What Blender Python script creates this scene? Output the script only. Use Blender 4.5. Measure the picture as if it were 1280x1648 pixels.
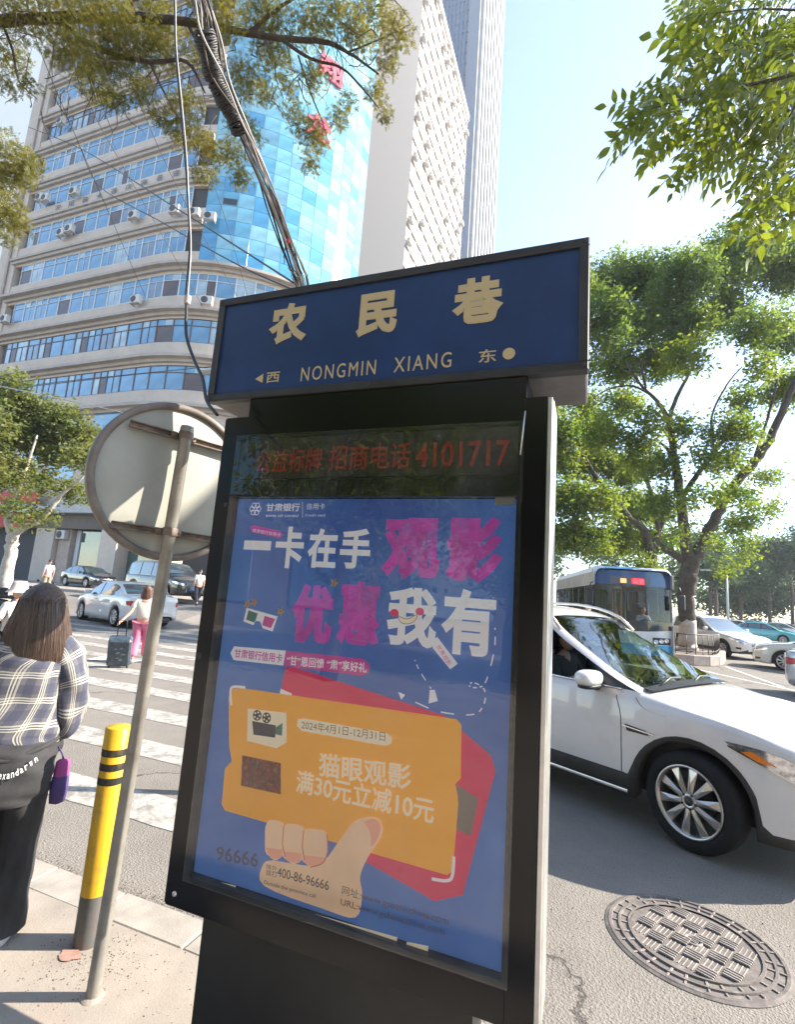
import bpy, math, random
import numpy as np
from math import sin, cos, tan, radians, degrees, pi, atan2, hypot, sqrt
from mathutils import Vector, Matrix, Euler

SC = bpy.context.scene
COL = SC.collection
for o in list(bpy.data.objects):
    bpy.data.objects.remove(o)

# ------------------------------------------------------------------ camera
# world: X along the street kerb, Y across it, Z up; camera on the pavement corner
CAM_H = 1.70
YAW, PITCH, ROLL, FPX = radians(21.03), radians(9.07), radians(4.02), 816.5
_f = Vector((-sin(YAW) * cos(PITCH), cos(YAW) * cos(PITCH), sin(PITCH)))
_r0 = Vector((cos(YAW), sin(YAW), 0)); _u0 = _r0.cross(_f)
_r = cos(ROLL) * _r0 + sin(ROLL) * _u0
_u = -sin(ROLL) * _r0 + cos(ROLL) * _u0
CAM = Vector((0, 0, CAM_H))
cd = bpy.data.cameras.new('camera'); co = bpy.data.objects.new('camera', cd); COL.objects.link(co)
m = Matrix.Identity(4)
for i in range(3):
    m[i][0] = _r[i]; m[i][1] = _u[i]; m[i][2] = -_f[i]; m[i][3] = CAM[i]
co.matrix_world = m
cd.sensor_fit = 'HORIZONTAL'; cd.sensor_width = 36.0; cd.lens = 36.0 * FPX / 1280.0
cd.clip_start = 0.02; cd.clip_end = 3000
SC.camera = co

# ------------------------------------------------------------------ light
SUN_AZ, SUN_EL = 63.5, 33.0          # azimuth from +Y towards +X
w = bpy.data.worlds.new('World'); SC.world = w; w.use_nodes = True
nt = w.node_tree
bg = nt.nodes['Background']
sky = nt.nodes.new('ShaderNodeTexSky'); sky.sky_type = 'NISHITA'; sky.sun_disc = False
sky.sun_elevation = radians(SUN_EL); sky.sun_rotation = radians(SUN_AZ)
sky.altitude = 1500; sky.air_density = 1.15; sky.dust_density = 0.9; sky.ozone_density = 1.3
nt.links.new(sky.outputs[0], bg.inputs[0]); bg.inputs[1].default_value = 0.125
sl = bpy.data.lights.new('sun', 'SUN'); so = bpy.data.objects.new('sun', sl); COL.objects.link(so)
sl.energy = 4.8; sl.angle = radians(0.53); sl.color = (1.0, 0.92, 0.79)
sv = Vector((sin(radians(SUN_AZ)) * cos(radians(SUN_EL)), cos(radians(SUN_AZ)) * cos(radians(SUN_EL)), sin(radians(SUN_EL))))
so.rotation_euler = sv.to_track_quat('Z', 'Y').to_euler()
so.location = sv * 50
SC.view_settings.view_transform = 'Standard'; SC.view_settings.look = 'None'
SC.view_settings.exposure = 1.9; SC.view_settings.gamma = 1.0
SC.view_settings.use_curve_mapping = False
SC.render.engine = 'CYCLES'
SC.cycles.max_bounces = 8; SC.cycles.transparent_max_bounces = 16
SC.cycles.diffuse_bounces = 3; SC.cycles.glossy_bounces = 3; SC.cycles.transmission_bounces = 6
SC.cycles.use_denoising = True
SC.cycles.caustics_reflective = False; SC.cycles.caustics_refractive = False

# ------------------------------------------------------------------ measuring helpers (photo pixel -> point of the place)
def ray(px, py):
    return _f + _r * ((px - 640) / FPX) - _u * ((py - 824) / FPX)
def on_z(px, py, z=0.0):
    d = ray(px, py); return CAM + d * ((z - CAM_H) / d.z)
def on_y(px, py, Y):
    d = ray(px, py); return CAM + d * (Y / d.y)
def on_x(px, py, X):
    d = ray(px, py); return CAM + d * (X / d.x)
def at_depth(px, py, D):
    return CAM + ray(px, py) * D
def at_range(px, py, D):
    d = ray(px, py); return CAM + d * (D / hypot(d.x, d.y))

# ------------------------------------------------------------------ materials
MATS = {}
def lin(c):
    return tuple(x for x in c)
def mat(name, col, rough=0.6, metal=0.0, spec=0.5, noise=None, bump=None, emit=None, coat=0.0, dirt=None):
    """noise=(scale, amount[, detail]) varies the colour; bump=(scale, strength[, distance]); dirt=(scale, colour, amount)"""
    if name in MATS: return MATS[name]
    m = bpy.data.materials.new(name); m.use_nodes = True
    t = m.node_tree; b = t.nodes['Principled BSDF']
    b.inputs['Base Color'].default_value = (*col, 1); b.inputs['Roughness'].default_value = rough
    b.inputs['Metallic'].default_value = metal; b.inputs['Specular IOR Level'].default_value = spec
    if coat: b.inputs['Coat Weight'].default_value = coat; b.inputs['Coat Roughness'].default_value = 0.04
    tc = t.nodes.new('ShaderNodeTexCoord'); src = None
    def ns(scale, detail=4, rough_=0.6):
        n = t.nodes.new('ShaderNodeTexNoise'); n.inputs['Scale'].default_value = scale; n.inputs['Detail'].default_value = detail
        n.inputs['Roughness'].default_value = rough_; t.links.new(tc.outputs['Object'], n.inputs['Vector']); return n
    if noise:
        n = ns(noise[0], noise[2] if len(noise) > 2 else 4)
        r = t.nodes.new('ShaderNodeMapRange'); r.inputs[1].default_value = 0.3; r.inputs[2].default_value = 0.7
        r.inputs[3].default_value = 1 - noise[1]; r.inputs[4].default_value = 1 + noise[1]
        t.links.new(n.outputs['Fac'], r.inputs[0])
        mx = t.nodes.new('ShaderNodeMix'); mx.data_type = 'RGBA'; mx.blend_type = 'MULTIPLY'; mx.inputs[0].default_value = 1
        mx.inputs[6].default_value = (*col, 1); t.links.new(r.outputs[0], mx.inputs[7]); src = mx.outputs[2]
    if dirt:
        n = ns(dirt[0], 6, 0.7)
        r = t.nodes.new('ShaderNodeMapRange'); r.inputs[1].default_value = 0.52; r.inputs[2].default_value = 0.72
        r.inputs[3].default_value = 0; r.inputs[4].default_value = dirt[2]; t.links.new(n.outputs['Fac'], r.inputs[0])
        mx = t.nodes.new('ShaderNodeMix'); mx.data_type = 'RGBA'; t.links.new(r.outputs[0], mx.inputs[0])
        if src is None: mx.inputs[6].default_value = (*col, 1)
        else: t.links.new(src, mx.inputs[6])
        mx.inputs[7].default_value = (*dirt[1], 1); src = mx.outputs[2]
    if src is not None: t.links.new(src, b.inputs['Base Color'])
    if bump:
        n = ns(bump[0], 5); bp = t.nodes.new('ShaderNodeBump'); bp.inputs['Strength'].default_value = bump[1]
        bp.inputs['Distance'].default_value = bump[2] if len(bump) > 2 else 0.01
        t.links.new(n.outputs['Fac'], bp.inputs['Height']); t.links.new(bp.outputs[0], b.inputs['Normal'])
    if emit:
        b.inputs['Emission Color'].default_value = (*emit[0], 1); b.inputs['Emission Strength'].default_value = emit[1]
    MATS[name] = m; return m
def glass_mat(name, tint=(0.9, 0.95, 0.95), rough=0.0, mixf=0.12, gloss=(1, 1, 1), glare=0.0):
    """thin sheet glass: lets light through, reflects by the angle"""
    if name in MATS: return MATS[name]
    m = bpy.data.materials.new(name); m.use_nodes = True; t = m.node_tree
    t.nodes.remove(t.nodes['Principled BSDF']); out = t.nodes['Material Output']
    tr = t.nodes.new('ShaderNodeBsdfTransparent'); tr.inputs[0].default_value = (*tint, 1)
    gl = t.nodes.new('ShaderNodeBsdfGlossy'); gl.inputs['Roughness'].default_value = rough; gl.inputs[0].default_value = (*gloss, 1)
    fr = t.nodes.new('ShaderNodeFresnel'); fr.inputs[0].default_value = 1.5
    ad = t.nodes.new('ShaderNodeMath'); ad.operation = 'ADD'; ad.use_clamp = True; ad.inputs[1].default_value = mixf
    t.links.new(fr.outputs[0], ad.inputs[0])
    mx = t.nodes.new('ShaderNodeMixShader'); t.links.new(ad.outputs[0], mx.inputs[0])
    t.links.new(tr.outputs[0], mx.inputs[1]); t.links.new(gl.outputs[0], mx.inputs[2]); t.links.new(mx.outputs[0], out.inputs[0])
    if glare:      # pale smeary veil mixed into the pane, painted in for glare
        tc = t.nodes.new('ShaderNodeTexCoord'); mp = t.nodes.new('ShaderNodeMapping'); mp.inputs['Scale'].default_value = (3.2, 1, 1.1); mp.inputs['Rotation'].default_value = (0, .35, 0); t.links.new(tc.outputs['Object'], mp.inputs[0])
        n = t.nodes.new('ShaderNodeTexNoise'); n.inputs['Scale'].default_value = 2.2; n.inputs['Detail'].default_value = 8; n.inputs['Roughness'].default_value = .62; n.inputs['Distortion'].default_value = .8; t.links.new(mp.outputs[0], n.inputs[0])
        r = t.nodes.new('ShaderNodeMapRange'); r.inputs[1].default_value = .42; r.inputs[2].default_value = .75; r.inputs[3].default_value = glare * .25; r.inputs[4].default_value = glare; t.links.new(n.outputs[0], r.inputs[0])
        df = t.nodes.new('ShaderNodeBsdfDiffuse'); df.inputs[0].default_value = (.75, .75, .78, 1); m2 = t.nodes.new('ShaderNodeMixShader')
        t.links.new(r.outputs[0], m2.inputs[0]); t.links.new(mx.outputs[0], m2.inputs[1]); t.links.new(df.outputs[0], m2.inputs[2]); t.links.new(m2.outputs[0], out.inputs[0])
    MATS[name] = m; return m
def leaf_mat(name, a, b, trans=0.45, scale=1.2, rough=0.5):
    """leaf: two greens that vary from clump to clump, light shining through"""
    if name in MATS: return MATS[name]
    m = bpy.data.materials.new(name); m.use_nodes = True; t = m.node_tree
    p = t.nodes['Principled BSDF']; out = t.nodes['Material Output']
    tc = t.nodes.new('ShaderNodeTexCoord'); n = t.nodes.new('ShaderNodeTexNoise'); n.inputs['Scale'].default_value = scale; n.inputs['Detail'].default_value = 3
    t.links.new(tc.outputs['Object'], n.inputs['Vector'])
    r = t.nodes.new('ShaderNodeMapRange'); r.inputs[1].default_value = 0.35; r.inputs[2].default_value = 0.65
    t.links.new(n.outputs['Fac'], r.inputs[0])
    mx = t.nodes.new('ShaderNodeMix'); mx.data_type = 'RGBA'; mx.inputs[6].default_value = (*a, 1); mx.inputs[7].default_value = (*b, 1)
    t.links.new(r.outputs[0], mx.inputs[0]); t.links.new(mx.outputs[2], p.inputs['Base Color'])
    p.inputs['Roughness'].default_value = rough; p.inputs['Specular IOR Level'].default_value = 0.3
    tl = t.nodes.new('ShaderNodeBsdfTranslucent')
    g = t.nodes.new('ShaderNodeMix'); g.data_type = 'RGBA'; g.blend_type = 'MULTIPLY'; g.inputs[0].default_value = 1
    t.links.new(mx.outputs[2], g.inputs[6]); g.inputs[7].default_value = (1.9, 1.75, 0.7, 1); t.links.new(g.outputs[2], tl.inputs[0])
    ms = t.nodes.new('ShaderNodeMixShader'); ms.inputs[0].default_value = trans
    t.links.new(p.outputs[0], ms.inputs[1]); t.links.new(tl.outputs[0], ms.inputs[2]); t.links.new(ms.outputs[0], out.inputs[0])
    MATS[name] = m; return m

# ------------------------------------------------------------------ object helpers
def tag(o, label=None, cat=None, group=None, kind=None):
    if label: o['label'] = label
    if cat: o['category'] = cat
    if group: o['group'] = group
    if kind: o['kind'] = kind
    return o
def empty(name, loc=(0, 0, 0), rz=0, label=None, cat=None, group=None):
    o = bpy.data.objects.new(name, None); COL.objects.link(o); o.location = loc; o.rotation_euler = (0, 0, rz)
    o.empty_display_size = 0.1
    return tag(o, label, cat, group)
def link_mesh(name, me, parent=None, loc=None, rot=None):
    o = bpy.data.objects.new(name, me); COL.objects.link(o)
    if parent is not None: o.parent = parent
    if loc is not None: o.location = loc
    if rot is not None: o.rotation_euler = rot
    return o
def copy_tree(o, parent=None):
    c = o.copy(); COL.objects.link(c); c.parent = parent
    if parent is not None: c.matrix_parent_inverse = o.matrix_parent_inverse
    for ch in [x for x in bpy.data.objects if x.parent == o]:
        copy_tree(ch, c)
    return c

class MB:
    """collects shapes into one mesh"""
    def __init__(s): s.v = []; s.f = []; s.mi = []; s.uv = {}; s.sm = []
    def add(s, vs, fs, mi=0, smooth=False):
        n = len(s.v); s.v.extend([tuple(v) for v in vs])
        for f in fs: s.f.append(tuple(i + n for i in f)); s.mi.append(mi); s.sm.append(smooth)
        return n
    def box(s, x0, x1, y0, y1, z0, z1, mi=0, M=None):
        vs = [(x, y, z) for z in (z0, z1) for x, y in ((x0, y0), (x1, y0), (x1, y1), (x0, y1))]
        if M is not None: vs = [tuple(M @ Vector(v)) for v in vs]
        s.add(vs, [(3, 2, 1, 0), (4, 5, 6, 7), (0, 1, 5, 4), (1, 2, 6, 5), (2, 3, 7, 6), (3, 0, 4, 7)], mi); return s
    def bbox(s, x0, x1, y0, y1, z0, z1, r, mi=0, M=None):
        """box with all edges chamfered by r"""
        vs = []; X = (x0, x1); Y = (y0, y1); Z = (z0, z1)
        idx = {}
        for a in (0, 1):
            for b in (0, 1):
                for c in (0, 1):
                    sx = 1 if a == 0 else -1; sy = 1 if b == 0 else -1; sz = 1 if c == 0 else -1
                    idx[a, b, c, 0] = len(vs); vs.append((X[a], Y[b] + sy * r, Z[c] + sz * r))
                    idx[a, b, c, 1] = len(vs); vs.append((X[a] + sx * r, Y[b], Z[c] + sz * r))
                    idx[a, b, c, 2] = len(vs); vs.append((X[a] + sx * r, Y[b] + sy * r, Z[c]))
        F = []
        def q(l): F.append(tuple(idx[k] for k in l))
        for a in (0, 1):
            l = [(a, 0, 0, 0), (a, 1, 0, 0), (a, 1, 1, 0), (a, 0, 1, 0)]; q(l if a == 1 else l[::-1])
            l = [(0, a, 0, 1), (1, a, 0, 1), (1, a, 1, 1), (0, a, 1, 1)]; q(l if a == 0 else l[::-1])
            l = [(0, 0, a, 2), (1, 0, a, 2), (1, 1, a, 2), (0, 1, a, 2)]; q(l if a == 1 else l[::-1])
        for a in (0, 1):
            for b in (0, 1):
                q([(a, b, 0, 0), (a, b, 0, 1), (a, b, 1, 1), (a, b, 1, 0)])
                q([(a, 0, b, 0), (a, 0, b, 2), (a, 1, b, 2), (a, 1, b, 0)])
                q([(0, a, b, 1), (0, a, b, 2), (1, a, b, 2), (1, a, b, 1)])
                for c in (0, 1): q([(a, b, c, 0), (a, b, c, 1), (a, b, c, 2)])
        if M is not None: vs = [tuple(M @ Vector(v)) for v in vs]
        s.add(vs, F, mi); return s
    def prism(s, pts, z0, z1, mi=0, M=None):
        """polygon in xy extruded in z"""
        n = len(pts); vs = [(p[0], p[1], z0) for p in pts] + [(p[0], p[1], z1) for p in pts]
        if M is not None: vs = [tuple(M @ Vector(v)) for v in vs]
        s.add(vs, [tuple(range(n))[::-1], tuple(range(n, 2 * n))] + [(i, (i + 1) % n, n + (i + 1) % n, n + i) for i in range(n)], mi); return s
    def tube(s, pts, rad, n=8, mi=0, cap=True, smooth=True, flat=1.0):
        pts = [Vector(p) for p in pts]; k = len(pts)
        rads = rad if hasattr(rad, '__len__') else [rad] * k
        vs = []; prev = None
        for i, p in enumerate(pts):
            t = (pts[min(i + 1, k - 1)] - pts[max(i - 1, 0)]).normalized()
            if prev is None:
                a = Vector((0, 0, 1)) if abs(t.z) < 0.9 else Vector((1, 0, 0)); u = t.cross(a).normalized()
            else:
                u = (prev - t * prev.dot(t))
                u = u.normalized() if u.length > 1e-6 else t.orthogonal().normalized()
            prev = u; v = t.cross(u)
            for j in range(n):
                a = 2 * pi * j / n; vs.append(p + (u * cos(a) + v * sin(a) * flat) * rads[i])
        fs = [(i * n + j, i * n + (j + 1) % n, (i + 1) * n + (j + 1) % n, (i + 1) * n + j) for i in range(k - 1) for j in range(n)]
        b = s.add(vs, fs, mi, smooth)
        if cap: s.f += [tuple(b + j for j in range(n))[::-1], tuple(b + (k - 1) * n + j for j in range(n))]; s.mi += [mi, mi]; s.sm += [False, False]
        return s
    def lathe(s, prof, n=24, mi=0, M=None, smooth=True, a0=0, a1=2 * pi):
        """profile [(r,z)] turned about z"""
        full = abs(a1 - a0 - 2 * pi) < 1e-6; cols = n if full else n + 1
        vs = []
        for r, z in prof:
            for j in range(cols):
                a = a0 + (a1 - a0) * j / n; vs.append((r * cos(a), r * sin(a), z))
        if M is not None: vs = [tuple(M @ Vector(v)) for v in vs]
        fs = []
        for i in range(len(prof) - 1):
            for j in range(n):
                j2 = (j + 1) % cols; fs.append((i * cols + j, i * cols + j2, (i + 1) * cols + j2, (i + 1) * cols + j))
        s.add(vs, fs, mi, smooth); return s
    def grid(s, P, mi=0, smooth=True, closed=False, flip=False):
        """P[i][j] points"""
        R_ = len(P); C_ = len(P[0]); vs = [p for row in P for p in row]; fs = []
        for i in range(R_ - 1):
            for j in range(C_ if closed else C_ - 1):
                j2 = (j + 1) % C_; f = (i * C_ + j, i * C_ + j2, (i + 1) * C_ + j2, (i + 1) * C_ + j)
                fs.append(f[::-1] if flip else f)
        s.add(vs, fs, mi, smooth); return s
    def mesh(s, name, mats):
        me = bpy.data.meshes.new(name); me.from_pydata(s.v, [], s.f)
        for m_ in (mats if isinstance(mats, (list, tuple)) else [mats]): me.materials.append(m_)
        me.polygons.foreach_set('material_index', s.mi); me.polygons.foreach_set('use_smooth', s.sm)
        me.update(); return me
    def build(s, name, mats, parent=None, loc=None, rot=None):
        return link_mesh(name, s.mesh(name, mats), parent, loc, rot)

def fast_mesh(name, V, Q, mat_, smooth=False):
    me = bpy.data.meshes.new(name); V = np.asarray(V, np.float32); Q = np.asarray(Q, np.int32)
    me.vertices.add(len(V)); me.vertices.foreach_set('co', V.ravel())
    k = Q.shape[1]; me.loops.add(Q.size); me.loops.foreach_set('vertex_index', Q.ravel())
    me.polygons.add(len(Q)); me.polygons.foreach_set('loop_start', np.arange(0, Q.size, k, dtype=np.int32))
    me.polygons.foreach_set('use_smooth', np.full(len(Q), smooth)); me.update(calc_edges=True)
    me.materials.append(mat_); return me
def pchip(xs, ys, x):
    """smooth monotone interpolation of a key table"""
    xs = np.asarray(xs, float); ys = np.asarray(ys, float); h = np.diff(xs); d = np.diff(ys) / h; m_ = np.zeros(len(xs))
    m_[0], m_[-1] = d[0], d[-1]
    for i in range(1, len(xs) - 1):
        if d[i - 1] * d[i] > 0:
            w1 = 2 * h[i] + h[i - 1]; w2 = h[i] + 2 * h[i - 1]; m_[i] = (w1 + w2) / (w1 / d[i - 1] + w2 / d[i])
    x = min(max(x, xs[0]), xs[-1]); i = min(int(np.searchsorted(xs, x, 'right')) - 1, len(xs) - 2); t = (x - xs[i]) / h[i]
    return float((2*t**3-3*t**2+1)*ys[i] + (t**3-2*t**2+t)*h[i]*m_[i] + (-2*t**3+3*t**2)*ys[i+1] + (t**3-t**2)*h[i]*m_[i+1])
def catmull(pts, n=6):
    pts = [Vector(p) for p in pts]; out = []
    for i in range(len(pts) - 1):
        p0 = pts[max(i - 1, 0)]; p1 = pts[i]; p2 = pts[i + 1]; p3 = pts[min(i + 2, len(pts) - 1)]
        for j in range(n):
            t = j / n; out.append(0.5 * ((2 * p1) + (-p0 + p2) * t + (2 * p0 - 5 * p1 + 4 * p2 - p3) * t * t + (-p0 + 3 * p1 - 3 * p2 + p3) * t ** 3))
    out.append(pts[-1]); return out
def text_mesh(s, bold=0.0, res=3, spacing=1.0, shear=0.0):
    c = bpy.data.curves.new('lettering', 'FONT'); c.body = s; c.bevel_depth = bold; c.bevel_resolution = 0; c.resolution_u = res; c.space_character = spacing; c.shear = shear
    c.fill_mode = 'FRONT'
    t = bpy.data.objects.new('lettering', c); me = bpy.data.meshes.new_from_object(t); bpy.data.objects.remove(t)
    return me
def lettering(s, mat_, origin, ux, uy, width, height, parent, bold=0.0, name='lettering', spacing=1.0, shear=0.0, off=0.0):
    """flat writing fitted into width x height; origin = lower left corner, ux/uy = directions on the surface"""
    me = text_mesh(s, bold, spacing=spacing, shear=shear)
    n = len(me.vertices); a = np.empty(n * 3); me.vertices.foreach_get('co', a); a = a.reshape(-1, 3)
    lo = a.min(0); hi = a.max(0); ux = Vector(ux).normalized(); uy = Vector(uy).normalized(); uz = ux.cross(uy)
    kx = width / max(hi[0] - lo[0], 1e-6); ky = (height / max(hi[1] - lo[1], 1e-6)) if height else kx
    p = np.array(origin)[None] + ((a[:, 0:1] - lo[0]) * kx) * np.array(ux)[None] + ((a[:, 1:2] - lo[1]) * ky) * np.array(uy)[None] + (off + a[:, 2:3] * ky * 0.12) * np.array(uz)[None]
    me.vertices.foreach_set('co', p.ravel()); me.materials.clear(); me.materials.append(mat_); me.update(); me.name = name
    return link_mesh(name, me, parent)
random.seed(4); RNG = np.random.default_rng(7)
# ------------------------------------------------------------------ ground
def asphalt_mat(name, base, sc=1.0):
    m = bpy.data.materials.new(name); m.use_nodes = True; t = m.node_tree; b = t.nodes['Principled BSDF']
    tc = t.nodes.new('ShaderNodeTexCoord')
    def ns(scale, det=6, ro=0.65):
        n = t.nodes.new('ShaderNodeTexNoise'); n.inputs['Scale'].default_value = scale; n.inputs['Detail'].default_value = det; n.inputs['Roughness'].default_value = ro
        t.links.new(tc.outputs['Object'], n.inputs['Vector']); return n
    big = ns(0.35, 4); mid = ns(3.0, 6); fine = ns(90, 3, 0.8)
    vo = t.nodes.new('ShaderNodeTexVoronoi'); vo.inputs['Scale'].default_value = 85; t.links.new(tc.outputs['Object'], vo.inputs['Vector'])
    r1 = t.nodes.new('ShaderNodeValToRGB'); r1.color_ramp.elements[0].position = 0.3; r1.color_ramp.elements[1].position = 0.75
    r1.color_ramp.elements[0].color = (*[c * 0.78 for c in base], 1); r1.color_ramp.elements[1].color = (*[c * 1.2 for c in base], 1)
    ad = t.nodes.new('ShaderNodeMath'); ad.operation = 'MULTIPLY_ADD'; t.links.new(mid.outputs[0], ad.inputs[0]); ad.inputs[1].default_value = 0.5
    m2 = t.nodes.new('ShaderNodeMath'); m2.operation = 'MULTIPLY'; m2.inputs[1].default_value = 0.5; t.links.new(big.outputs[0], m2.inputs[0]); t.links.new(m2.outputs[0], ad.inputs[2])
    t.links.new(ad.outputs[0], r1.inputs[0])
    sp = t.nodes.new('ShaderNodeMapRange'); sp.inputs[1].default_value = 0.3; sp.inputs[2].default_value = 0.7; sp.inputs[3].default_value = 0.72; sp.inputs[4].default_value = 1.22
    t.links.new(fine.outputs[0], sp.inputs[0])
    mx = t.nodes.new('ShaderNodeMix'); mx.data_type = 'RGBA'; mx.blend_type = 'MULTIPLY'; mx.inputs[0].default_value = 1
    t.links.new(r1.outputs[0], mx.inputs[6]); t.links.new(sp.outputs[0], mx.inputs[7]); t.links.new(mx.outputs[2], b.inputs['Base Color'])
    # hairline cracks, tar patches and oil drips
    wn = t.nodes.new('ShaderNodeMix'); wn.data_type = 'VECTOR'; wn.inputs[0].default_value = 0.35; t.links.new(tc.outputs['Object'], wn.inputs[4]); t.links.new(mid.outputs['Color'], wn.inputs[5])
    ck = t.nodes.new('ShaderNodeTexVoronoi'); ck.feature = 'DISTANCE_TO_EDGE'; ck.inputs['Scale'].default_value = 0.42; t.links.new(wn.outputs[1], ck.inputs['Vector'])
    cr = t.nodes.new('ShaderNodeMapRange'); cr.inputs[1].default_value = 0.0015; cr.inputs[2].default_value = 0.006; cr.inputs[3].default_value = 0.42; cr.inputs[4].default_value = 1; t.links.new(ck.outputs['Distance'], cr.inputs[0])
    st = ns(1.1, 5, .7); sr = t.nodes.new('ShaderNodeMapRange'); sr.inputs[1].default_value = .60; sr.inputs[2].default_value = .72; sr.inputs[3].default_value = 1; sr.inputs[4].default_value = .72; t.links.new(st.outputs[0], sr.inputs[0])
    ms_ = t.nodes.new('ShaderNodeMath'); ms_.operation = 'MULTIPLY'; t.links.new(cr.outputs[0], ms_.inputs[0]); t.links.new(sr.outputs[0], ms_.inputs[1])
    m3 = t.nodes.new('ShaderNodeMix'); m3.data_type = 'RGBA'; m3.blend_type = 'MULTIPLY'; m3.inputs[0].default_value = 1; t.links.new(mx.outputs[2], m3.inputs[6]); t.links.new(ms_.outputs[0], m3.inputs[7]); t.links.new(m3.outputs[2], b.inputs['Base Color'])
    b.inputs['Roughness'].default_value = 0.85; b.inputs['Specular IOR Level'].default_value = 0.25
    bp = t.nodes.new('ShaderNodeBump'); bp.inputs['Strength'].default_value = 0.7; bp.inputs['Distance'].default_value = 0.006
    aa = t.nodes.new('ShaderNodeMath'); aa.operation = 'ADD'; t.links.new(vo.outputs['Distance'], aa.inputs[0]); t.links.new(fine.outputs[0], aa.inputs[1])
    t.links.new(aa.outputs[0], bp.inputs['Height']); t.links.new(bp.outputs[0], b.inputs['Normal'])
    MATS[name] = m; return m
M_ASPH = asphalt_mat('asphalt', (0.215, 0.192, 0.168))
M_CONC = mat('pavement_concrete', (0.29, 0.25, 0.21), 0.85, noise=(2.5, 0.22, 8), bump=(120, 0.5, 0.004), dirt=(1.3, (0.3, 0.17, 0.13), 0.5))
M_KERB = mat('kerb_stone', (0.3, 0.27, 0.235), 0.8, noise=(6, 0.2, 8), bump=(90, 0.4, 0.004))

def paint_mat(name, cov=0.5, col=(0.56, 0.55, 0.52)):
    """worn road paint: cracked and rubbed off in patches down to the asphalt colour"""
    m = bpy.data.materials.new(name); m.use_nodes = True; t = m.node_tree; b = t.nodes['Principled BSDF']
    tc = t.nodes.new('ShaderNodeTexCoord'); n = t.nodes.new('ShaderNodeTexNoise'); n.inputs['Scale'].default_value = 5; n.inputs['Detail'].default_value = 9; n.inputs['Roughness'].default_value = 0.72
    vo = t.nodes.new('ShaderNodeTexVoronoi'); vo.feature = 'DISTANCE_TO_EDGE'; vo.inputs['Scale'].default_value = 4.5
    wn = t.nodes.new('ShaderNodeMix'); wn.data_type = 'VECTOR'; wn.inputs[0].default_value = 0.12
    t.links.new(tc.outputs['Object'], n.inputs['Vector']); t.links.new(tc.outputs['Object'], wn.inputs[4]); t.links.new(n.outputs['Color'], wn.inputs[5]); t.links.new(wn.outputs[1], vo.inputs['Vector'])
    r = t.nodes.new('ShaderNodeMapRange'); r.inputs[1].default_value = cov; r.inputs[2].default_value = cov + 0.1; t.links.new(n.outputs['Fac'], r.inputs[0])
    c = t.nodes.new('ShaderNodeMapRange'); c.inputs[1].default_value = 0.006; c.inputs[2].default_value = 0.02; c.inputs[3].default_value = 0.75; c.inputs[4].default_value = 0; t.links.new(vo.outputs['Distance'], c.inputs[0])
    a = t.nodes.new('ShaderNodeMath'); a.operation = 'MAXIMUM'; t.links.new(r.outputs[0], a.inputs[0]); t.links.new(c.outputs[0], a.inputs[1])
    mx = t.nodes.new('ShaderNodeMix'); mx.data_type = 'RGBA'; mx.inputs[6].default_value = (*col, 1); mx.inputs[7].default_value = (0.2, 0.185, 0.165, 1)
    t.links.new(a.outputs[0], mx.inputs[0]); t.links.new(mx.outputs[2], b.inputs['Base Color']); b.inputs['Roughness'].default_value = 0.75
    MATS[name] = m; return m
M_PAINT = paint_mat('zebra_paint', 0.47, (.37, .345, .31)); M_LINE = paint_mat('lane_paint', 0.5)

def grid_plane(name, x0, x1, y0, y1, zf, nx, ny, mt):
    mb = MB(); P = [[(x0 + (x1 - x0) * i / nx, y0 + (y1 - y0) * j / ny, zf(x0 + (x1 - x0) * i / nx, y0 + (y1 - y0) * j / ny)) for i in range(nx + 1)] for j in range(ny + 1)]
    mb.grid(P, smooth=False); return mb.build(name, mt)
g = grid_plane('road', -600, 600, -600, 900, lambda x, y: 0, 2, 2, M_ASPH); tag(g, 'pale worn grey asphalt road', None, None, 'structure')
KY = 2.14                                                     # back of the kerb line
mb = MB(); mb.box(-40, 30, -40, KY - 0.003, -0.3, 0.03)
tag(mb.build('pavement', M_CONC), 'beige concrete pavement at the street corner', None, None, 'structure')
# kerb stones, one by one
kerb = empty('kerb', (0, KY, 0)); tag(kerb, 'flush row of kerb stones along the pavement', None, None, 'structure')
kx = -9.0; kms = []
for L in (0.56, 0.6, 0.52):
    mb = MB(); mb.bbox(0, L - 0.012, 0, 0.2, -0.15, 0.035, 0.005); kms.append((L, mb.mesh('kerb_stone', M_KERB)))
i = 0
while kx < 3:
    L, me = kms[i % 3]; o = link_mesh('kerb_stone', me, kerb, (kx, random.uniform(-0.004, 0.004), random.uniform(-0.006, 0.004)), (random.uniform(-.01, .01), 0, random.uniform(-.01, .01)))
    kx += L; i += 1
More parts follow.
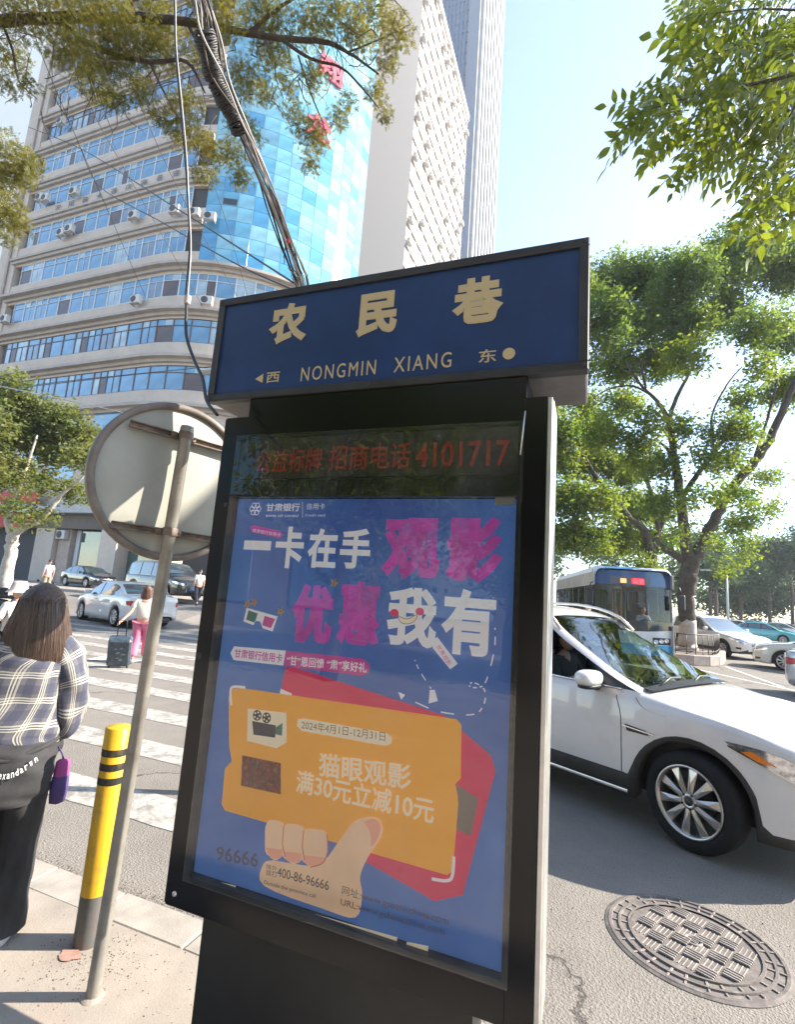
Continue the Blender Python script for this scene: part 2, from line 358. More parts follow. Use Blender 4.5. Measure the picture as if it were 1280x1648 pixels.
# zebra
zeb = empty('zebra_crossing', (-5, 3, 0)); tag(zeb, 'worn white zebra crossing stripes on the road', None, None, 'structure')
for k in range(11):
    y0 = 3.02 + 0.985 * k; xl = -7.2 - 1.15 * k; xr = -1.6 - 0.62 * k
    mb = MB(); N = 14
    top = [(xl + (xr - xl) * j / N, y0 + 0.40 + random.uniform(-.012, .012)) for j in range(N + 1)]
    bot = [(xl + (xr - xl) * j / N, y0 + random.uniform(-.012, .012)) for j in range(N + 1)]
    mb.grid([[(x, y, 0.004) for x, y in bot], [(x, y, 0.004) for x, y in top]], smooth=False)
    o = mb.build('stripe', M_PAINT, zeb); o.matrix_parent_inverse = Matrix.Translation(-Vector(zeb.location))
def road_strip(name, pts, w_, z, mt, label):
    mb = MB(); pts = [Vector(p) for p in pts]; A = []; B = []
    for i, p in enumerate(pts):
        t = (pts[min(i + 1, len(pts) - 1)] - pts[max(i - 1, 0)]).normalized(); n = Vector((-t.y, t.x, 0)) * w_ / 2
        A.append((p.x + n.x, p.y + n.y, z)); B.append((p.x - n.x, p.y - n.y, z))
    mb.grid([A, B], smooth=False, flip=True); o = mb.build(name, mt); tag(o, label, None, None, 'structure'); return o
road_strip('lane_line', [on_z(1100, 1072), on_z(1180, 1090), on_z(1330, 1122)], 0.13, 0.004, M_LINE, 'thin white lane line curving round the planter island')
road_strip('lane_line', [on_z(1168, 1073), on_z(1260, 1106)], 0.12, 0.009, M_LINE, 'short white line leading from the planter island')
road_strip('lane_line', [on_z(150, 1062), on_z(205, 1052)], 0.3, 0.0045, M_LINE, 'white road marking behind the suitcase')
# raised forecourt in front of the buildings across the crossing, and its far kerb
FZ = 0.62
mb = MB()
prof = [(14.5, 0.004), (18.0, 0.30), (21.0, FZ - 0.12)]
mb.grid([[(-140, y, z), (-15.5, y, z)] for y, z in prof], smooth=True, flip=True)
mb.grid([[(-15.5, 14.5, 0.0), (-14.0, 14.5, 0.0)], [(-15.5, 18.0, 0.30), (-14.0, 18.6, 0)], [(-15.5, 21.0, FZ - .12), (-14.0, 21, 0)]], smooth=False, flip=True)
tag(mb.build('road_slope', M_ASPH), 'asphalt rising gently to the forecourt across the road', None, None, 'structure')
mb = MB(); mb.box(-140, -12.0, 21.0, 34.0, -0.5, FZ)
tag(mb.build('forecourt', M_CONC), 'raised beige forecourt in front of the office building', None, None, 'structure')
mb = MB(); mb.bbox(-140, -12.0, 20.85, 21.0, -0.3, FZ + 0.02, 0.01)
tag(mb.build('far_kerb', M_KERB), 'pale kerb along the forecourt', None, None, 'structure')

# grit, crumbs and blown sand gathered along the kerb and in the pavement
rg = np.random.default_rng(31); V = []; Q = []
def pebble(x, y, z, s_):
    n0 = len(V); a = rg.uniform(0, 6.28)
    for k in range(4): V.append((x + s_ * cos(a + k * 1.57) * rg.uniform(.6, 1.1), y + s_ * sin(a + k * 1.57) * rg.uniform(.6, 1.1), z))
    V.append((x, y, z + s_ * rg.uniform(.4, .8)))
    for k in range(4): Q.append((n0 + k, n0 + (k + 1) % 4, n0 + 4))
for i in range(2600):
    u = rg.random(); x = rg.uniform(-3.6, -1.2)
    if u < .55: y = KY + .22 + abs(rg.normal(0, .05)); z = .002
    elif u < .7: x = rg.uniform(-.2, 2.2); y = rg.uniform(2.5, 4.6); z = .002
    elif u < .85: x = rg.normal(-2.0, .12); y = rg.normal(1.9, .10); z = .031
    else: y = rg.uniform(1.2, KY); z = .031
    pebble(x, y, z, rg.choice((.0022, .003, .0045, .006), p=(.4, .35, .18, .07)))
o = link_mesh('grit', fast_mesh('grit', V, Q, mat('grit', (.13, .105, .085), .9, noise=(50, .5)))); tag(o, 'grit and crumbs gathered along the kerb', None, None, 'stuff')
# ------------------------------------------------------------------ street-name kiosk with advertising light box
KD = 1.65                 # distance of the sign face in Y
PF = 1.628                # front of the cabinet
M_BLK = mat('black_enamel', (0.004, 0.004, 0.005), 0.16, spec=0.4, noise=(3, 0.3), dirt=(2.5, (0.018, 0.016, 0.015), 0.35))
M_FRAME = mat('dark_grey_frame', (0.032, 0.030, 0.03), 0.42, 0.2, noise=(8, 0.25), bump=(60, 0.1, 0.002))
M_UNDER = mat('grey_sheet_metal', (0.17, 0.16, 0.155), 0.5, 0.35, noise=(4, 0.3), dirt=(5, (0.1, 0.09, 0.08), 0.7))
M_PED = mat('pedestal_metal', (0.014, 0.014, 0.013), 0.45, 0.1, noise=(5, 0.3, 8), bump=(300, 0.15, 0.002))
M_ALU = mat('aluminium_trim', (0.62, 0.6, 0.57), 0.3, 0.7, noise=(9, 0.15))
M_BLUE = mat('sign_blue', (0.005, 0.026, 0.10), 0.4, noise=(3.5, 0.22, 8), dirt=(14, (0.012, 0.035, 0.10), 0.4))
M_GOLD = mat('gold_lettering', (0.52, 0.39, 0.20), 0.45, 0.15)
kiosk = empty('street_sign_kiosk', (-0.78, 1.8, 0), 0, 'tall black advertising light box topped by a blue street name sign', 'sign kiosk')
def kp(o):   # parent keeping world coordinates
    o.parent = kiosk; o.matrix_parent_inverse = Matrix.Translation(-Vector(kiosk.location)); return o
def kb(mb, name, mt, par=None):
    o = mb.build(name, mt)
    if par is None: kp(o)
    else: o.parent = par
    return o
SX0, SX1 = -1.556, -0.007; SZ0, SZ1 = 1.70 + 0.459 * KD, 1.70 + 0.7496 * KD
SB = 1.1948 * KD
# sign box: sheet-metal case, dark frame round the recessed blue face
mb = MB(); mb.bbox(SX0 + .004, SX1 - .004, KD + 0.03, SB, SZ0 + .003, SZ1 - .003, 0.006); sign_box = kb(mb, 'sign_box', M_UNDER)
mb = MB(); fw = 0.032
for (a, b, c, d) in ((SX0, SX1, SZ1 - fw, SZ1), (SX0, SX1, SZ0, SZ0 + fw)): mb.bbox(a, b, KD, KD + 0.045, c, d, 0.004)
for (a, b, c, d) in ((SX0, SX0 + fw, SZ0 + fw, SZ1 - fw), (SX1 - fw, SX1, SZ0 + fw, SZ1 - fw)): mb.bbox(a, b, KD + .001, KD + 0.044, c - .002, d + .002, 0.004)
fr = kb(mb, 'sign_frame', M_FRAME)
mb = MB(); mb.box(SX0 + fw - .01, SX1 - fw + .01, KD + 0.012, KD + 0.03, SZ0 + fw - .01, SZ1 - fw + .01); face = kb(mb, 'sign_face', M_BLUE)
SY = KD + 0.0105
def sp(px, py): return on_y(px, py, SY)
def stext(s, bl, br, h, mt, bold=0.0, spacing=1.0, par=None, Y=None, name='lettering', shear=0.0):
    """writing between two photo points of its baseline, h metres tall"""
    Y = SY if Y is None else Y
    a = on_y(*bl, Y); b = on_y(*br, Y); d = (b - a); L = d.length; ux = d.normalized(); uy = Vector((0, -1, 0)).cross(ux) * -1
    uy = Vector((-ux.z, 0, ux.x))
    o = lettering(s, mt, a, ux, uy, L, h, par or face, bold, name, spacing, shear)
    if par is None: o.parent = face
    return o
def glyph(s, box, mt, bold, par=None, Y=None):
    """one character in a level box given by photo x0,y(bottom),x1,top y"""
    Y = SY if Y is None else Y
    a = on_y(box[0], box[1], Y); b = on_y(box[2], box[3], Y)
    return lettering(s, mt, a, (1, 0, 0), (0, 0, 1), b.x - a.x, b.z - a.z, par or face, bold)
hz = 0.182
for ch, (px, py) in zip('农民巷', ((464, 520), (607, 505), (769, 483))):
    c = sp(px, py); w_ = 0.188 if ch != '民' else 0.172
    lettering(ch, M_GOLD, (c.x - w_ / 2, SY, c.z - hz / 2), (1, 0, 0), (0, 0, 1), w_, hz, face, 0.05)
zb = sp(600, 592).z - 0.024
def srow(s, x0, x1, h, bold, spacing=1.0):
    a = sp(x0, 590); b = sp(x1, 580)
    lettering(s, M_GOLD, (a.x, SY, zb + (0.052 - h) / 2), (1, 0, 0), (0, 0, 1), b.x - a.x, h, face, bold, spacing=spacing)
srow('西', 431, 453, 0.046, 0.012); srow('NONGMIN', 486, 606, 0.060, 0.004, 1.25); srow('XIANG', 634, 727, 0.060, 0.004, 1.25); srow('东', 770, 799, 0.05, 0.012)
mb = MB(); a = sp(412, 600); b = sp(425, 595); zc_ = zb + 0.026
mb.add([(a.x, SY, zc_), (b.x, SY, zc_ - 0.02), (b.x, SY, zc_ + 0.02)], [(0, 1, 2)]); mb.build('arrow', M_GOLD, face)
mb = MB(); c = sp(820, 552); mb.add([(c.x + .0215 * cos(t), SY, zc_ + .0215 * sin(t)) for t in np.linspace(0, 2 * pi, 33)[:-1]], [tuple(range(32))]); mb.build('dot', M_GOLD, face)
# neck between cabinet and sign
mb = MB(); mb.bbox(-1.335, -0.2, KD + 0.012, SB - 0.03, 2.30, SZ0 + 0.004, 0.004); kb(mb, 'neck', M_BLK)
# cabinet
CX0, CX1 = -1.412, -0.132; CZ1 = 1.70 + 0.3985 * KD + .008; CZ0 = 1.70 - 0.6961 * KD - .005; CB = PF + 0.20
PX0, PX1, PZ0, PZ1 = -1.318, -0.232, 0.668, 2.022
LX0, LX1, LZ0, LZ1 = -1.345, -0.212, 2.112, 2.275
mb = MB(); mb.bbox(CX0 + .003, CX1 - .012, PF + 0.05, CB, CZ0 + .003, CZ1 - .003, 0.008); cab = kb(mb, 'cabinet', M_BLK)
mb = MB()   # front frame with two openings
def fbar(a, b, c, d): mb.box(a, b, PF, PF + 0.052, c, d)
fbar(CX0, PX0 - .012, CZ0, CZ1); fbar(PX1 + .012, CX1, CZ0, CZ1)
fbar(PX0 - .012, PX1 + .012, CZ0, PZ0 - .012); fbar(PX0 - .012, PX1 + .012, PZ1 + .012, LZ0 - .01); fbar(PX0 - .012, PX1 + .012, LZ1 + .01, CZ1)
door = kb(mb, 'front_frame', M_BLK)
mb = MB(); mb.bbox(CX1 + .001, CX1 + 0.017, PF + 0.004, PF + 0.03, CZ0, CZ1 - .002, 0.002); mb.bbox(CX1 + .001, CX1 + 0.02, PF + 0.034, CB - .01, CZ0, CZ1 - .002, 0.002)
kb(mb, 'side_trim', M_ALU)
mb = MB(); mb.bbox(CX0 - .012, CX0 - .001, PF + 0.006, CB - .01, CZ0, CZ1 - .002, 0.002); kb(mb, 'side_trim', M_BLK)
mb = MB(); mb.bbox(-1.385, -0.165, CB + .001, 1.985, CZ0 + .02, CZ1 - .02, .01); kb(mb, 'rear_housing', M_BLK)
mb = MB(); mb.box(-1.262, -0.30, PF + 0.03, CB - 0.02, 0.02, CZ0 - .001); kb(mb, 'pedestal', M_PED)
mb = MB(); mb.bbox(-1.30, -0.262, PF + 0.0, CB + 0.01, 0.0, 0.05, 0.006); kb(mb, 'foot_plate', M_PED)
# LED strip
mb = MB(); mb.box(LX0, LX1, PF + 0.02, PF + 0.049, LZ0, LZ1); led = kb(mb, 'led_display', mat('led_board', (0.03, 0.024, 0.022), 0.6, noise=(60, 0.3)))
M_RED = mat('red_led', (0.11, 0.012, 0.01), 0.6, emit=((1, 0.06, 0.03), 0.02))
ly = PF + 0.018
def ledtxt(s, x0, x1, y0, y1, h, b=0.02):
    a = on_y(x0, y0, ly); c = on_y(x1, y1, ly); lettering(s, M_RED, (a.x, ly, a.z), (c - a), (0, 0, 1), (c - a).length, h, led, b)
ledtxt('公益标牌', 410, 517, 762, 758, 0.094, 0.012); ledtxt('招商电话', 528, 660, 757, 754, 0.098, 0.012); ledtxt('4101717', 668, 820, 753, 750, 0.092, 0.02)
mb = MB(); a = on_y(846, 662, PF); b = on_y(838, 732, PF)
mb.tube([(a.x, PF - .002, a.z), (b.x, PF - .002, b.z)], 0.0025, 6); kb(mb, 'scratch', M_ALU)
# hinge line between door and side
for x in (PX1 + 0.022,):
    mb = MB(); mb.box(x, x + 0.002, PF - 0.0015, PF - 0.0002, CZ0 + .002, CZ1 - .002); kb(mb, 'door_gap', mat('gap_black', (0.001, 0.001, 0.001), 0.9))
# poster
PY = PF + 0.028
def poster_mat():
    m = bpy.data.materials.new('poster_blue'); m.use_nodes = True; t = m.node_tree; b = t.nodes['Principled BSDF']
    tc = t.nodes.new('ShaderNodeTexCoord'); n = t.nodes.new('ShaderNodeTexNoise'); n.inputs['Scale'].default_value = 1.6; n.inputs['Detail'].default_value = 5
    t.links.new(tc.outputs['Object'], n.inputs['Vector']); r = t.nodes.new('ShaderNodeValToRGB')
    r.color_ramp.elements[0].position = 0.35; r.color_ramp.elements[0].color = (0.028, 0.085, 0.36, 1); r.color_ramp.elements[1].position = 0.7; r.color_ramp.elements[1].color = (0.075, 0.20, 0.55, 1)
    t.links.new(n.outputs[0], r.inputs[0]); t.links.new(r.outputs[0], b.inputs['Base Color']); b.inputs['Roughness'].default_value = 0.55; return m
mb = MB(); mb.box(PX0 - .008, PX1 + .008, PY, PY + 0.02, PZ0 - .008, PZ1 + .008); poster = kb(mb, 'poster', poster_mat())
M_PW = mat('print_white', (0.82, 0.79, 0.86), 0.6); M_PM = mat('print_magenta', (0.55, 0.05, 0.30), 0.6); M_PR = mat('print_crimson', (0.68, 0.015, 0.10), 0.6)
M_PO = mat('print_orange', (0.90, 0.38, 0.015), 0.6, noise=(2, 0.06)); M_PP = mat('print_faded_magenta', (0.52, 0.05, 0.42), 0.6, noise=(9, 0.3), dirt=(7, (0.12, 0.17, 0.52), 0.75))
M_PC = mat('print_cream', (0.88, 0.74, 0.56), 0.6); M_SK = mat('print_skin', (0.85, 0.55, 0.36), 0.6, noise=(3, 0.12)); M_SKP = mat('print_skin_pink', (0.85, 0.36, 0.26), 0.6); M_SKD = mat('print_skin_line', (0.50, 0.13, 0.10), 0.6)
M_PG = mat('print_teal', (0.08, 0.42, 0.42), 0.6); M_PK = mat('print_dark', (0.02, 0.03, 0.09), 0.6); M_PT = mat('print_grey_text', (0.12, 0.09, 0.12), 0.6)
LY = {}
def pl(level): return PY - 0.0008 - 0.0008 * level
def flat(name, pts, mt, level, smoothn=0, par=None):
    """flat print outlined by photo points"""
    Y = pl(level); P = [on_y(x, y, Y) for x, y in pts]
    if smoothn: P = catmull(P + [P[0]], smoothn)[:-1]
    mb = MB(); mb.add([(p.x, Y, p.z) for p in P], [tuple(range(len(P)))[::-1]]); o = mb.build(name, mt); o.parent = par or poster; return o
def stroke(name, pts, wd, mt, level, dash=None, sm=6):
    Y = pl(level); P = catmull([on_y(x, y, Y) for x, y in pts], sm) if sm else [on_y(x, y, Y) for x, y in pts]
    mb = MB(); acc = 0
    A = []
    for i, p in enumerate(P):
        t = (P[min(i + 1, len(P) - 1)] - P[max(i - 1, 0)]).normalized(); n = Vector((-t.z, 0, t.x)) * wd / 2; A.append((p + n, p - n))
    for i in range(len(P) - 1):
        acc += 1
        if dash and (acc % (dash * 2)) >= dash: continue
        mb.add([tuple(A[i][0]), tuple(A[i + 1][0]), tuple(A[i + 1][1]), tuple(A[i][1])], [(0, 1, 2, 3)])
    o = mb.build(name, mt); o.parent = poster; return o
def ptxt(s, bl, br, h, mt, bold=0.0, level=3, spacing=1.0):
    return stext(s, bl, br, h, mt, bold, spacing, par=poster, Y=pl(level))
def round_glyph(s, x0, yb, x1, yt, mt, bold, level):
    Y = pl(level); a = on_y(x0, yb, Y); b = on_y(x1, yt, Y)
    return lettering(s, mt, a, (1, 0, 0), (0, 0, 1), b.x - a.x, b.z - a.z, poster, bold)
# faint glow added to the print colours themselves, to brighten the poster
for nm in ('poster_blue', 'print_white', 'print_magenta', 'print_crimson', 'print_orange', 'print_faded_magenta', 'print_cream', 'print_skin', 'print_skin_pink', 'print_skin_line'):
    m_ = MATS.get(nm) or bpy.data.materials[nm]; b_ = m_.node_tree.nodes['Principled BSDF']; ln = b_.inputs['Base Color'].links
    if ln: m_.node_tree.links.new(ln[0].from_socket, b_.inputs['Emission Color'])
    else: b_.inputs['Emission Color'].default_value = b_.inputs['Base Color'].default_value
    b_.inputs['Emission Strength'].default_value = 0.08
# bank line
for k in range(6):
    t = k * pi / 3; Y = pl(2); c = on_y(411, 819, Y); q = c + Vector((cos(t) * .016, 0, sin(t) * .016))
    mb = MB(); ring = [[(q.x + r_ * cos(u), Y, q.z + r_ * sin(u)) for u in np.linspace(0, 2 * pi, 17)] for r_ in (.0085, .0115)]
    mb.grid(ring, smooth=False); o = mb.build('bank_emblem', M_PW); o.parent = poster
ptxt('甘肃银行', (428, 823), (482, 823), 0.032, M_PW, 0.02); ptxt('BANK OF GANSU', (428, 832), (480, 832), 0.009, M_PW, 0.01)
ptxt('信用卡', (493, 820), (523, 820), 0.024, M_PW, 0.0); ptxt('Credit card', (491, 831), (523, 831), 0.009, M_PW, 0.0)
stroke('rule', [(487, 808), (487, 833)], 0.0018, M_PW, 2, sm=0)
# headline
flat('headline_tag', [(403, 849), (409, 845), (452, 855), (455, 862), (450, 866), (405, 856)], M_PP, 1)
ptxt('甘肃银行信用卡', (406, 856), (451, 864), 0.014, M_PW, 0.0, 2)
for ch, bx in (('一', (392, 884, 437, 871)), ('卡', (440, 913, 492, 848)), ('在', (493, 913, 545, 851)), ('手', (545, 914, 599, 851))):
    round_glyph(ch, *bx, M_PW, 0.035 if ch != '一' else 0.02, 3)
for ch, bx in (('我', (620, 1036, 706, 948)), ('有', (708, 1050, 800, 951))): round_glyph(ch, *bx, M_PW, 0.04, 3)
for ch, bx in (('观', (612, 930, 712, 834)), ('影', (715, 935, 812, 832)), ('优', (465, 1034, 540, 942)), ('惠', (540, 1034, 616, 938))): round_glyph(ch, *bx, M_PP, 0.055, 2)
# cheeks and grin on the headline
for c_ in ((635, 986), (676, 984)):
    Y = pl(5); q = on_y(*c_, Y); mb = MB(); mb.add([(q.x + .015 * cos(t), Y, q.z + .013 * sin(t)) for t in np.linspace(0, 2 * pi, 21)[:-1]], [tuple(range(20))]); o = mb.build('red_dot', M_PR); o.parent = poster
flat('grin', [(640, 990), (655, 996), (671, 989), (668, 999), (656, 1004), (645, 1001)], M_PC, 5, 4)
stroke('line', [(640, 990), (655, 996), (671, 989), (668, 999), (656, 1004), (645, 1001), (640, 990)], 0.0018, M_PK, 6)
# spectacles and blossoms
flat('spectacles', [(397, 978), (447, 992), (439, 1016), (423, 1011), (419, 1000), (412, 999), (408, 1006), (392, 1000)], M_PW, 2)
flat('lens', [(400, 982), (415, 987), (410, 1002), (396, 997)], M_PG, 3); flat('lens', [(426, 991), (443, 996), (436, 1011), (422, 1006)], M_PM, 3)
def blossom(px, py, r_=0.013):
    Y = pl(3); c = on_y(px, py, Y); mb = MB(); n = 40
    mb.add([(c.x + r_ * (1 + .3 * cos(5 * t)) * cos(t), Y, c.z + r_ * (1 + .3 * cos(5 * t)) * sin(t)) for t in np.linspace(0, 2 * pi, n + 1)[:-1]], [tuple(range(n))]); o = mb.build('blossom', mat('print_pale_yellow', (.75, .62, .36), .6)); o.parent = poster
    Y = pl(4); mb = MB(); mb.add([(c.x + .3 * r_ * cos(t), Y, c.z + .3 * r_ * sin(t)) for t in np.linspace(0, 2 * pi, 13)[:-1]], [tuple(range(12))]); o2 = mb.build('blossom_heart', M_PR); o2.parent = poster
for p in ((398, 972), (409, 969), (452, 984), (538, 938)): blossom(*p)
# price tag on a string
flat('price_tag', [(694, 1032), (704, 1025), (737, 1068), (725, 1077), (697, 1043)], M_PW, 4)
ptxt('优惠观影', (702, 1041), (722, 1072), 0.016, M_PM, 0.0, 5)
# pill banner
flat('banner', [(377, 1040), (460, 1047), (456, 1071), (376, 1062), (371, 1051)], M_PW, 1, 0)
flat('banner', [(460, 1047), (585, 1060), (596, 1070), (593, 1082), (584, 1088), (457, 1071)], M_PM, 1, 0)
ptxt('甘肃银行信用卡', (377, 1058), (454, 1067), 0.033, M_PM, 0.015, 2)
ptxt('“甘”恩回馈 “肃”享好礼', (461, 1070), (590, 1083), 0.034, M_PW, 0.015, 2)
# dashed flight path
stroke('flight_path', [(797, 1010), (796, 1045), (783, 1095), (770, 1106), (756, 1104), (762, 1098), (780, 1110), (778, 1136), (758, 1150), (700, 1143), (645, 1117)], 0.004, M_PW, 2, dash=2)
stroke('flight_path', [(668, 1062), (676, 1080), (694, 1108)], 0.004, M_PW, 2, dash=2)
flat('arrow_tip', [(641, 1113), (652, 1118), (646, 1126)], M_PW, 2); flat('paper_plane', [(692, 1110), (700, 1110), (705, 1128), (690, 1132)], M_PW, 3)
# crimson cards behind the ticket
flat('crimson_card', [(460, 1073), (479, 1075), (715, 1151), (790, 1215), (798, 1240), (745, 1440), (700, 1450), (560, 1370), (452, 1110)], M_PR, 1)
flat('white_card', [(735, 1262), (770, 1285), (758, 1345), (725, 1330)], mat('print_greyish', (.5, .4, .42), .6), 2)
flat('white_edge', [(452, 1108), (470, 1116), (468, 1130), (450, 1118)], M_PW, 2)
# ticket
tk = [(374, 1108), (388, 1107), (735, 1157), (743, 1166), (742, 1252), (733, 1262), (737, 1280), (738, 1292), (729, 1401), (720, 1408), (362, 1304), (357, 1294), (362, 1237), (373, 1225), (369, 1200), (368, 1122)]
flat('ticket', tk, M_PO, 3)
flat('ticket_picture', [(399, 1140), (461, 1147), (461, 1195), (445, 1204), (398, 1192)], M_PC, 4, 0)
flat('camera_body', [(406, 1160), (444, 1167), (443, 1187), (408, 1182)], M_PK, 5); flat('camera_lens', [(444, 1170), (455, 1163), (454, 1184), (443, 1181)], M_PG, 5)
for c_ in ((414, 1151), (429, 1155)):
    Y = pl(5); q = on_y(*c_, Y); mb = MB(); mb.add([(q.x + .0185 * cos(t), Y, q.z + .0185 * sin(t)) for t in np.linspace(0, 2 * pi, 25)[:-1]], [tuple(range(24))]); o = mb.build('film_reel', M_PK); o.parent = poster
    for u in range(5):
        Y2 = pl(6); mb = MB(); mb.add([(q.x + .011 * cos(u * 1.257) + .0038 * cos(t), Y2, q.z + .011 * sin(u * 1.257) + .0038 * sin(t)) for t in np.linspace(0, 2 * pi, 9)[:-1]], [tuple(range(8))]); o2 = mb.build('reel_hole', M_PC); o2.parent = poster
flat('red_picture', [(390, 1215), (452, 1228), (452, 1278), (388, 1264)], mat('print_red_picture', (.33, .05, .02), .6, noise=(45, .8, 3), dirt=(60, (.6, .42, .22), .8)), 4)
flat('date_pill', [(480, 1157), (490, 1156), (622, 1179), (631, 1187), (630, 1197), (620, 1200), (486, 1176), (478, 1168)], M_PC, 4)
ptxt('2024年4月1日-12月31日', (485, 1173), (620, 1193), 0.03, mat('print_brown', (.33, .17, .05), .6), 0.0, 5)
ptxt('猫眼观影', (512, 1249), (662, 1272), 0.077, M_PC, 0.02, 5)
ptxt('满30元立减10元', (475, 1275), (698, 1327), 0.075, M_PC, 0.018, 5)
for pts in ([(372, 1135), (371, 1112), (376, 1105), (395, 1106)], [(695, 1414), (718, 1417), (728, 1410), (731, 1378)]): stroke('corner_mark', pts, 0.009, M_PW, 4)
# printed hand holding the ticket
for q_, (x0, x1, y0, y1) in enumerate(((427, 458, 1320, 1382), (455, 490, 1326, 1388), (486, 526, 1334, 1394))):
    flat('printed_finger', [(x0, y0 + 12), (x0 + 6, y0), (x1 - 6, y0 + 2), (x1, y0 + 12), (x1, y1 - 12), (x1 - 7, y1 - 2), ((x0 + x1) / 2, y1 + 2), (x0 + 7, y1 - 4), (x0, y1 - 14)], M_SK, 4 + .2 * q_, 4)
    flat('finger_shade', [(x0 + 2, y1 - 18), (x1 - 2, y1 - 14), (x1 - 5, y1 - 4), ((x0 + x1) / 2, y1), (x0 + 5, y1 - 6)], M_SKP, 4.1 + .2 * q_, 4)
flat('printed_hand', [(440, 1384), (500, 1393), (522, 1385), (548, 1350), (570, 1322), (596, 1314), (613, 1322), (614, 1345), (592, 1380), (580, 1410), (583, 1440), (572, 1476), (520, 1462), (425, 1425), (424, 1390)], M_SK, 5, 4)
flat('thumb_shade', [(585, 1322), (600, 1317), (611, 1324), (611, 1343), (598, 1362), (596, 1340)], M_SKP, 6, 4)
for p in ([(457, 1328), (455, 1358), (459, 1378)], [(489, 1336), (487, 1362), (490, 1384)], [(526, 1342), (528, 1366), (520, 1388), (500, 1395)]): stroke('finger_line', p, 0.0035, M_SKD, 6)
# contact lines
ptxt('400-86-96666', (446, 1410), (529, 1433), 0.029, M_PT, 0.01, 6); ptxt('境外', (428, 1398), (446, 1402), 0.016, M_PT, 0, 6); ptxt('拨打', (428, 1408), (446, 1412), 0.018, M_PT, 0.0, 6)
ptxt('Outside the province call', (424, 1424), (508, 1447), 0.016, M_PT, 0, 6); ptxt('96666', (348, 1383), (415, 1396), 0.045, mat('print_faint', (.07, .1, .24), .6), .01, 3)
ptxt('网址:www.gsbankchina.com', (550, 1441), (722, 1492), 0.03, M_PT, 0.0, 6); ptxt('URL:www.gsbankchina.com', (548, 1459), (715, 1508), 0.024, M_PT, 0.0, 6)
flat('paper_strip', [(314, 1410), (380, 1425), (378, 1431), (313, 1416)], M_PC, 3); flat('paper_strip', [(452, 1455), (640, 1508), (638, 1519), (450, 1467)], M_PC, 7); flat('paper_strip', [(655, 1515), (690, 1522), (688, 1538), (652, 1530)], M_PC, 7)
flat('taped_label', [(797, 801), (830, 799), (829, 812), (796, 813)], mat('label_paper', (.42, .41, .43), .6), 7)
# glass pane in front of poster and display
mb = MB(); mb.add([(PX0 - .03, PF - .002, PZ0 - .03), (PX1 + .03, PF - .002, PZ0 - .03), (PX1 + .03, PF - .002, LZ1 + .012), (PX0 - .03, PF - .002, LZ1 + .012)], [(0, 1, 2, 3)]); kb(mb, 'glass_pane', glass_mat('door_glass', (0.95, 0.97, 0.97), 0.008, 0.03, glare=.05))
mb = MB(); c = on_y(281, 1438, PF); mb.lathe([(0.001, .004), (.008, .004), (.009, 0)], 12, M=Matrix.Translation((c.x, PF, c.z)) @ Matrix.Rotation(pi / 2, 4, 'X')); kb(mb, 'lock', M_ALU)

# screws, sticker remains and rust streaks on the case
for x in (SX0 + .016, SX1 - .016, (SX0 + SX1) / 2):
    for z in (SZ0 + .016, SZ1 - .016):
        mb = MB(); mb.lathe([(.0065, 0), (.006, .0025), (.001, .0028)], 10, M=Matrix.Translation((x, KD - .0003, z)) @ Matrix.Rotation(pi / 2, 4, 'X')); kb(mb, 'screw', M_FRAME)
rs_ = random.Random(2)
for i in range(2):
    x = rs_.uniform(CX0 + .01, CX0 + .05) if i < 3 else rs_.uniform(PX1 + .03, CX1 - .03); z = rs_.uniform(CZ0 + .3, CZ1 - .3); w_ = rs_.uniform(.012, .03); n = 9
    mb = MB(); mb.add([(x + w_ * cos(t) * rs_.uniform(.6, 1), PF - .0006, z + w_ * sin(t) * rs_.uniform(.5, 1)) for t in np.linspace(0, 2 * pi, n + 1)[:-1]], [tuple(range(n))]); kb(mb, 'sticker_remains', mat('paper_remains', (.035, .033, .03), .8))
for i in range(0):
    x = rs_.uniform(-1.2, -.4); mb = MB(); mb.tube([(x, PF - .0008, LZ1 + .03), (x + .004, PF - .0008, LZ1 + .03 + rs_.uniform(.01, .03))], .0012, 4); kb(mb, 'scratch', M_ALU)
# ------------------------------------------------------------------ round mirror back on its pole
M_POLE = mat('galvanised_pole', (0.30, 0.28, 0.25), 0.5, 0.45, noise=(7, 0.25, 8), dirt=(9, (0.17, 0.13, 0.10), 0.6))
M_DISC = mat('mirror_back_paint', (0.34, 0.33, 0.285), 0.6, noise=(3, 0.12), dirt=(5, (0.28, 0.25, 0.2), 0.5))
M_RUST = mat('rusty_bracket', (0.22, 0.17, 0.14), 0.7, 0.3, noise=(14, 0.35), dirt=(20, (0.12, 0.05, 0.03), 0.8))
DA = radians(24); du = Vector((sin(DA), cos(DA), 0)); dn = Vector((-cos(DA), sin(DA), 0))     # disc plane direction; normal away from the camera side
px0 = Vector((-1.838, 1.775, 0))
mirror = empty('traffic_mirror', px0, 0, 'round traffic mirror seen from its grey back on a bare metal pole', 'traffic mirror')
mb = MB(); mb.lathe([(0.001, 2.415), (0.028, 2.412), (0.031, 2.40), (0.031, 2.37), (0.0275, 2.365), (0.0275, 0.0)], 20); mb.build('pole', M_POLE, mirror)
mb = MB(); mb.lathe([(0.046, 0.03), (0.04, 0.036), (0.028, 0.04)], 16); mb.build('pole_collar', M_CONC, mirror)
MD = Matrix((( du.x, 0, dn.x, 0), (du.y, 0, dn.y, 0), (0, 1, 0, 0), (0, 0, 0, 1)))
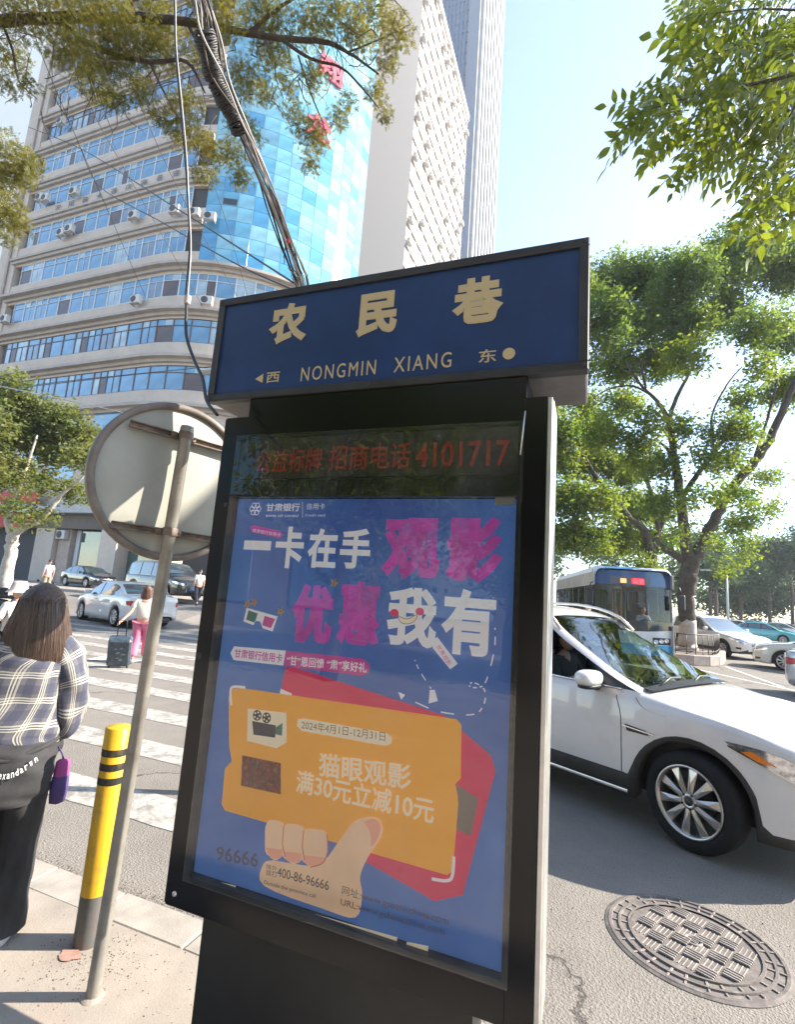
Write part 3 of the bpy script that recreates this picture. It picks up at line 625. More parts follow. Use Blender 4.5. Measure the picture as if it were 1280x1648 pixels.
# local disc frame: x=du, y=up, z=dn(away from us)
cz = 2.155
MDc = Matrix.Translation(dn * 0.075 + du * 0.02 + Vector((0, 0, cz))) @ MD
mb = MB(); mb.lathe([(0.001, -0.012), (0.12, -0.010), (0.25, -0.002), (0.345, 0.008), (0.352, 0.010)], 64, M=MDc); mb.build('mirror_back', M_DISC, mirror)
mb = MB(); mb.lathe([(0.348, 0.004), (0.352, -0.008), (0.372, -0.010), (0.382, 0.0), (0.382, 0.03), (0.35, 0.045)], 64, M=MDc); mb.build('rim', mat('rim_rubber', (.17, .14, .12), .6, noise=(12, .3)), mirror)
mb = MB(); mb.lathe([(0.001, 0.09), (0.15, 0.075), (0.26, 0.05), (0.35, 0.03)], 48, M=MDc); mb.build('mirror_face', mat('mirror_face', (.7, .7, .7), .05, 1.0), mirror)
for zz in (2.365, 1.905):
    B = Matrix.Translation(dn * 0.045 + Vector((0, 0, zz))) @ MD
    mb = MB(); mb.bbox(-0.235, 0.30, -0.016, -0.010, -0.012, 0.012, 0.0015, M=B); mb.bbox(-0.235, 0.30, 0.010, 0.016, -0.012, 0.012, 0.0015, M=B); mb.bbox(-0.235, 0.30, -0.012, 0.012, 0.008, 0.013, 0.0015, M=B)
    br = mb.build('bracket', M_RUST, mirror)
    mb = MB(); mb.lathe([(0.033, -0.018), (0.034, -0.015), (0.034, 0.015), (0.033, 0.018)], 20, M=Matrix.Translation((0, 0, zz)))
    for sx in (-0.045, 0.045):
        mb.bbox(sx - 0.012, sx + 0.012, -0.013, 0.013, -0.03, 0.012, 0.002, M=B)
        mb.tube([tuple(B @ Vector((sx, 0, -0.05))), tuple(B @ Vector((sx, 0, 0.02)))], 0.005, 8)
    mb.build('clamp', M_RUST, mirror)
# ------------------------------------------------------------------ bollard
M_YEL = mat('yellow_paint', (0.62, 0.36, 0.02), 0.38, noise=(4, 0.08), dirt=(8, (0.30, 0.17, 0.06), 0.85), bump=(25, 0.08, 0.003))
M_BG = mat('bollard_grey', (0.11, 0.105, 0.10), 0.45, noise=(6, 0.25), dirt=(5, (0.25, 0.06, 0.04), 0.6))
bol = empty('bollard', (-2.135, 1.985, 0), 0, 'yellow and black banded steel bollard with scuffed top on the pavement edge', 'bollard')
R = 0.058; HB = 0.97
def ring(z0, z1, mt, name, rr=R):
    mb = MB(); mb.lathe([(rr, z0), (rr, z1)], 32); return mb.build(name, mt, bol)
mb = MB(); mb.lathe([(R, 0.24), (R, HB - 0.006), (R - 0.006, HB), (0.001, HB + 0.001)], 36); mb.build('post', M_YEL, bol)
ring(0, 0.24, M_BG, 'base_band', R)
for k in range(3): ring(HB - 0.128 - k * 0.063, HB - 0.096 - k * 0.063, mat('black_tape', (.02, .019, .018), .5, dirt=(20, (.2, .13, .04), .6)), 'band', R + .001)
mirror.rotation_euler = (-.0145, .0175, 0)
M_STAIN = mat('red_spill', (0.29, 0.17, 0.135), 0.8, noise=(20, .3))
mb = MB(); c = on_z(112, 1536, 0.034); n = 26
mb.add([(c.x + (.052 + .008 * sin(3 * t) + .006 * sin(5 * t + 1)) * cos(t), c.y + (.036 + .004 * cos(4 * t)) * sin(t), 0.0345) for t in np.linspace(0, 2 * pi, n + 1)[:-1]], [tuple(range(n))])
tag(mb.build('red_paint_spill', M_STAIN), 'red paint spill at the foot of the yellow bollard', 'paint spill')
# ------------------------------------------------------------------ manhole cover
mc = (on_z(985, 1470) + on_z(1272, 1590)) * 0.5
P4 = [on_z(987, 1462), on_z(1279, 1580), on_z(1045, 1438), on_z(1205, 1625)]
mhc = Vector((sum(p.x for p in P4) / 4, sum(p.y for p in P4) / 4, 0)); MR = 0.40
M_IRON = mat('cast_iron', (0.15, 0.13, 0.12), 0.75, 0.1, spec=.25, noise=(12, 0.3, 8), dirt=(14, (0.30, 0.26, 0.22), 0.8), bump=(90, 0.3, 0.003))
M_IRON2 = mat('cast_iron_worn', (0.27, 0.235, 0.21), 0.65, 0.15, noise=(14, .35), dirt=(9, (.16, .135, .12), .8))
mh = empty('manhole_cover', mhc, radians(-27), 'round cast iron manhole cover with checkered relief in the road', 'manhole cover')
mb = MB()
mb.lathe([(MR + .03, 0.003), (MR + .015, 0.008), (MR + .01, 0.011), (MR - .005, 0.011), (MR - .01, 0.004), (MR - .035, 0.004), (MR - .038, 0.012), (MR - .05, 0.012), (MR - .053, 0.005), (MR - .085, .005), (MR - .088, .014), (MR - .1, .014)], 64, smooth=False)
mb.build('ring_frame', M_IRON, mh)
mb = MB(); mb.bbox(MR - .083, MR - .04, -0.006, 0.006, 0.0035, 0.0105, .0015); mb.bbox(MR - .034, MR - .008, -0.005, 0.005, 0.0035, 0.0105, .0015); rib_me = mb.mesh('ring_rib', M_IRON2)
for k in range(28): link_mesh('ring_rib', rib_me, mh, None, (0, 0, k * 2 * pi / 28 + (.03 if k % 2 else 0)))
mb = MB(); mb.lathe([(0.001, 0.006), (MR - .1, 0.006)], 48, smooth=False); mb.build('cover_plate', M_IRON, mh)
mb = MB(); s_ = 0.086; Rr = MR - .105
for i in range(-4, 4):
    for j in range(-4, 4):
        cx, cy = (i + .5) * s_, (j + .5) * s_
        if hypot(cx, cy) > Rr - 0.028: continue
        if hypot(cx, cy) < 0.05: continue
        if (i + j) % 2 == 0:
            for q in range(4): mb.bbox(cx - s_ * .44, cx + s_ * .44, cy + (q - 1.5) * .0205 - .006, cy + (q - 1.5) * .0205 + .006, 0.006, 0.017, .0025)
        else:
            for q in range(4): mb.bbox(cx + (q - 1.5) * .0205 - .003, cx + (q - 1.5) * .0205 + .003, cy - s_ * .44, cy + s_ * .44, 0.006, 0.0095, .001)
o = mb.build('relief_bar', M_IRON2, mh); o['kind'] = 'stuff'
mb = MB(); mb.lathe([(.048, .006), (.046, .014), (.036, .014), (.034, .008), (.001, .008)], 24); mb.build('centre_boss', M_IRON2, mh)
mb = MB()
for q in range(3): mb.bbox(-.026, .026, -.02 + q * .016, -.012 + q * .016, .008, .014, .001)
mb.build('boss_mark', M_IRON2, mh)
# ------------------------------------------------------------------ curved office building across the crossing
BY = 30.0; RC = 13.0; XC = -35.8; XL = -55.3
M_TILE = mat('beige_wall_tile', (0.48, 0.40, 0.335), 0.75, noise=(0.6, 0.10, 8), bump=(40, 0.1, 0.004), dirt=(0.9, (0.33, 0.26, 0.21), 0.4))
M_LEDGE = mat('ledge_plaster', (0.38, 0.33, 0.29), 0.8, noise=(1.5, 0.15, 8), dirt=(3, (0.17, 0.14, 0.12), 0.5))
M_WFR = mat('white_window_frame', (0.55, 0.56, 0.57), 0.4)
M_DFR = mat('dark_window_frame', (0.10, 0.07, 0.07), 0.5)
def pane_mat(name, col, rough=0.06, spec=1.0):
    return mat(name, col, rough, 0.0, spec, noise=(0.5, 0.35, 2), coat=0.6)
M_G = [pane_mat('pane_blue', (0.10, 0.23, 0.36)), pane_mat('pane_curtain', (0.30, 0.38, 0.42)), pane_mat('pane_grey', (0.13, 0.18, 0.23)), pane_mat('pane_open_dark', (0.09, 0.065, 0.06), 0.5, 0.3)]
M_SKYG = [pane_mat('glass_cyan', (0.09, 0.30, 0.44)), pane_mat('glass_cyan_pale', (0.15, 0.37, 0.48)), pane_mat('glass_cyan_deep', (0.05, 0.24, 0.42)), pane_mat('glass_grey_blue', (0.12, 0.28, 0.38)), pane_mat('glass_white_blue', (0.21, 0.42, 0.50))]
office = empty('office_building', (-45, BY, 0), 0, 'tall curved beige office building with ribbon windows and a blue glass bay', 'office building')
def par_keep(o, p):
    o.parent = p; o.matrix_parent_inverse = Matrix.Translation(-Vector(p.location)); return o
SL = XC - XL                                   # straight run
ARC = RC * pi / 2
def fac(s, out=0.0):
    """point and outward direction of the front at arc length s from the left corner"""
    if s <= SL: return Vector((XL + s, BY - out, 0)), Vector((0, -1, 0))
    a = (s - SL) / RC; n = Vector((sin(a), -cos(a), 0)); return Vector((XC, BY + RC, 0)) + n * (RC + out), n
def ribbon(s0, s1, z0, z1, out, thick, mb=None, mi=0, step=1.2):
    mb = mb or MB(); n = max(1, int((s1 - s0) / step)); S = [s0 + (s1 - s0) * i / n for i in range(n + 1)]
    rows = []
    for (o_, z) in ((out - thick, z0), (out, z0), (out, z1), (out - thick, z1)):
        rows.append([tuple(fac(s, o_)[0] + Vector((0, 0, z))) for s in S])
    rows.append(rows[0]); mb.grid(rows, mi, smooth=False, flip=True)
    for s, fl in ((s0, 0), (s1, 1)):
        q = [tuple(fac(s, o_)[0] + Vector((0, 0, z))) for (o_, z) in ((out - thick, z0), (out, z0), (out, z1), (out - thick, z1))]
        mb.add(q if fl == 0 else q[::-1], [(0, 1, 2, 3)], mi)
    return mb
NF = 17; Z0 = 17.0; FH = 4.22; WH = 2.15
GS = SL + RC * radians(18)                      # where the glass bay starts on the curve
def fz(k): return Z0 + FH * k
SEND = SL + ARC
# core behind
mb = MB(); mb.prism([(XL + .3, BY + .35), (XC, BY + .35)] + [(XC + (RC - .35) * sin(a), BY + RC - (RC - .35) * cos(a)) for a in np.linspace(.08, pi / 2, 12)] + [(XC + RC - .35, BY + 26), (XL + .3, BY + 26)], 0, fz(NF) - 1)
par_keep(mb.build('core', mat('dark_interior', (0.05, 0.05, 0.055), 0.8)), office)
for k in range(-1, NF):
    zb_ = fz(k) + WH; zt = fz(k + 1)
    send = SEND if k < 3 else GS
    mb = ribbon(0.0, send, zb_, zt, 0.0, 0.3); par_keep(mb.build('wall_band', M_TILE), office)
    if k >= -1:
        mb = ribbon(-0.35, send if k < 2 else (SEND if k == 2 else GS), zt - 1.55, zt - 1.30, 0.75 if k in (-1, 0, 1, 2) else 0.45, 0.74 if k in (-1, 0, 1, 2) else 0.44)
        ribbon(-0.2, send, zt - 1.85, zt - 1.551, 0.28, 0.27, mb)
        par_keep(mb.build('ledge', M_LEDGE), office)
mb = ribbon(0, SEND, FZ + 6.3, fz(0) - 2.1, 0.0, 0.3); par_keep(mb.build('wall_band', M_TILE), office)
# corner strip wall at the left end and downpipe
mb = MB(); mb.box(XL - 2.6, XL - 0.001, BY - 0.1, BY + 20, 0, fz(NF) + 1); par_keep(mb.build('corner_pier', M_TILE), office)
mb = MB(); mb.tube([(XL - 0.9, BY - 0.25, 1), (XL - 0.9, BY - 0.25, fz(NF))], 0.14, 8); par_keep(mb.build('downpipe', M_LEDGE), office)
# window bays: shared meshes
BW = 1.62
def bay_mesh(kind, w_=BW, h_=WH):
    mb = MB(); fr_ = 0.05; d = 0.10
    big = kind in (0, 1, 2)
    mb.box(0, w_, 0.0, d, 0, fr_, 0); mb.box(0, w_, 0, d, h_ - fr_, h_, 0); mb.box(0, fr_, 0.001, d - .001, fr_, h_ - fr_, 0); mb.box(w_ - fr_, w_, 0.001, d - .001, fr_, h_ - fr_, 0)
    zt = h_ * 0.70
    mb.box(fr_, w_ - fr_, .004, d - .004, zt, zt + fr_, 0)
    if kind not in (0, 3): mb.box(w_ * .5 - .02, w_ * .5 + .02, .006, d - .006, fr_, zt, 0)
    if kind in (2, 4): mb.box(w_ * .5 - .02, w_ * .5 + .02, .006, d - .006, zt + fr_, h_ - fr_, 0)
    a, b, c, e = [(1, 2, 1, 1), (2, 2, 2, 2), (1, 1, 2, 1), (4, 1, 1, 2), (2, 4, 3, 1), (3, 3, 1, 1)][kind]
    y = 0.06
    def pane(x0, x1, z0, z1, mi, yy=y): mb.add([(x0, yy, z0), (x1, yy, z0), (x1, yy, z1), (x0, yy, z1)], [(0, 1, 2, 3)], mi)
    pane(fr_, w_ * .5, fr_, zt, a); pane(w_ * .5, w_ - fr_, fr_, zt, a if kind in (0, 3) else b, y - .01 * (kind not in (0, 3))); pane(fr_, w_ * .5, zt + fr_, h_ - fr_, c); pane(w_ * .5, w_ - fr_, zt + fr_, h_ - fr_, e)
    return mb
bays_w = [bay_mesh(k).mesh('window', [M_WFR] + M_G) for k in range(6)]
bays_d = [bay_mesh(k).mesh('window', [M_DFR] + M_G) for k in range(6)]
def put_bay(me, s, z, parent, chord=BW):
    p, n = fac(s); q, _ = fac(s + chord); t = (q - p); ang = atan2(t.y, t.x)
    p = p - n * 0.02
    o = link_mesh('window', me, parent, (p.x - parent.location.x, p.y - parent.location.y, z), (0, 0, ang)); return o
rb = random.Random(11); cnt = 0
for k in range(NF):
    z = fz(k); send = SEND if k < 3 else GS
    s = 1.1; dark = k in (0, 1, 7, 9)
    while s + BW < send and cnt < 296:
        if k > 6 and s > 24: break
        kd = rb.choices(range(6), (5, 2, 4, 2, 1.4, 1.4))[0]
        if k == 0: kd = rb.choices((0, 2, 3, 4), (6, 4, 1, 1))[0]
        put_bay((bays_d if dark else bays_w)[kd], s, z, office); cnt += 1; s += BW
# lower storeys (podium) windows and shop fronts
# glass bay: panels one by one
PWD, PHT = 1.36, 1.40
def panel_mesh(mi, kind=0):
    mb = MB(); g_ = 0.012
    mb.bbox(g_, PWD - g_, -0.03, 0.02, g_, PHT - g_, 0.006, 0)
    me = mb.mesh('glass_panel', [M_SKYG[mi]]); return me
pms = [panel_mesh(i) for i in range(5)]
mb = MB(); mb.bbox(0.012, PWD - .012, -0.03, .02, .012, PHT - .012, .006, 0)
mb.box(0.08, PWD - .08, -0.035, -0.031, 0.1, PHT * .5, 1); pm_open = mb.mesh('glass_panel', [M_SKYG[0], mat('open_gap', (.02, .03, .04), .5)])
mb = ribbon(GS - 0.02, SEND, fz(3) - 1.0, fz(NF) - 2, -0.03, 0.1); par_keep(mb.build('bay_backing', mat('bay_backing', (0.35, 0.42, 0.45), 0.6)), office)
ncol = int((SEND - GS) / PWD); rows_ = 38; c2 = 0
ccols = list(range(ncol))
for r_ in range(rows_):
    z = fz(3) - 1.0 + r_ * PHT
    for c in ccols:
        if c2 >= 298: break
        s = GS + c * PWD; p, n = fac(s); q, _ = fac(s + PWD); t = q - p; ang = atan2(t.y, t.x)
        wgt = (2, 5, .8, 1.4, 5) if r_ > 7 else (4, 4, 2.6, 1.2, 1.5)
        me = pms[rb.choices(range(5), wgt)[0]]
        if (r_, c) in ((4, 1), (9, 9), (5, 10)): me = pm_open
        o = link_mesh('glass_panel', me, office, (p.x - office.location.x, p.y - office.location.y, z), (0, 0, ang)); c2 += 1
mb = MB()   # rest of the bay above, farther up: joined
R0_ = c2 // ncol
for r_ in range(R0_, rows_):
    z = fz(3) - 1.0 + r_ * PHT
    for c in range(ncol):
        if r_ == R0_ and c < c2 % ncol: continue
        s = GS + c * PWD; p, n = fac(s, .02); q, _ = fac(s + PWD, .02); g_ = .012
        mb.add([(p.x, p.y, z + g_), (q.x, q.y, z + g_), (q.x, q.y, z + PHT - g_), (p.x, p.y, z + PHT - g_)], [(0, 1, 2, 3)], rb.choices(range(5), (2, 5, .8, 1.4, 5))[0])
o = mb.build('upper_glass_panels', M_SKYG); par_keep(o, office); o['kind'] = 'stuff'
# row of small dark letters above the third ledge, and big red characters on the glass
M_LET = mat('dark_letters', (0.09, 0.07, 0.07), 0.5)
zz = fz(5) - 1.05
for i, ch in enumerate('农民巷大酒店商务宾馆中心'):
    s = 4.6 + i * 1.9; p, n = fac(s, 0.12); t = Vector((-n.y, n.x, 0)); 
    o = lettering(ch, M_LET, p + Vector((0, 0, zz)), t, (0, 0, 1), 0.8, 0.8, office, 0.01, 'lettering'); o.matrix_parent_inverse = Matrix.Translation(-Vector(office.location))
M_PINK = mat('red_letter', (0.45, 0.05, 0.09), 0.5)
for ch, pxy, h in (('翔', (534, 112), 2.7), ('龙', (514, 205), 2.7)):
    a = degrees(0)
    # find point on the curve under that photo point
    d = ray(*pxy); best = None
    for i in range(400):
        s = SL + ARC * i / 400; p, n = fac(s, 0.25); az = atan2(p.x, p.y)
        e = abs(az - atan2(d.x, d.y))
        if best is None or e < best[0]: best = (e, s, p, n)
    _, s, p, n = best; z = CAM_H + d.z / hypot(d.x, d.y) * hypot(p.x, p.y); t = Vector((-n.y, n.x, 0))
    me = text_mesh(ch, 0.02); 
    o = lettering(ch, M_PINK, p - t * h / 2 + Vector((0, 0, z - h / 2)), t, (0, 0, 1), h, h, office, 0.03, 'red_character'); o.matrix_parent_inverse = Matrix.Translation(-Vector(office.location))
    so_ = o.modifiers.new('depth', 'SOLIDIFY'); so_.thickness = 0.18
# ground floor: piers, canopy, shop window, banner
M_SHOPG = pane_mat('shop_glass', (0.04, 0.09, 0.09))
M_BRN = mat('brown_fascia', (0.10, 0.075, 0.06), 0.6, noise=(2, 0.2))
def gb(name, x0, x1, y0, y1, z0, z1, mt, r_=0.02):
    mb = MB(); mb.bbox(x0, x1, y0, y1, z0, z1, r_); return par_keep(mb.build(name, mt), office)
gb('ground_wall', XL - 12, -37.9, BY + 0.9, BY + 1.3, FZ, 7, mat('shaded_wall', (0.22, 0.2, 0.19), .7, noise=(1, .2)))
gb('canopy', XL - 12, -29.5, BY - 1.6, BY + 0.4, 6.25, 6.9, mat('canopy_grey', (0.34, 0.34, 0.35), .5, noise=(2, .15)))
gb('fascia', -44.3, -29.6, BY - 0.75, BY - 0.1, 5.05, 6.24, M_BRN)
gb('pier', -43.9, -41.7, BY - .7, BY + .5, FZ, 6.24, M_TILE); gb('pier', -41.6, -40.2, BY - .3, BY + .5, FZ, 5.04, mat('pier_tile', (.42, .33, .27), .7, noise=(2, .15)))
gb('shop_window', -39.6, -36.2, BY + .2, BY + .3, FZ + .5, 5.04, M_SHOPG); gb('window_post', -40.1, -39.65, BY + .1, BY + .4, FZ, 5.04, M_WFR)
gb('pier', -36.1, -34.3, BY - .9, BY + .6, FZ, 5.04, mat('cream_pier', (.55, .46, .38), .6, noise=(2, .08)))
gb('shop_window', -34.2, -30.5, BY + .2, BY + .3, FZ + .5, 5.04, M_SHOPG)
gb('pier', -30.4, -29.0, BY - .9, BY + .6, FZ, 5.04, MATS['cream_pier'])
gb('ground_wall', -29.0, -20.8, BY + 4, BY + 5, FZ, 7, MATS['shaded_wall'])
gb('awning_board', XL - 12, -44.2, BY - 1.0, BY - .7, 5.0, 8.1, mat('red_banner', (0.42, 0.012, 0.01), .6, noise=(1, .15)))
gb('shop_window', -52, -48, BY + .5, BY + .6, FZ + .3, 4.9, M_SHOPG); gb('shop_door', -47.5, -46, BY + .4, BY + .6, FZ, 4.2, mat('grey_shutter', (.2, .2, .22), .5))
for i in range(5):
    mb = MB(); mb.bbox(0, 3.2, 0, .1, 0, 2.6, .02, 0); o = mb.build('upper_window', M_G[i % 2], office); o.location = (-54 + i * 4.6 + 45, .0 - 0.04, 9.4)
    mb = MB(); mb.bbox(0, 3.2, 0, .1, 0, 2.6, .02, 0); o = mb.build('upper_window', M_G[(i + 1) % 2], office); o.location = (-54 + i * 4.6 + 45, -.04, 13.0)
# street lamp head sticking out beside the sign
# ------------------------------------------------------------------ air conditioners on the ledges
M_AC = mat('ac_casing', (0.52, 0.50, 0.47), 0.5, noise=(3, .1), dirt=(4, (.3, .26, .22), .5)); M_ACD = mat('ac_grille', (0.05, 0.05, 0.05), .6)
def make_ac():
    t = empty('air_conditioner')
    mb = MB(); mb.bbox(-.5, .5, -.2, .2, 0, .72, .02); mb.build('casing', M_AC, t)
    mb = MB(); mb.lathe([(.30, 0), (.30, .02), (.26, .03), (.001, .03)], 18, M=Matrix.Translation((-.14, -.2, .36)) @ Matrix.Rotation(pi / 2, 4, 'X')); mb.build('fan_grille', M_ACD, t)
    mb = MB(); mb.box(-.45, -.40, -.25, .35, -.08, -.001); mb.box(.40, .45, -.25, .35, -.08, -.001); mb.build('mounting_bracket', M_LEDGE, t)
    return t
ac0 = make_ac(); ac_used = [False]
def place_ac(s, z, label, out=0.65, sc=1.0, group='air conditioners on the curved office building'):
    o = ac0 if not ac_used[0] else copy_tree(ac0); ac_used[0] = True
    p, n = fac(s, out); o.location = (p.x, p.y, z); o.rotation_euler = (0, 0, atan2(n.x, -n.y)); o.scale = (sc,) * 3
    tag(o, label, 'air conditioner', group); return o
def s_of(px, py):
    d = ray(px, py); az = atan2(d.x, d.y); best = min(((abs(atan2(fac(i * .1)[0].x, fac(i * .1)[0].y) - az), i * .1) for i in range(0, int(SEND * 10))))
    s = best[1]; p = fac(s, .5)[0]; return s, CAM_H + d.z / hypot(d.x, d.y) * hypot(p.x, p.y)
for (px, py, lab) in ((107, 200, 'highest air conditioner at the left end of the curved office building'), (83, 323, 'first of two small air conditioners under the lettered band'), (74, 322, 'air conditioner at the very corner of the building under the lettered band'),
        (128, 312, 'larger air conditioner standing out in the middle of the dark letters'), (122, 372, 'big air conditioner of the pair left on the fifth ledge'), (108, 378, 'small air conditioner of the pair left on the fifth ledge'),
        (224, 350, 'single air conditioner between the two groups on the fifth ledge'), (289, 340, 'left one of two air conditioners beside the glass bay'), (318, 344, 'right one of two air conditioners beside the glass bay'), (342, 350, 'small pale unit touching the edge of the glass bay'),
        (228, 485, 'air conditioner alone on the second ledge from below'), (337, 485, 'air conditioner on the second ledge hidden partly behind the sign'), (18, 516, 'air conditioner on the corner of the second ledge at far left')):
    s, z = s_of(px, py); place_ac(s, z - .4, lab, .55)
s, z = s_of(118, 855); o = copy_tree(ac0); o.location = (-40.9, BY - .55, 4.2); tag(o, 'air conditioner over the black sedan on the ground floor pier', 'air conditioner', 'air conditioners on the curved office building')
# ------------------------------------------------------------------ slab block with the bright side wall
M_SLABG = mat('slab_shaded_render', (0.17, 0.155, 0.165), 0.8, noise=(.3, .06, 4)); M_SLABW = mat('slab_white_render', (0.50, 0.45, 0.41), 0.8, noise=(.5, .06, 4), dirt=(.6, (.5, .42, .36), .4))  # end wall's shade is put into a darker grey than the sunlit side
M_GROOVE = mat('groove_shadow_grey', (0.18, 0.15, 0.14), .8)
slab = empty('slab_block', (-30, 70, 0), 0, 'slab block with grey end wall and bright side covered in air conditioners', 'apartment block')
SXX, SY0, SY1, SZT = -23.43, 54.8, 84.5, 95.0
mb = MB(); mb.box(-42, SXX - .25, SY0 + .2, SY1, 0, SZT - .5); par_keep(mb.build('core', M_SLABW), slab)
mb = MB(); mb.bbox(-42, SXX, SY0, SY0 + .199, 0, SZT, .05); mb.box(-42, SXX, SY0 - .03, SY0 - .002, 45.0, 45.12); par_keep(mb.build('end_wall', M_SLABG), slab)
mb = MB(); mb.bbox(-43, SXX + .3, SY0 - .3, SY1 + .3, SZT, SZT + 1.6, .1); par_keep(mb.build('parapet', M_SLABW), slab)
nfl = 29; fh = SZT / nfl
gm = pane_mat('slab_window_glass', (0.30, 0.29, 0.29), .3, .5)
wm_ = MB(); wm_.bbox(-.05, .05, 0, 1.7, 0, 1.5, .02); wmesh = wm_.mesh('window', gm)
for k in range(8, nfl):
    mb = MB(); mb.box(SXX - .249, SXX, SY0 + .2, SY1, k * fh + 1.95, (k + 1) * fh); par_keep(mb.build('spandrel', M_SLABW), slab)
    mb = MB(); mb.box(SXX - .249, SXX - .02, SY0 + .2, SY0 + 1.2, k * fh, k * fh + 1.949); mb.build('pier', M_SLABW); 
    o = bpy.data.objects[-1] if False else None
for o in [x for x in bpy.data.objects if x.name.startswith('pier') and x.parent is None]: par_keep(o, slab)
wc = 0
for k in range(8, nfl):
    for j in range(12):
        o = link_mesh('window', wmesh, slab, (SXX - .14 + 30, SY0 + 1.6 + j * 2.35 - 70, k * fh + .3)); wc += 1
    mb = MB()
    for j in range(12): mb.box(SXX - .248, SXX - .03, SY0 + 1.2 + j * 2.35 + 2.12, SY0 + 1.2 + j * 2.35 + 2.74, k * fh + .001, k * fh + 1.949)
    mb.box(SXX - .05, SXX + .12, SY0 + .25, SY1, k * fh + 1.9, k * fh + 2.05); mb.box(SXX - .05, SXX + .10, SY0 + .25, SY1, k * fh - .06, k * fh + .09)
    par_keep(mb.build('floor_band', M_SLABW), slab)
ra = random.Random(5); nac = 0
acm = MB(); acm.bbox(0, .55, -.5, .5, 0, .75, .03, 0); acm.box(.551, .56, -.35, .2, .1, .6, 1); acmesh = acm.mesh('air_conditioner', [M_AC, M_ACD])
ORD = 'first second third fourth fifth sixth seventh eighth ninth tenth eleventh twelfth thirteenth fourteenth fifteenth sixteenth seventeenth eighteenth nineteenth'.split()
for k in range(11, nfl):
    m_ac = 0
    for j in range(12):
        if ra.random() < 0.30 and nac < 64:
            o = link_mesh('air_conditioner', acmesh, None, (SXX + .14, SY0 + 2.5 + j * 2.35, k * fh + 2.1)); nac += 1; m_ac += 1
            tag(o, 'air conditioner on the bright slab wall, %s row below the roof, %s from the corner' % (ORD[nfl - 1 - k], ORD[m_ac - 1]), 'air conditioner', 'air conditioners on the slab block')
# ------------------------------------------------------------------ far tower with ribs
tower = empty('skyscraper', (-36, 120, 0), 0, 'very tall blue grey skyscraper with bright vertical ribs behind the slab block', 'skyscraper')
TX = -30.0; TY0 = 116.0; TY1 = 145.5; TZ = 250
M_TG = mat('tower_grey_glass', (0.06, 0.10, 0.19), 0.3, 0, .8); M_TR = mat('tower_rib', (0.36, 0.36, 0.38), .5); M_TD = mat('tower_recess', (0.16, 0.16, 0.19), .5)
mb = MB(); mb.box(TX - 40, TX, TY0, TY1, 0, TZ); par_keep(mb.build('shaft', M_TD), tower)
for i in range(8):
    y = TY0 + 0.4 + i * (TY1 - TY0 - .8 - 1.6) / 7; mb = MB(); mb.bbox(TX, TX + 0.9, y, y + 1.6, 0, TZ, .05); par_keep(mb.build('rib', M_TR), tower)
mb = MB(); mb.bbox(TX - 3.2, TX + .0, TY0 - .8, TY0 - .01, 0, TZ, .05); par_keep(mb.build('corner_pier', mat('tower_corner', (.16, .18, .24), .5)), tower)
for i in range(14):
    x = TX - 3.9 - i * 1.15; mb = MB(); mb.bbox(x - .8, x, TY0 - .35, TY0 - .01, 0, TZ, .04); par_keep(mb.build('mullion', M_TG), tower)
mb = MB()
for k in range(60): mb.box(TX - 40, TX - 3.3, TY0 - .25, TY0 - .012, 30 + k * 3.6, 30 + k * 3.6 + .7)
o = mb.build('floor_band', mat('tower_band', (.09, .14, .23), .5)); par_keep(o, tower); o['kind'] = 'stuff'
# ------------------------------------------------------------------ bright building at far left with the vertical sign, and the strip block beside it
left = empty('hotel_block', (-66, 34, 0), 0, 'sunlit pale block at the left edge with a vertical sign of grey characters', 'hotel block')
M_LB = mat('left_block_wall', (0.50, 0.47, 0.45), 0.8, noise=(.5, .06))
mb = MB(); mb.box(-90, XL - 2.62, BY + .4, BY + 22, 0, 26.6); par_keep(mb.build('lower_wall', M_LB), left)
for i, ch in enumerate('兰州国际酒店'):
    p = on_y(12, 400 + i * 33 - 0 , BY + .3); lettering(ch, mat('grey_sign_letters', (.16, .2, .26), .5), (XL - 5.4 + i * .28 * 0, BY + .33, 31 - i * 2.3 - 4), (1, 0, 0), (0, 0, 1), 1.4, 1.5, left, .02).matrix_parent_inverse = Matrix.Translation(-Vector(left.location))
for i in range(7):
    mb = MB(); mb.bbox(XL - 9 + (i % 2) * 2.2, XL - 8 + (i % 2) * 2.2 + .6, BY + .3, BY + .45, 4 + i * 3, 5.6 + i * 3, .02); par_keep(mb.build('window', M_G[2]), left)
ft = empty('pale_tower', (-120, 60, 0), 0, 'overexposed white tower with stubby balconies beyond the hotel block', 'tower')
mb = MB(); mb.box(-150, -104, 58, 90, 0, 140); par_keep(mb.build('wall', mat('white_tower_wall', (.8, .78, .74), .7)), ft)
for i in range(26):
    mb = MB(); mb.bbox(-103.99, -102.4, 62, 66, 20 + i * 4.2, 21.2 + i * 4.2, .05); par_keep(mb.build('balcony', mat('balcony_grey', (.35, .32, .34), .7)), ft)
    mb = MB(); mb.bbox(-103.99, -102.4, 76, 80, 20 + i * 4.2, 21.2 + i * 4.2, .05); par_keep(mb.build('balcony', MATS['balcony_grey']), ft)
# ------------------------------------------------------------------ behind the camera (seen in the kiosk glass)
bk = empty('shop_building', (0, -14, 0), 0, 'plain shop building behind the viewer across the pavement', 'building')
mb = MB(); mb.box(-26, 22, -20, -13.0, 0, 17); par_keep(mb.build('wall', mat('back_wall', (.2, .17, .15), .8, noise=(1, .2))), bk)
for i in range(10):
    for k in range(4):
        mb = MB(); mb.bbox(-24 + i * 4.6, -21.2 + i * 4.6, -13.0, -12.9, 1.0 + k * 4.1, 3.5 + k * 4.1, .03); par_keep(mb.build('window', M_G[(i + k) % 3]), bk)
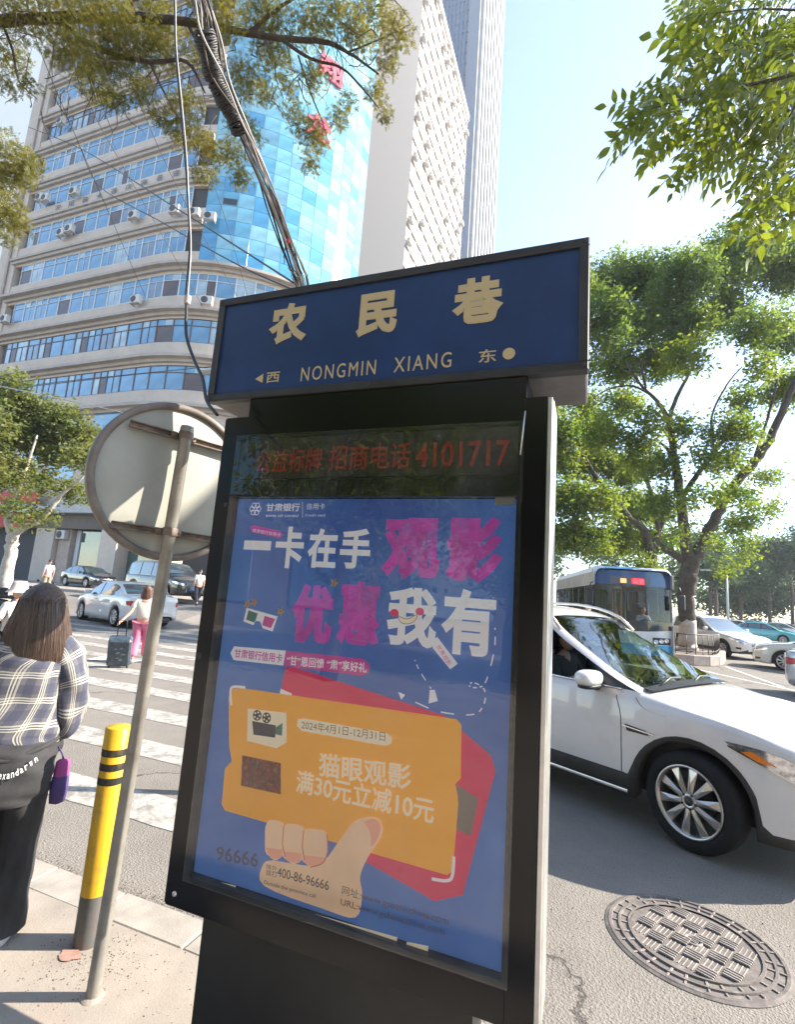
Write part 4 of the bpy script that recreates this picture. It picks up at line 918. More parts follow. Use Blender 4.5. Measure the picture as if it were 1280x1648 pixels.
# ------------------------------------------------------------------ cars
M_TYRE = mat('tyre_rubber', (0.011, 0.011, 0.012), 0.85, spec=.25, noise=(20, .3), bump=(60, .3, .003)); M_RIM = mat('alloy_rim', (0.50, 0.46, 0.42), 0.28, 0.85, noise=(9, .15))
M_HUB = mat('dark_hub', (0.02, 0.02, 0.022), .5); M_CLAD = mat('black_cladding', (0.035, 0.033, 0.032), 0.6, noise=(6, .3), dirt=(4, (.10, .085, .07), .6))
M_CG = glass_mat('car_glass_clear', (0.62, 0.74, 0.72), 0.0, 0.03); M_CGD = mat('car_glass_dark', (0.03, 0.045, 0.05), 0.04, 0, 1.0, coat=1.0)
M_HEAD = mat('headlamp_chrome', (0.62, 0.62, 0.64), 0.12, 0.9, noise=(30, .5)); M_AMB = mat('amber_lens', (0.75, 0.20, 0.02), 0.15, coat=1); M_CHR = mat('chrome', (.65, .65, .66), .1, 1.0)
M_TAIL = mat('tail_lamp_red', (0.38, 0.012, 0.02), .15, coat=1); M_PLB = mat('plate_blue', (0.02, 0.13, 0.5), .5); M_BK = mat('black_plastic', (.012, .012, .012), .45)
M_SEAT = mat('seat_fabric', (.03, .03, .032), .9); M_DASH = mat('dashboard', (.035, .032, .03), .7)
def paint(name, col, flake=0.0, rough=.22):
    return mat(name, col, rough, flake, .5, coat=1.0, noise=(1.2, .03))
M_WHITE = paint('pearl_white_paint', (0.66, 0.63, 0.60)); 
M_WDIRT = mat('dusty_white_paint', (0.60, 0.565, 0.54), .3, 0, .5, coat=.8, noise=(1.3, .05), dirt=(2.2, (.45, .38, .32), .45))
TABLES = {
 'suv': dict(L=4.52, xf=1.36, xr=-1.33, ax=0.345, arch=.405,
   x=(-2.26, -2.2, -2.0, -1.5, -.6, .3, .95, 1.4, 1.8, 2.05, 2.2, 2.27),
   w=(.60, .74, .865, .905, .92, .92, .918, .908, .875, .81, .68, .50),
   zb=(.46, .38, .30, .25, .235, .235, .235, .235, .235, .25, .29, .36),
   belt=(.98, 1.02, 1.06, 1.08, 1.05, 1.00, .975, .95, .89, .80, .70, .60),
   hood=(1.02, 1.05, 1.10, 1.12, 1.10, 1.06, 1.055, .995, .915, .87, .82, .73),
   roof=((-2.22, 1.10), (-2.05, 1.38), (-1.85, 1.58), (-1.4, 1.655), (-.6, 1.69), (-.35, 1.668), (-.08, 1.60), (.20, 1.44), (.98, 1.085), (1.1, 1.055)),
   inset=.20, cowl=1.0, head=-.08, rw=(-2.2, -1.9), win=((-1.75, -1.13), (-1.05, -.18), (-.08, .60)), beltw=1.07),
 'sedan': dict(L=4.65, xf=1.38, xr=-1.32, ax=.32, arch=.375,
   x=(-2.32, -2.27, -2.1, -1.5, -.6, .3, .95, 1.4, 1.85, 2.1, 2.25, 2.32),
   w=(.58, .70, .82, .875, .885, .885, .885, .875, .84, .77, .64, .48),
   zb=(.40, .32, .25, .20, .185, .185, .185, .185, .185, .20, .24, .30),
   belt=(.88, .93, .95, .94, .91, .88, .86, .83, .77, .68, .60, .52),
   hood=(.98, 1.02, 1.04, 1.0, .98, .96, .95, .93, .86, .79, .73, .64),
   roof=((-2.1, 1.04), (-1.75, 1.09), (-1.35, 1.27), (-.95, 1.41), (-.4, 1.465), (.1, 1.45), (.32, 1.40), (.6, 1.27), (1.2, .985), (1.3, .96)),
   inset=.20, cowl=1.18, head=.30, rw=(-1.75, -1.05), win=((-1.35, -.88), (-.80, -.02), (.07, .80)), beltw=.95),
 'mpv': dict(L=5.1, xf=1.55, xr=-1.5, ax=.35, arch=.40,
   x=(-2.55, -2.5, -2.3, -1.6, -.6, .3, 1.2, 1.7, 2.1, 2.35, 2.5, 2.56),
   w=(.72, .84, .91, .94, .95, .95, .945, .935, .90, .84, .72, .5),
   zb=(.42, .34, .27, .22, .21, .21, .21, .21, .21, .22, .25, .3),
   belt=(1.02, 1.05, 1.07, 1.07, 1.05, 1.02, 1.0, .98, .95, .90, .82, .72),
   hood=(1.06, 1.08, 1.12, 1.14, 1.12, 1.12, 1.12, 1.10, 1.05, .99, .90, .80),
   roof=((-2.5, 1.2), (-2.4, 1.55), (-2.2, 1.78), (-1.5, 1.86), (-.4, 1.88), (.5, 1.84), (.8, 1.76), (1.1, 1.58), (1.7, 1.16), (1.8, 1.12)),
   inset=.13, cowl=1.68, head=.80, rw=(-2.45, -2.2), win=((-2.1, -1.1), (-1.0, .0), (.08, 1.1)), beltw=1.10)}
def car_rows(T, x):
    """section of the body at x: list of (y, z) from sill to roof centre"""
    w = pchip(T['x'], T['w'], x); zb = pchip(T['x'], T['zb'], x); belt = pchip(T['x'], T['belt'], x); hood = pchip(T['x'], T['hood'], x)
    rx = [p[0] for p in T['roof']]; rz = [p[1] for p in T['roof']]
    roof = pchip(rx, rz, x) if rx[0] <= x <= rx[-1] else hood
    roof = max(roof, hood)
    arch = 0
    for xa in (T['xf'], T['xr']):
        d = abs(x - xa)
        if d < T['arch']: arch = max(arch, T['ax'] + sqrt(T['arch'] ** 2 - d * d))
    arch2 = 0
    for xa in (T['xf'], T['xr']):
        d = abs(x - xa)
        if d < T['arch'] + .04: arch2 = max(arch2, T['ax'] + sqrt((T['arch'] + .04) ** 2 - d * d))
    z1 = max(zb, arch); z2 = max(zb + (.17 if x < T['xf'] + .3 else .07), arch2); z2 = max(z2, z1 + .012)
    z3 = max(zb + (belt - zb) * .52, z2 + .05)
    up = max(0, min(1, (roof - hood) / .45))                 # how much cabin there is here
    cabin = roof - hood
    beltw = min(T['beltw'], hood - .0) if cabin > .02 else hood - .03
    wb = w * .985
    r = [(w - .12, zb + .02 if arch == 0 else z1), (w * .985, z1), (w * .993, z2), (w, z3), (w * .992, belt * .97 + .0 if belt * .97 > z3 + .02 else z3 + .02)]
    r.append((w * .975, max(belt + .02, r[-1][1] + .02)))
    zl = hood - .015
    if cabin > .03:
        yb = w * .955; ins = T['inset'] * min(1, cabin / .55)
        ztop = roof - .045
        r.append((yb, zl + .005))                                         # 6 window bottom
        r.append((yb - ins * .90, zl + (ztop - zl) * .93))                # 7 window top
        r.append((yb - ins * .98, ztop - .005))                           # 8 rail outer
        r.append((yb - ins - .075, roof - .018)); r.append(((yb - ins) * .5, roof - .004)); r.append((0, roof))
    else:
        yb = w * .93
        r += [(yb, hood - .028), (w * .88, hood - .018), (w * .82, hood - .010), (w * .74, hood - .004), (w * .40, hood + .014), (0, hood + .02)]
    return r
def car_stations(T):
    X0, X1 = T['x'][0], T['x'][-1]; s = set(np.round(np.linspace(X0, X1, 56), 3))
    for xa in (T['xf'], T['xr']):
        for k in range(15): s.add(round(xa - T['arch'] * cos(pi * k / 14), 3))
        s.add(round(xa - T['arch'] - .055, 3)); s.add(round(xa + T['arch'] + .04, 3)); s.add(round(xa - T['arch'] - .001, 3)); s.add(round(xa + T['arch'] + .001, 3))
    for a, b in T['win']: s.add(a); s.add(b)
    for v in (T['cowl'], T['head'], *T['rw'], T['win'][-1][1] + .02): s.add(v)
    for k in range(5): s.add(round(X1 - .02 * k * k - .004, 3))
    s = sorted(s); out = [s[0]]
    for v in s[1:]:
        if v - out[-1] > .0008: out.append(v)
    return out
def surf_y(T, x, z):
    """side surface half width at (x, z)"""
    r = car_rows(T, x); r = sorted(r[1:], key=lambda p: p[1])
    return float(np.interp(z, [p[1] for p in r], [p[0] for p in r]))
def side_patch(T, pts, off, sgn, mi=0, mb=None, n=8, thick=False):
    """patch on the car's flank, outline given in side view (x, z) as two edges (lower list, upper list)"""
    mb = mb or MB(); lo, hi = pts; P = []
    L1 = catmull([(a, 0, b) for a, b in lo], 6); L2 = catmull([(a, 0, b) for a, b in hi], 6)
    for i in range(len(L1)):
        col = []
        for j in range(n + 1):
            t = j / n; x = L1[i].x * (1 - t) + L2[i].x * t; z = L1[i].z * (1 - t) + L2[i].z * t
            y = surf_y(T, x, z) + off; col.append((x, sgn * y, z))
        P.append(col)
    mb.grid(P, mi, flip=(sgn < 0)); return mb
def wheel(parent, x, y, R, sgn, spokes=10, detail=True, wd=.21, steer=0.0):
    w = empty('wheel', (x, y, R)); w.parent = parent; w.rotation_euler = (0, random.uniform(0, 2), steer)
    Mx = Matrix.Rotation(pi / 2, 4, 'X') if sgn < 0 else Matrix.Rotation(-pi / 2, 4, 'X')    # lathe z -> outward
    mb = MB(); ri = R * .71
    mb.lathe([(ri, -wd / 2), (R * .93, -wd / 2), (R * .99, -wd * .38), (R, -wd * .2), (R, wd * .2), (R * .99, wd * .38), (R * .93, wd / 2 + .004), (R * .80, wd / 2 + .012), (ri + .012, wd / 2 + .004), (ri, wd / 2 - .01), (ri, -wd / 2)], 40 if detail else 24, M=Mx)
    mb.build('tyre', M_TYRE, w)
    mb = MB(); mb.lathe([(.001, -.02), (ri * .98, -.02)], 24, M=Mx); mb.lathe([(ri * .60, -.015), (ri * .60, .0), (.001, .0)], 24, M=Mx); mb.build('brake_disc', M_HUB, w)
    mb = MB(); mb.lathe([(ri + .002, wd / 2 - .004), (ri + .004, wd / 2 + .006), (ri - .012, wd / 2 + .004), (ri - .022, wd / 2 - .03), (ri - .03, -.02)], 40, M=Mx)
    z = wd / 2 - .025
    for k in range(spokes):
        a = 2 * pi * k / spokes; M_ = Mx @ Matrix.Rotation(a, 4, 'Z'); r1 = ri - .02; a1, a2 = .030 * ri / .23, .017 * ri / .23
        vs = [(.045, -.016, z + .012), (.045, .016, z + .012), (r1, a1, z + .004), (r1, -a1, z + .004), (.045, -.012, z - .025), (.045, .012, z - .025), (r1, a2, z - .03), (r1, -a2, z - .03), (r1 * .6, 0, z + .022)]
        mb.add([tuple(M_ @ Vector(v)) for v in vs], [(0, 8, 1), (1, 8, 2), (2, 8, 3), (3, 8, 0), (1, 2, 6, 5), (3, 0, 4, 7), (2, 3, 7, 6)], 0)
    mb.lathe([(.058, z - .02), (.055, z + .014), (.034, z + .02), (.030, z + .012), (.001, z + .016)], 20, M=Mx)
    mb.build('rim', M_RIM, w)
    if detail:
        mb = MB(); mb.lathe([(.029, z + .012), (.027, z + .02), (.001, z + .022)], 20, M=Mx)
        for k in range(5):
            a = 2 * pi * k / 5 + .3; mb.lathe([(.011, z + .005), (.009, z + .02), (.001, z + .021)], 8, M=Mx @ Matrix.Rotation(a, 4, 'Z') @ Matrix.Translation((.052, 0, 0)))
        mb.build('hub_cap', M_HUB, w)
    return w
def make_car(name, kind, body_m, loc, heading, label, cat='car', clear=False, scale=(1, 1, 1), detail=False, clad=None, spokes=10, group=None, steer=0.0):
    T = TABLES[kind]; car = empty(name, loc, heading, label, cat, group); car.scale = scale
    X = car_stations(T); rows = [car_rows(T, x) for x in X]; NR = len(rows[0])
    reg = {'body': MB(), 'cladding': MB(), 'windshield': MB(), 'rear_window': MB()}
    wins = [MB() for _ in T['win']]; trim = MB()
    def region(xm, j):
        if j in (0, 1): return 'cladding' if clad else 'body'
        if j >= 9 and T['head'] <= xm <= T['cowl']: return 'windshield'
        if j >= 9 and T['rw'][0] <= xm <= T['rw'][1]: return 'rear_window'
        if j == 6:
            for q, (a, b) in enumerate(T['win']):
                if a <= xm <= b: return q
            if T['win'][0][0] < xm < T['cowl'] - .02: return 'trim'
        return 'body'
    for sgn in (-1, 1):
        for i in range(len(X) - 1):
            xm = (X[i] + X[i + 1]) / 2
            for j in range(NR - 1):
                q = [(X[i], sgn * rows[i][j][0], rows[i][j][1]), (X[i + 1], sgn * rows[i + 1][j][0], rows[i + 1][j][1]), (X[i + 1], sgn * rows[i + 1][j + 1][0], rows[i + 1][j + 1][1]), (X[i], sgn * rows[i][j + 1][0], rows[i][j + 1][1])]
                rg = region(xm, j); b = trim if rg == 'trim' else (wins[rg] if isinstance(rg, int) else reg[rg])
                b.add(q if sgn < 0 else q[::-1], [(0, 1, 2, 3)], 0, True)
    for i, rv in ((0, False), (len(X) - 1, True)):    # nose and tail caps
        P = [[(X[i], s * y, z) for y, z in rows[i]] for s in (-1, 1)]
        for j in range(NR - 1):
            q = [P[0][j], P[1][j], P[1][j + 1], P[0][j + 1]]; reg['body'].add(q if rv else q[::-1], [(0, 1, 2, 3)], 0, True)
    import bmesh
    def fin(mb, nm, mt):
        if not mb.f: return None
        me = mb.mesh(nm, mt); bm = bmesh.new(); bm.from_mesh(me); bmesh.ops.remove_doubles(bm, verts=bm.verts, dist=1e-4); bm.to_mesh(me); bm.free(); me.update()
        return link_mesh(nm, me, car)
    gl = M_CG if clear else M_CGD
    fin(reg['body'], 'body', body_m); fin(reg['cladding'], 'cladding', M_CLAD)
    fin(reg['windshield'], 'windshield', gl); fin(reg['rear_window'], 'rear_window', M_CGD)
    for q, mb in enumerate(wins):     # left/right share one mesh per window pair: split by side
        for sgn in (-1, 1):
            m2 = MB()
            for f in mb.f:
                vs = [mb.v[k] for k in f]
                if vs[0][1] * sgn > 0: m2.add(vs, [(0, 1, 2, 3)], 0, True)
            if clear and q == 2 and sgn < 0: continue          # front passenger window wound down
            fin(m2, 'side_window', gl if (clear and q == 2) else M_CGD)
    fin(trim, 'pillar_trim', M_BK)
    # underbody and wheel wells
    mb = MB(); zb = T['zb'][4]; mb.box(X[0] + .25, X[-1] - .3, -.62, .62, zb + .0, zb + .12); 
    for xa in (T['xf'], T['xr']): mb.box(xa - T['arch'] - .06, xa + T['arch'] + .06, -.72, .72, zb + .06, T['ax'] + T['arch'] + .05)
    mb.build('underbody', M_BK, car)
    track = T['w'][4] - .125
    for xa, st in ((T['xf'], steer), (T['xr'], 0)):
        for sgn in (-1, 1): wheel(car, xa, sgn * track, T['ax'], sgn, spokes, detail, steer=st)
    return car, T
def add_parts(car, T, kind, sides=(-1, 1), plate=True, mirrors=True, lamps=True, tail=False, body_m=None):
    X1 = T['x'][-1]; X0 = T['x'][0]; b = {'suv': 0.0, 'sedan': -.12, 'mpv': .06}[kind]
    for s in sides:
        if lamps:
            mb = side_patch(T, ([(X1 - .52, .80 + b), (X1 - .22, .72 + b), (X1 - .02, .66 + b)], [(X1 - .53, .84 + b), (X1 - .2, .83 + b), (X1 - .02, .76 + b)]), .006, s); mb.build('headlamp', M_HEAD, car)
            mb = side_patch(T, ([(X1 - .26, .44 + b), (X1 - .1, .42 + b)], [(X1 - .26, .50 + b), (X1 - .1, .50 + b)]), .005, s); mb.build('fog_lamp', M_BK, car)
        if tail:
            mb = side_patch(T, ([(X0 + .30, .88 + b), (X0 + .12, .84 + b), (X0 + .03, .84 + b)], [(X0 + .34, .98 + b), (X0 + .12, 1.0 + b), (X0 + .03, .99 + b)]), .008, s); mb.build('tail_lamp', M_TAIL, car)
        if mirrors:
            xx = T['win'][-1][1] - .06; zz = T['beltw'] + .04; yy = surf_y(T, xx, T['beltw'])
            mb = MB(); mb.bbox(xx - .06, xx + .08, min(s * (yy + .03), s * (yy + .22)), max(s * (yy + .03), s * (yy + .22)), zz - .05, zz + .10, .035); mb.build('wing_mirror', body_m or M_BK, car)
        # handles
        for a, b_ in T['win'][1:]:
            xx = a + .12; zz = T['beltw'] - .13; yy = surf_y(T, xx, zz); mb = MB(); mb.bbox(xx - .09, xx + .09, min(s * yy, s * (yy + .03)), max(s * yy, s * (yy + .03)), zz - .015, zz + .015, .008); mb.build('door_handle', M_CHR, car)
    if lamps:
        mb = MB(); mb.bbox(X1 - .03, X1 + .012, -.33, .33, .56 + b, .66 + b, .01); mb.build('grille', M_BK, car)
        mb = MB(); mb.bbox(X1 - .05, X1 + .008, -.32, .32, .36 + b, .48 + b, .01); mb.build('air_intake', M_BK, car)
        for q in range(2):
            mb = MB(); mb.bbox(X1 + .0125, X1 + .02, -.32, .32, .585 + b + q * .04, .598 + b + q * .04, .002); mb.build('grille_bar', M_CHR, car)
        mb = MB(); mb.lathe([(.05, 0), (.045, .012), (.03, .014)], 18, M=Matrix.Translation((X1 + .014, 0, .615 + b)) @ Matrix.Rotation(pi / 2, 4, 'Y')); mb.build('badge', M_CHR, car)
    if plate:
        mb = MB(); mb.bbox(X1 + .009, X1 + .018, -.22, .22, .44 + b, .58 + b - .0, .003); mb.build('number_plate', M_PLB, car)

# near white car -----------------------------------------------------------
hd = radians(90 - 121.5); H = Vector((cos(hd), sin(hd), 0)); SIDE = Vector((-sin(hd), cos(hd), 0))
T = TABLES['suv']; contact = on_z(1112, 1374)
org = contact - H * T['xf'] + SIDE * (T['w'][4] - .02)
car, T = make_car('white_suv', 'suv', M_WDIRT, (org.x, org.y, 0), hd, 'white crossover car close by in the road with its front window open', 'car', clear=True, detail=True, clad=True, steer=radians(-7))
s = -1
mb = side_patch(T, ([(1.66, .785), (1.90, .70), (2.13, .60), (2.2, .57)], [(1.60, .83), (1.86, .815), (2.1, .735), (2.2, .66)]), .006, s); hl = mb.build('headlamp', M_HEAD, car)
mb = side_patch(T, ([(1.70, .782), (1.80, .738)], [(1.76, .80), (1.90, .735)]), .010, s); mb.build('indicator', M_AMB, hl)
mb = side_patch(T, ([(1.62, .80), (1.90, .69), (2.2, .56)], [(1.62, .81), (1.90, .70), (2.2, .572)]), .011, s); mb.build('lamp_chrome_edge', M_CHR, hl)
mb = side_patch(T, ([(2.02, .40), (2.13, .36), (2.2, .37)], [(2.02, .46), (2.12, .51), (2.2, .50)]), .005, s); fl = mb.build('fog_lamp_bezel', M_CHR, car)
mb = side_patch(T, ([(2.035, .405), (2.13, .375), (2.2, .38)], [(2.035, .45), (2.12, .495), (2.2, .49)]), .010, s); mb.build('fog_lamp', mat('fog_lens', (.25, .27, .27), .2), fl)
mb = side_patch(T, ([(.90, .735), (1.08, .735)], [(.88, .785), (1.05, .765)]), .008, s); v = mb.build('fender_vent', M_BK, car)
mb = side_patch(T, ([(.86, .765), (1.12, .745)], [(.86, .774), (1.12, .753)]), .010, s); mb.build('vent_bar', M_CHR, v)
# shut lines of the front door
def shut_line(pts, wd=.007):
    P = catmull([(a, 0, b) for a, b in pts], 8); mb = MB(); A = []
    for p in P:
        y = surf_y(T, p.x, p.z) + .0015; A.append([(p.x - wd / 2, -y, p.z), (p.x + wd / 2, -y, p.z)])
    mb.grid(A, flip=False); return mb.build('door_gap', M_BK, car)
shut_line([(.80, .99), (.84, .85), (.85, .65), (.85, .40)]); shut_line([(-.06, 1.0), (-.07, .7), (-.06, .42)])
shut_line([(.96, 1.0), (1.04, .93), (1.20, .905)])
mb = MB(); A = []
for i in range(24):
    x = -1.0 + 1.88 * i / 23; z = T['zb'][4] + .17; y = surf_y(T, x, z) + .004; A.append([(x, -y, z - .004), (x, -y, z + .004)])
mb.grid(A); mb.build('sill_gap', M_BK, car)
mb = MB(); A = []
for i in range(20):
    x = -.95 + 1.85 * i / 19; z = .262; y = surf_y(T, x, .3) + .006; A.append([(x, -y, z), (x, -y - .004, z + .012), (x, -y, z + .024)])
mb.grid(A); mb.build('sill_chrome', M_ALU, car)
# window line chrome, mirror, wipers, roof rail
mb = MB(); mb.tube([(x, -(surf_y(T, x, 1.04) + .006), pchip(T['x'], T['hood'], x) - .012) for x in np.linspace(-1.7, .84, 16)], .007, 6); mb.build('window_chrome', M_CHR, car)
def quarter():
    mb = MB(); P = []
    for x in np.linspace(.59, .96, 8):
        r = car_rows(T, x); a, b_ = r[6], r[7]; P.append([(x, -(a[0] + .004), a[1] - .02), (x, -(a[0] * .4 + b_[0] * .6 + .006), a[1] * .4 + b_[1] * .6), (x, -(b_[0] + .004), b_[1])])
    mb.grid(P, flip=False); return mb.build('corner_trim', M_BK, car)
quarter()
mm = empty('wing_mirror', (.60, -.93, 1.08)); mm.parent = car
def ell(name, c, r, mt, par, cut=None, n=16):
    mb = MB(); P = []
    for i in range(n + 1):
        t = pi * i / n; row = []
        for j in range(20):
            u = 2 * pi * j / 20; x = sin(t) * cos(u); y = sin(t) * sin(u); z = cos(t)
            sx = abs(x) ** .75 * (1 if x > 0 else -1); sy = abs(y) ** .75 * (1 if y > 0 else -1); sz = abs(z) ** .75 * (1 if z > 0 else -1)
            if cut and z < cut[0]: pass
            row.append((c[0] + r[0] * sx, c[1] + r[1] * sy, c[2] + r[2] * sz))
        P.append(row)
    mb.grid(P, closed=True); return mb.build(name, mt, par)
ell('mirror_shell', (.03, -.11, .025), (.085, .15, .068), M_WHITE, mm); ell('mirror_base', (.03, -.095, -.04), (.07, .13, .026), M_BK, mm)
mb = MB(); mb.bbox(-.02, .05, -.02, .10, -.08, -.035, .01); mb.build('mirror_arm', M_BK, mm)
mb = side_patch(T, ([(.2, .1)], [(.2, .1)]), 0, 1) if False else None
for k, (a, b_) in enumerate((((1.0, -.58), (.93, -.02)), ((1.02, .0), (.95, .52)))):
    za = car_rows(T, a[0])[-1][1] + .015; zb_ = car_rows(T, b_[0])[-1][1] + .005
    mb = MB(); mb.tube([(a[0], a[1], za - .02), ((a[0] + b_[0]) / 2, (a[1] + b_[1]) / 2, (za + zb_) / 2 + .03), (b_[0], b_[1], zb_ + .01)], .010, 6); mb.build('wiper', M_BK, car)
mb = MB(); P = []
for y in np.linspace(-.78, .78, 14): P.append([(1.10 - .05 * (y / .78) ** 2, y, 1.085 - .03 * (y / .78) ** 2), (.97, y, 1.10 - .03 * (y / .78) ** 2)])
mb.grid(P); mb.build('cowl_panel', M_BK, car)
for sg in (-1, 1):
    mb = MB(); pts = []
    for x in np.linspace(-1.7, .12, 14):
        r = car_rows(T, x); pts.append((x, sg * (r[8][0] - .02), r[9][1] + .045 * min(1, sin((x + 1.7) / 1.82 * pi) * 4)))
    mb.tube(pts, .016, 8); mb.build('roof_rail', M_ALU, car)
# cabin: floor, seats, dashboard, wheel; stickers on the glass
mb = MB(); mb.bbox(-1.6, 1.2, -.72, .72, .34, .42, .01); mb.bbox(-1.6, -1.3, -.70, .70, .42, 1.3, .03); mb.build('cabin_floor', M_DASH, car)
mb = MB(); mb.bbox(.52, .92, -.72, .72, .62, 1.0, .08); mb.bbox(.48, .58, .16, .56, .86, 1.04, .03); mb.build('dashboard', M_DASH, car)
for y in (-.38, .38):
    seat = empty('front_seat', (-.30, y, .42)); seat.parent = car
    mb = MB(); mb.bbox(-.05, .48, -.26, .26, .0, .20, .05); mb.build('cushion', M_SEAT, seat)
    mb = MB(); mb.bbox(-.10, .06, -.26, .26, .12, .80, .06, M=Matrix.Rotation(radians(-14), 4, 'Y')); mb.build('backrest', M_SEAT, seat)
    mb = MB(); mb.bbox(-.10, .02, -.14, .14, .78, .98, .05, M=Matrix.Rotation(radians(-14), 4, 'Y')); mb.build('headrest', M_SEAT, seat)
sw = MB(); a = [(.40 + .10 * cos(t) * .5, .38 + .18 * sin(t), .92 + .17 * cos(t)) for t in np.linspace(0, 2 * pi, 25)]; sw.tube(a, .014, 8, cap=False); sw.build('steering_wheel', M_SEAT, car)
def on_shield(x, y, off=-.012):
    r = car_rows(T, x); z = np.interp(abs(y), [r[11][0], r[10][0], r[9][0]], [r[11][1], r[10][1], r[9][1]]); return (x, y, z + off)
for (x, y, c, nm) in ((.20, -.48, (.05, .30, .55), 'blue_sticker'), (.30, -.50, (.45, .55, .06), 'green_sticker'), (.22, -.38, (.08, .35, .5), 'blue_sticker')):
    mb = MB(); mb.grid([[on_shield(x, y), on_shield(x, y + .09)], [on_shield(x + .07, y), on_shield(x + .07, y + .09)]]); mb.build(nm, mat(nm, c, .5), car)
near_car = car
# rear-left white saloon by the crossing ------------------------------------
rw = on_z(186, 1019); fwp = on_z(122, 1002)
hd2 = atan2((fwp - rw).y, (fwp - rw).x)
def place_by_wheel(T, wheel_pt, hd, side, axle='xr'):
    H = Vector((cos(hd), sin(hd), 0)); S = Vector((-sin(hd), cos(hd), 0)); o = wheel_pt - H * T[axle] - S * side * (T['w'][4] - .02); return o
hd2 = radians(162); Hs = Vector((cos(hd2), sin(hd2), 0)); Ss = Vector((-sin(hd2), cos(hd2), 0)); o_ = at_depth(200, 1025, 15.7); o_ = o_ + Hs * 2.28 - Ss * .86

car, T = make_car('white_saloon', 'sedan', M_WHITE, (o_.x, o_.y, 0), hd2, 'white saloon car seen from behind on the zebra crossing beyond the suitcase', 'car')
add_parts(car, T, 'sedan', tail=True, lamps=False, plate=False, body_m=M_WHITE)
mb = MB(); X0 = T['x'][0]; mb.bbox(X0 - .012, X0 + .02, -.40, .40, .52, .66, .01); mb.build('plate_recess', M_WHITE, car)
mb = MB(); mb.bbox(X0 - .022, X0 - .013, -.22, .22, .53, .65, .003); mb.build('number_plate', M_PLB, car)
mb = MB(); mb.bbox(X0 - .02, X0 + .1, -.5, .5, .25, .36, .02); mb.build('bumper_insert', M_BK, car)
# black saloon and black people carrier on the forecourt ---------------------
M_BLACKP = paint('black_paint', (.010, .009, .011), 0, .15)
d = ray(160, 947); p = CAM + d * ((FZ - CAM_H) / d.z)
wpt = on_z(148, 949, FZ); 
c_ = at_depth(136, 930, 35.0)
car, T = make_car('black_saloon', 'sedan', M_BLACKP, (c_.x, c_.y + .3, FZ), radians(-12), 'glossy black saloon parked on the forecourt beside the people carrier', 'car', scale=(1.04, 1, 1), spokes=12)
add_parts(car, T, 'sedan'); 
c_ = at_depth(268, 930, 26.8)
car, T = make_car('black_people_carrier', 'mpv', M_BLACKP, (c_.x, c_.y, FZ), radians(-14), 'black people carrier with chrome grille on the forecourt behind the pole', 'people carrier')
add_parts(car, T, 'mpv')
mb = MB(); X1 = T['x'][-1]
for k in range(6): mb.bbox(X1 + .013, X1 + .025, -.40, .40, .50 + k * .055, .515 + k * .055, .003)
mb.build('chrome_grille', M_CHR, car)
for s in (-1, 1):
    mb = MB(); mb.bbox(X1 - .02, X1 + .03, min(s * .42, s * .46), max(s * .42, s * .46), .40, .92, .008); mb.build('grille_upright', M_CHR, car)
mb = MB(); mb.tube([(x, -(surf_y(T, x, 1.1) + .006), 1.12) for x in np.linspace(-2.2, 1.2, 12)], .012, 6); mb.tube([(x, -(surf_y(T, x, 1.1) - .10), 1.80) for x in np.linspace(-2.0, .6, 12)], .012, 6); mb.build('window_chrome', M_CHR, car)
# cars on the right ----------------------------------------------------------
hdn = radians(-62)
wn = on_z(1163, 1058)
T = TABLES['suv']; o_ = place_by_wheel(T, wn, hdn, -1, 'xf')
car, T = make_car('white_crossover', 'suv', M_WHITE, (o_.x, o_.y, 0), hdn, 'white crossover facing the viewer just behind the planter island', 'car', clad=True)
add_parts(car, T, 'suv', body_m=M_WHITE)
mb = MB(); X1 = T['x'][-1]; mb.tube([(X1 + .02, -.22, .70), (X1 + .03, -.10, .60), (X1 + .03, .10, .60), (X1 + .02, .22, .70)], .016, 6); mb.build('grille_chrome', M_CHR, car)
hdm = radians(-75); wm2 = on_z(1264, 1080)
T = TABLES['sedan']; o_ = place_by_wheel(T, wm2, radians(160), 1, 'xf')
car, T = make_car('cream_saloon', 'sedan', paint('cream_paint', (.62, .58, .50)), (o_.x, o_.y, 0), radians(160), 'cream white saloon cut by the right picture edge behind the grey car', 'car', spokes=9)
add_parts(car, T, 'sedan')
o2 = on_z(1500, 1150)
car, T = make_car('silver_saloon', 'sedan', paint('silver_paint', (.42, .42, .44), .3), (o2.x, o2.y, 0), radians(-25), 'silver grey car corner with a red tail lamp at the right picture edge', 'car')
add_parts(car, T, 'sedan', tail=True, lamps=False, plate=False)
M_TEAL = paint('teal_taxi_paint', (.05, .34, .36))
for i, (px, py, dep, mt, hdx, lab) in enumerate(((1232, 1006, 38, M_TEAL, -35, 'teal taxi saloon in the far lane behind the cream car'), (1196, 994, 45, M_WHITE, -40, 'distant white hatchback between the crossover and the teal taxi'), (1120, 1000, 34, paint('pale_blue_paint', (.22, .40, .50)), -62, 'pale blue car half hidden behind the tree trunk'), (1262, 990, 52, M_WHITE, -35, 'small white car farthest up the right lane'), (1216, 988, 60, M_TEAL, -45, 'second teal taxi farther up the road'))):
    q = at_depth(px, py, dep); car, T = make_car('distant_car', 'sedan', mt, (q.x, q.y, 0), radians(hdx), lab, 'car', group='cars queuing on the far road')
q = at_depth(886, 985, 40); 
car, T = make_car('distant_car', 'sedan', paint('dark_red_paint', (.22, .02, .03)), (q.x, q.y, 0), radians(-75), 'dark red car glimpsed behind the bus beside the kiosk', 'car', group='cars queuing on the far road')
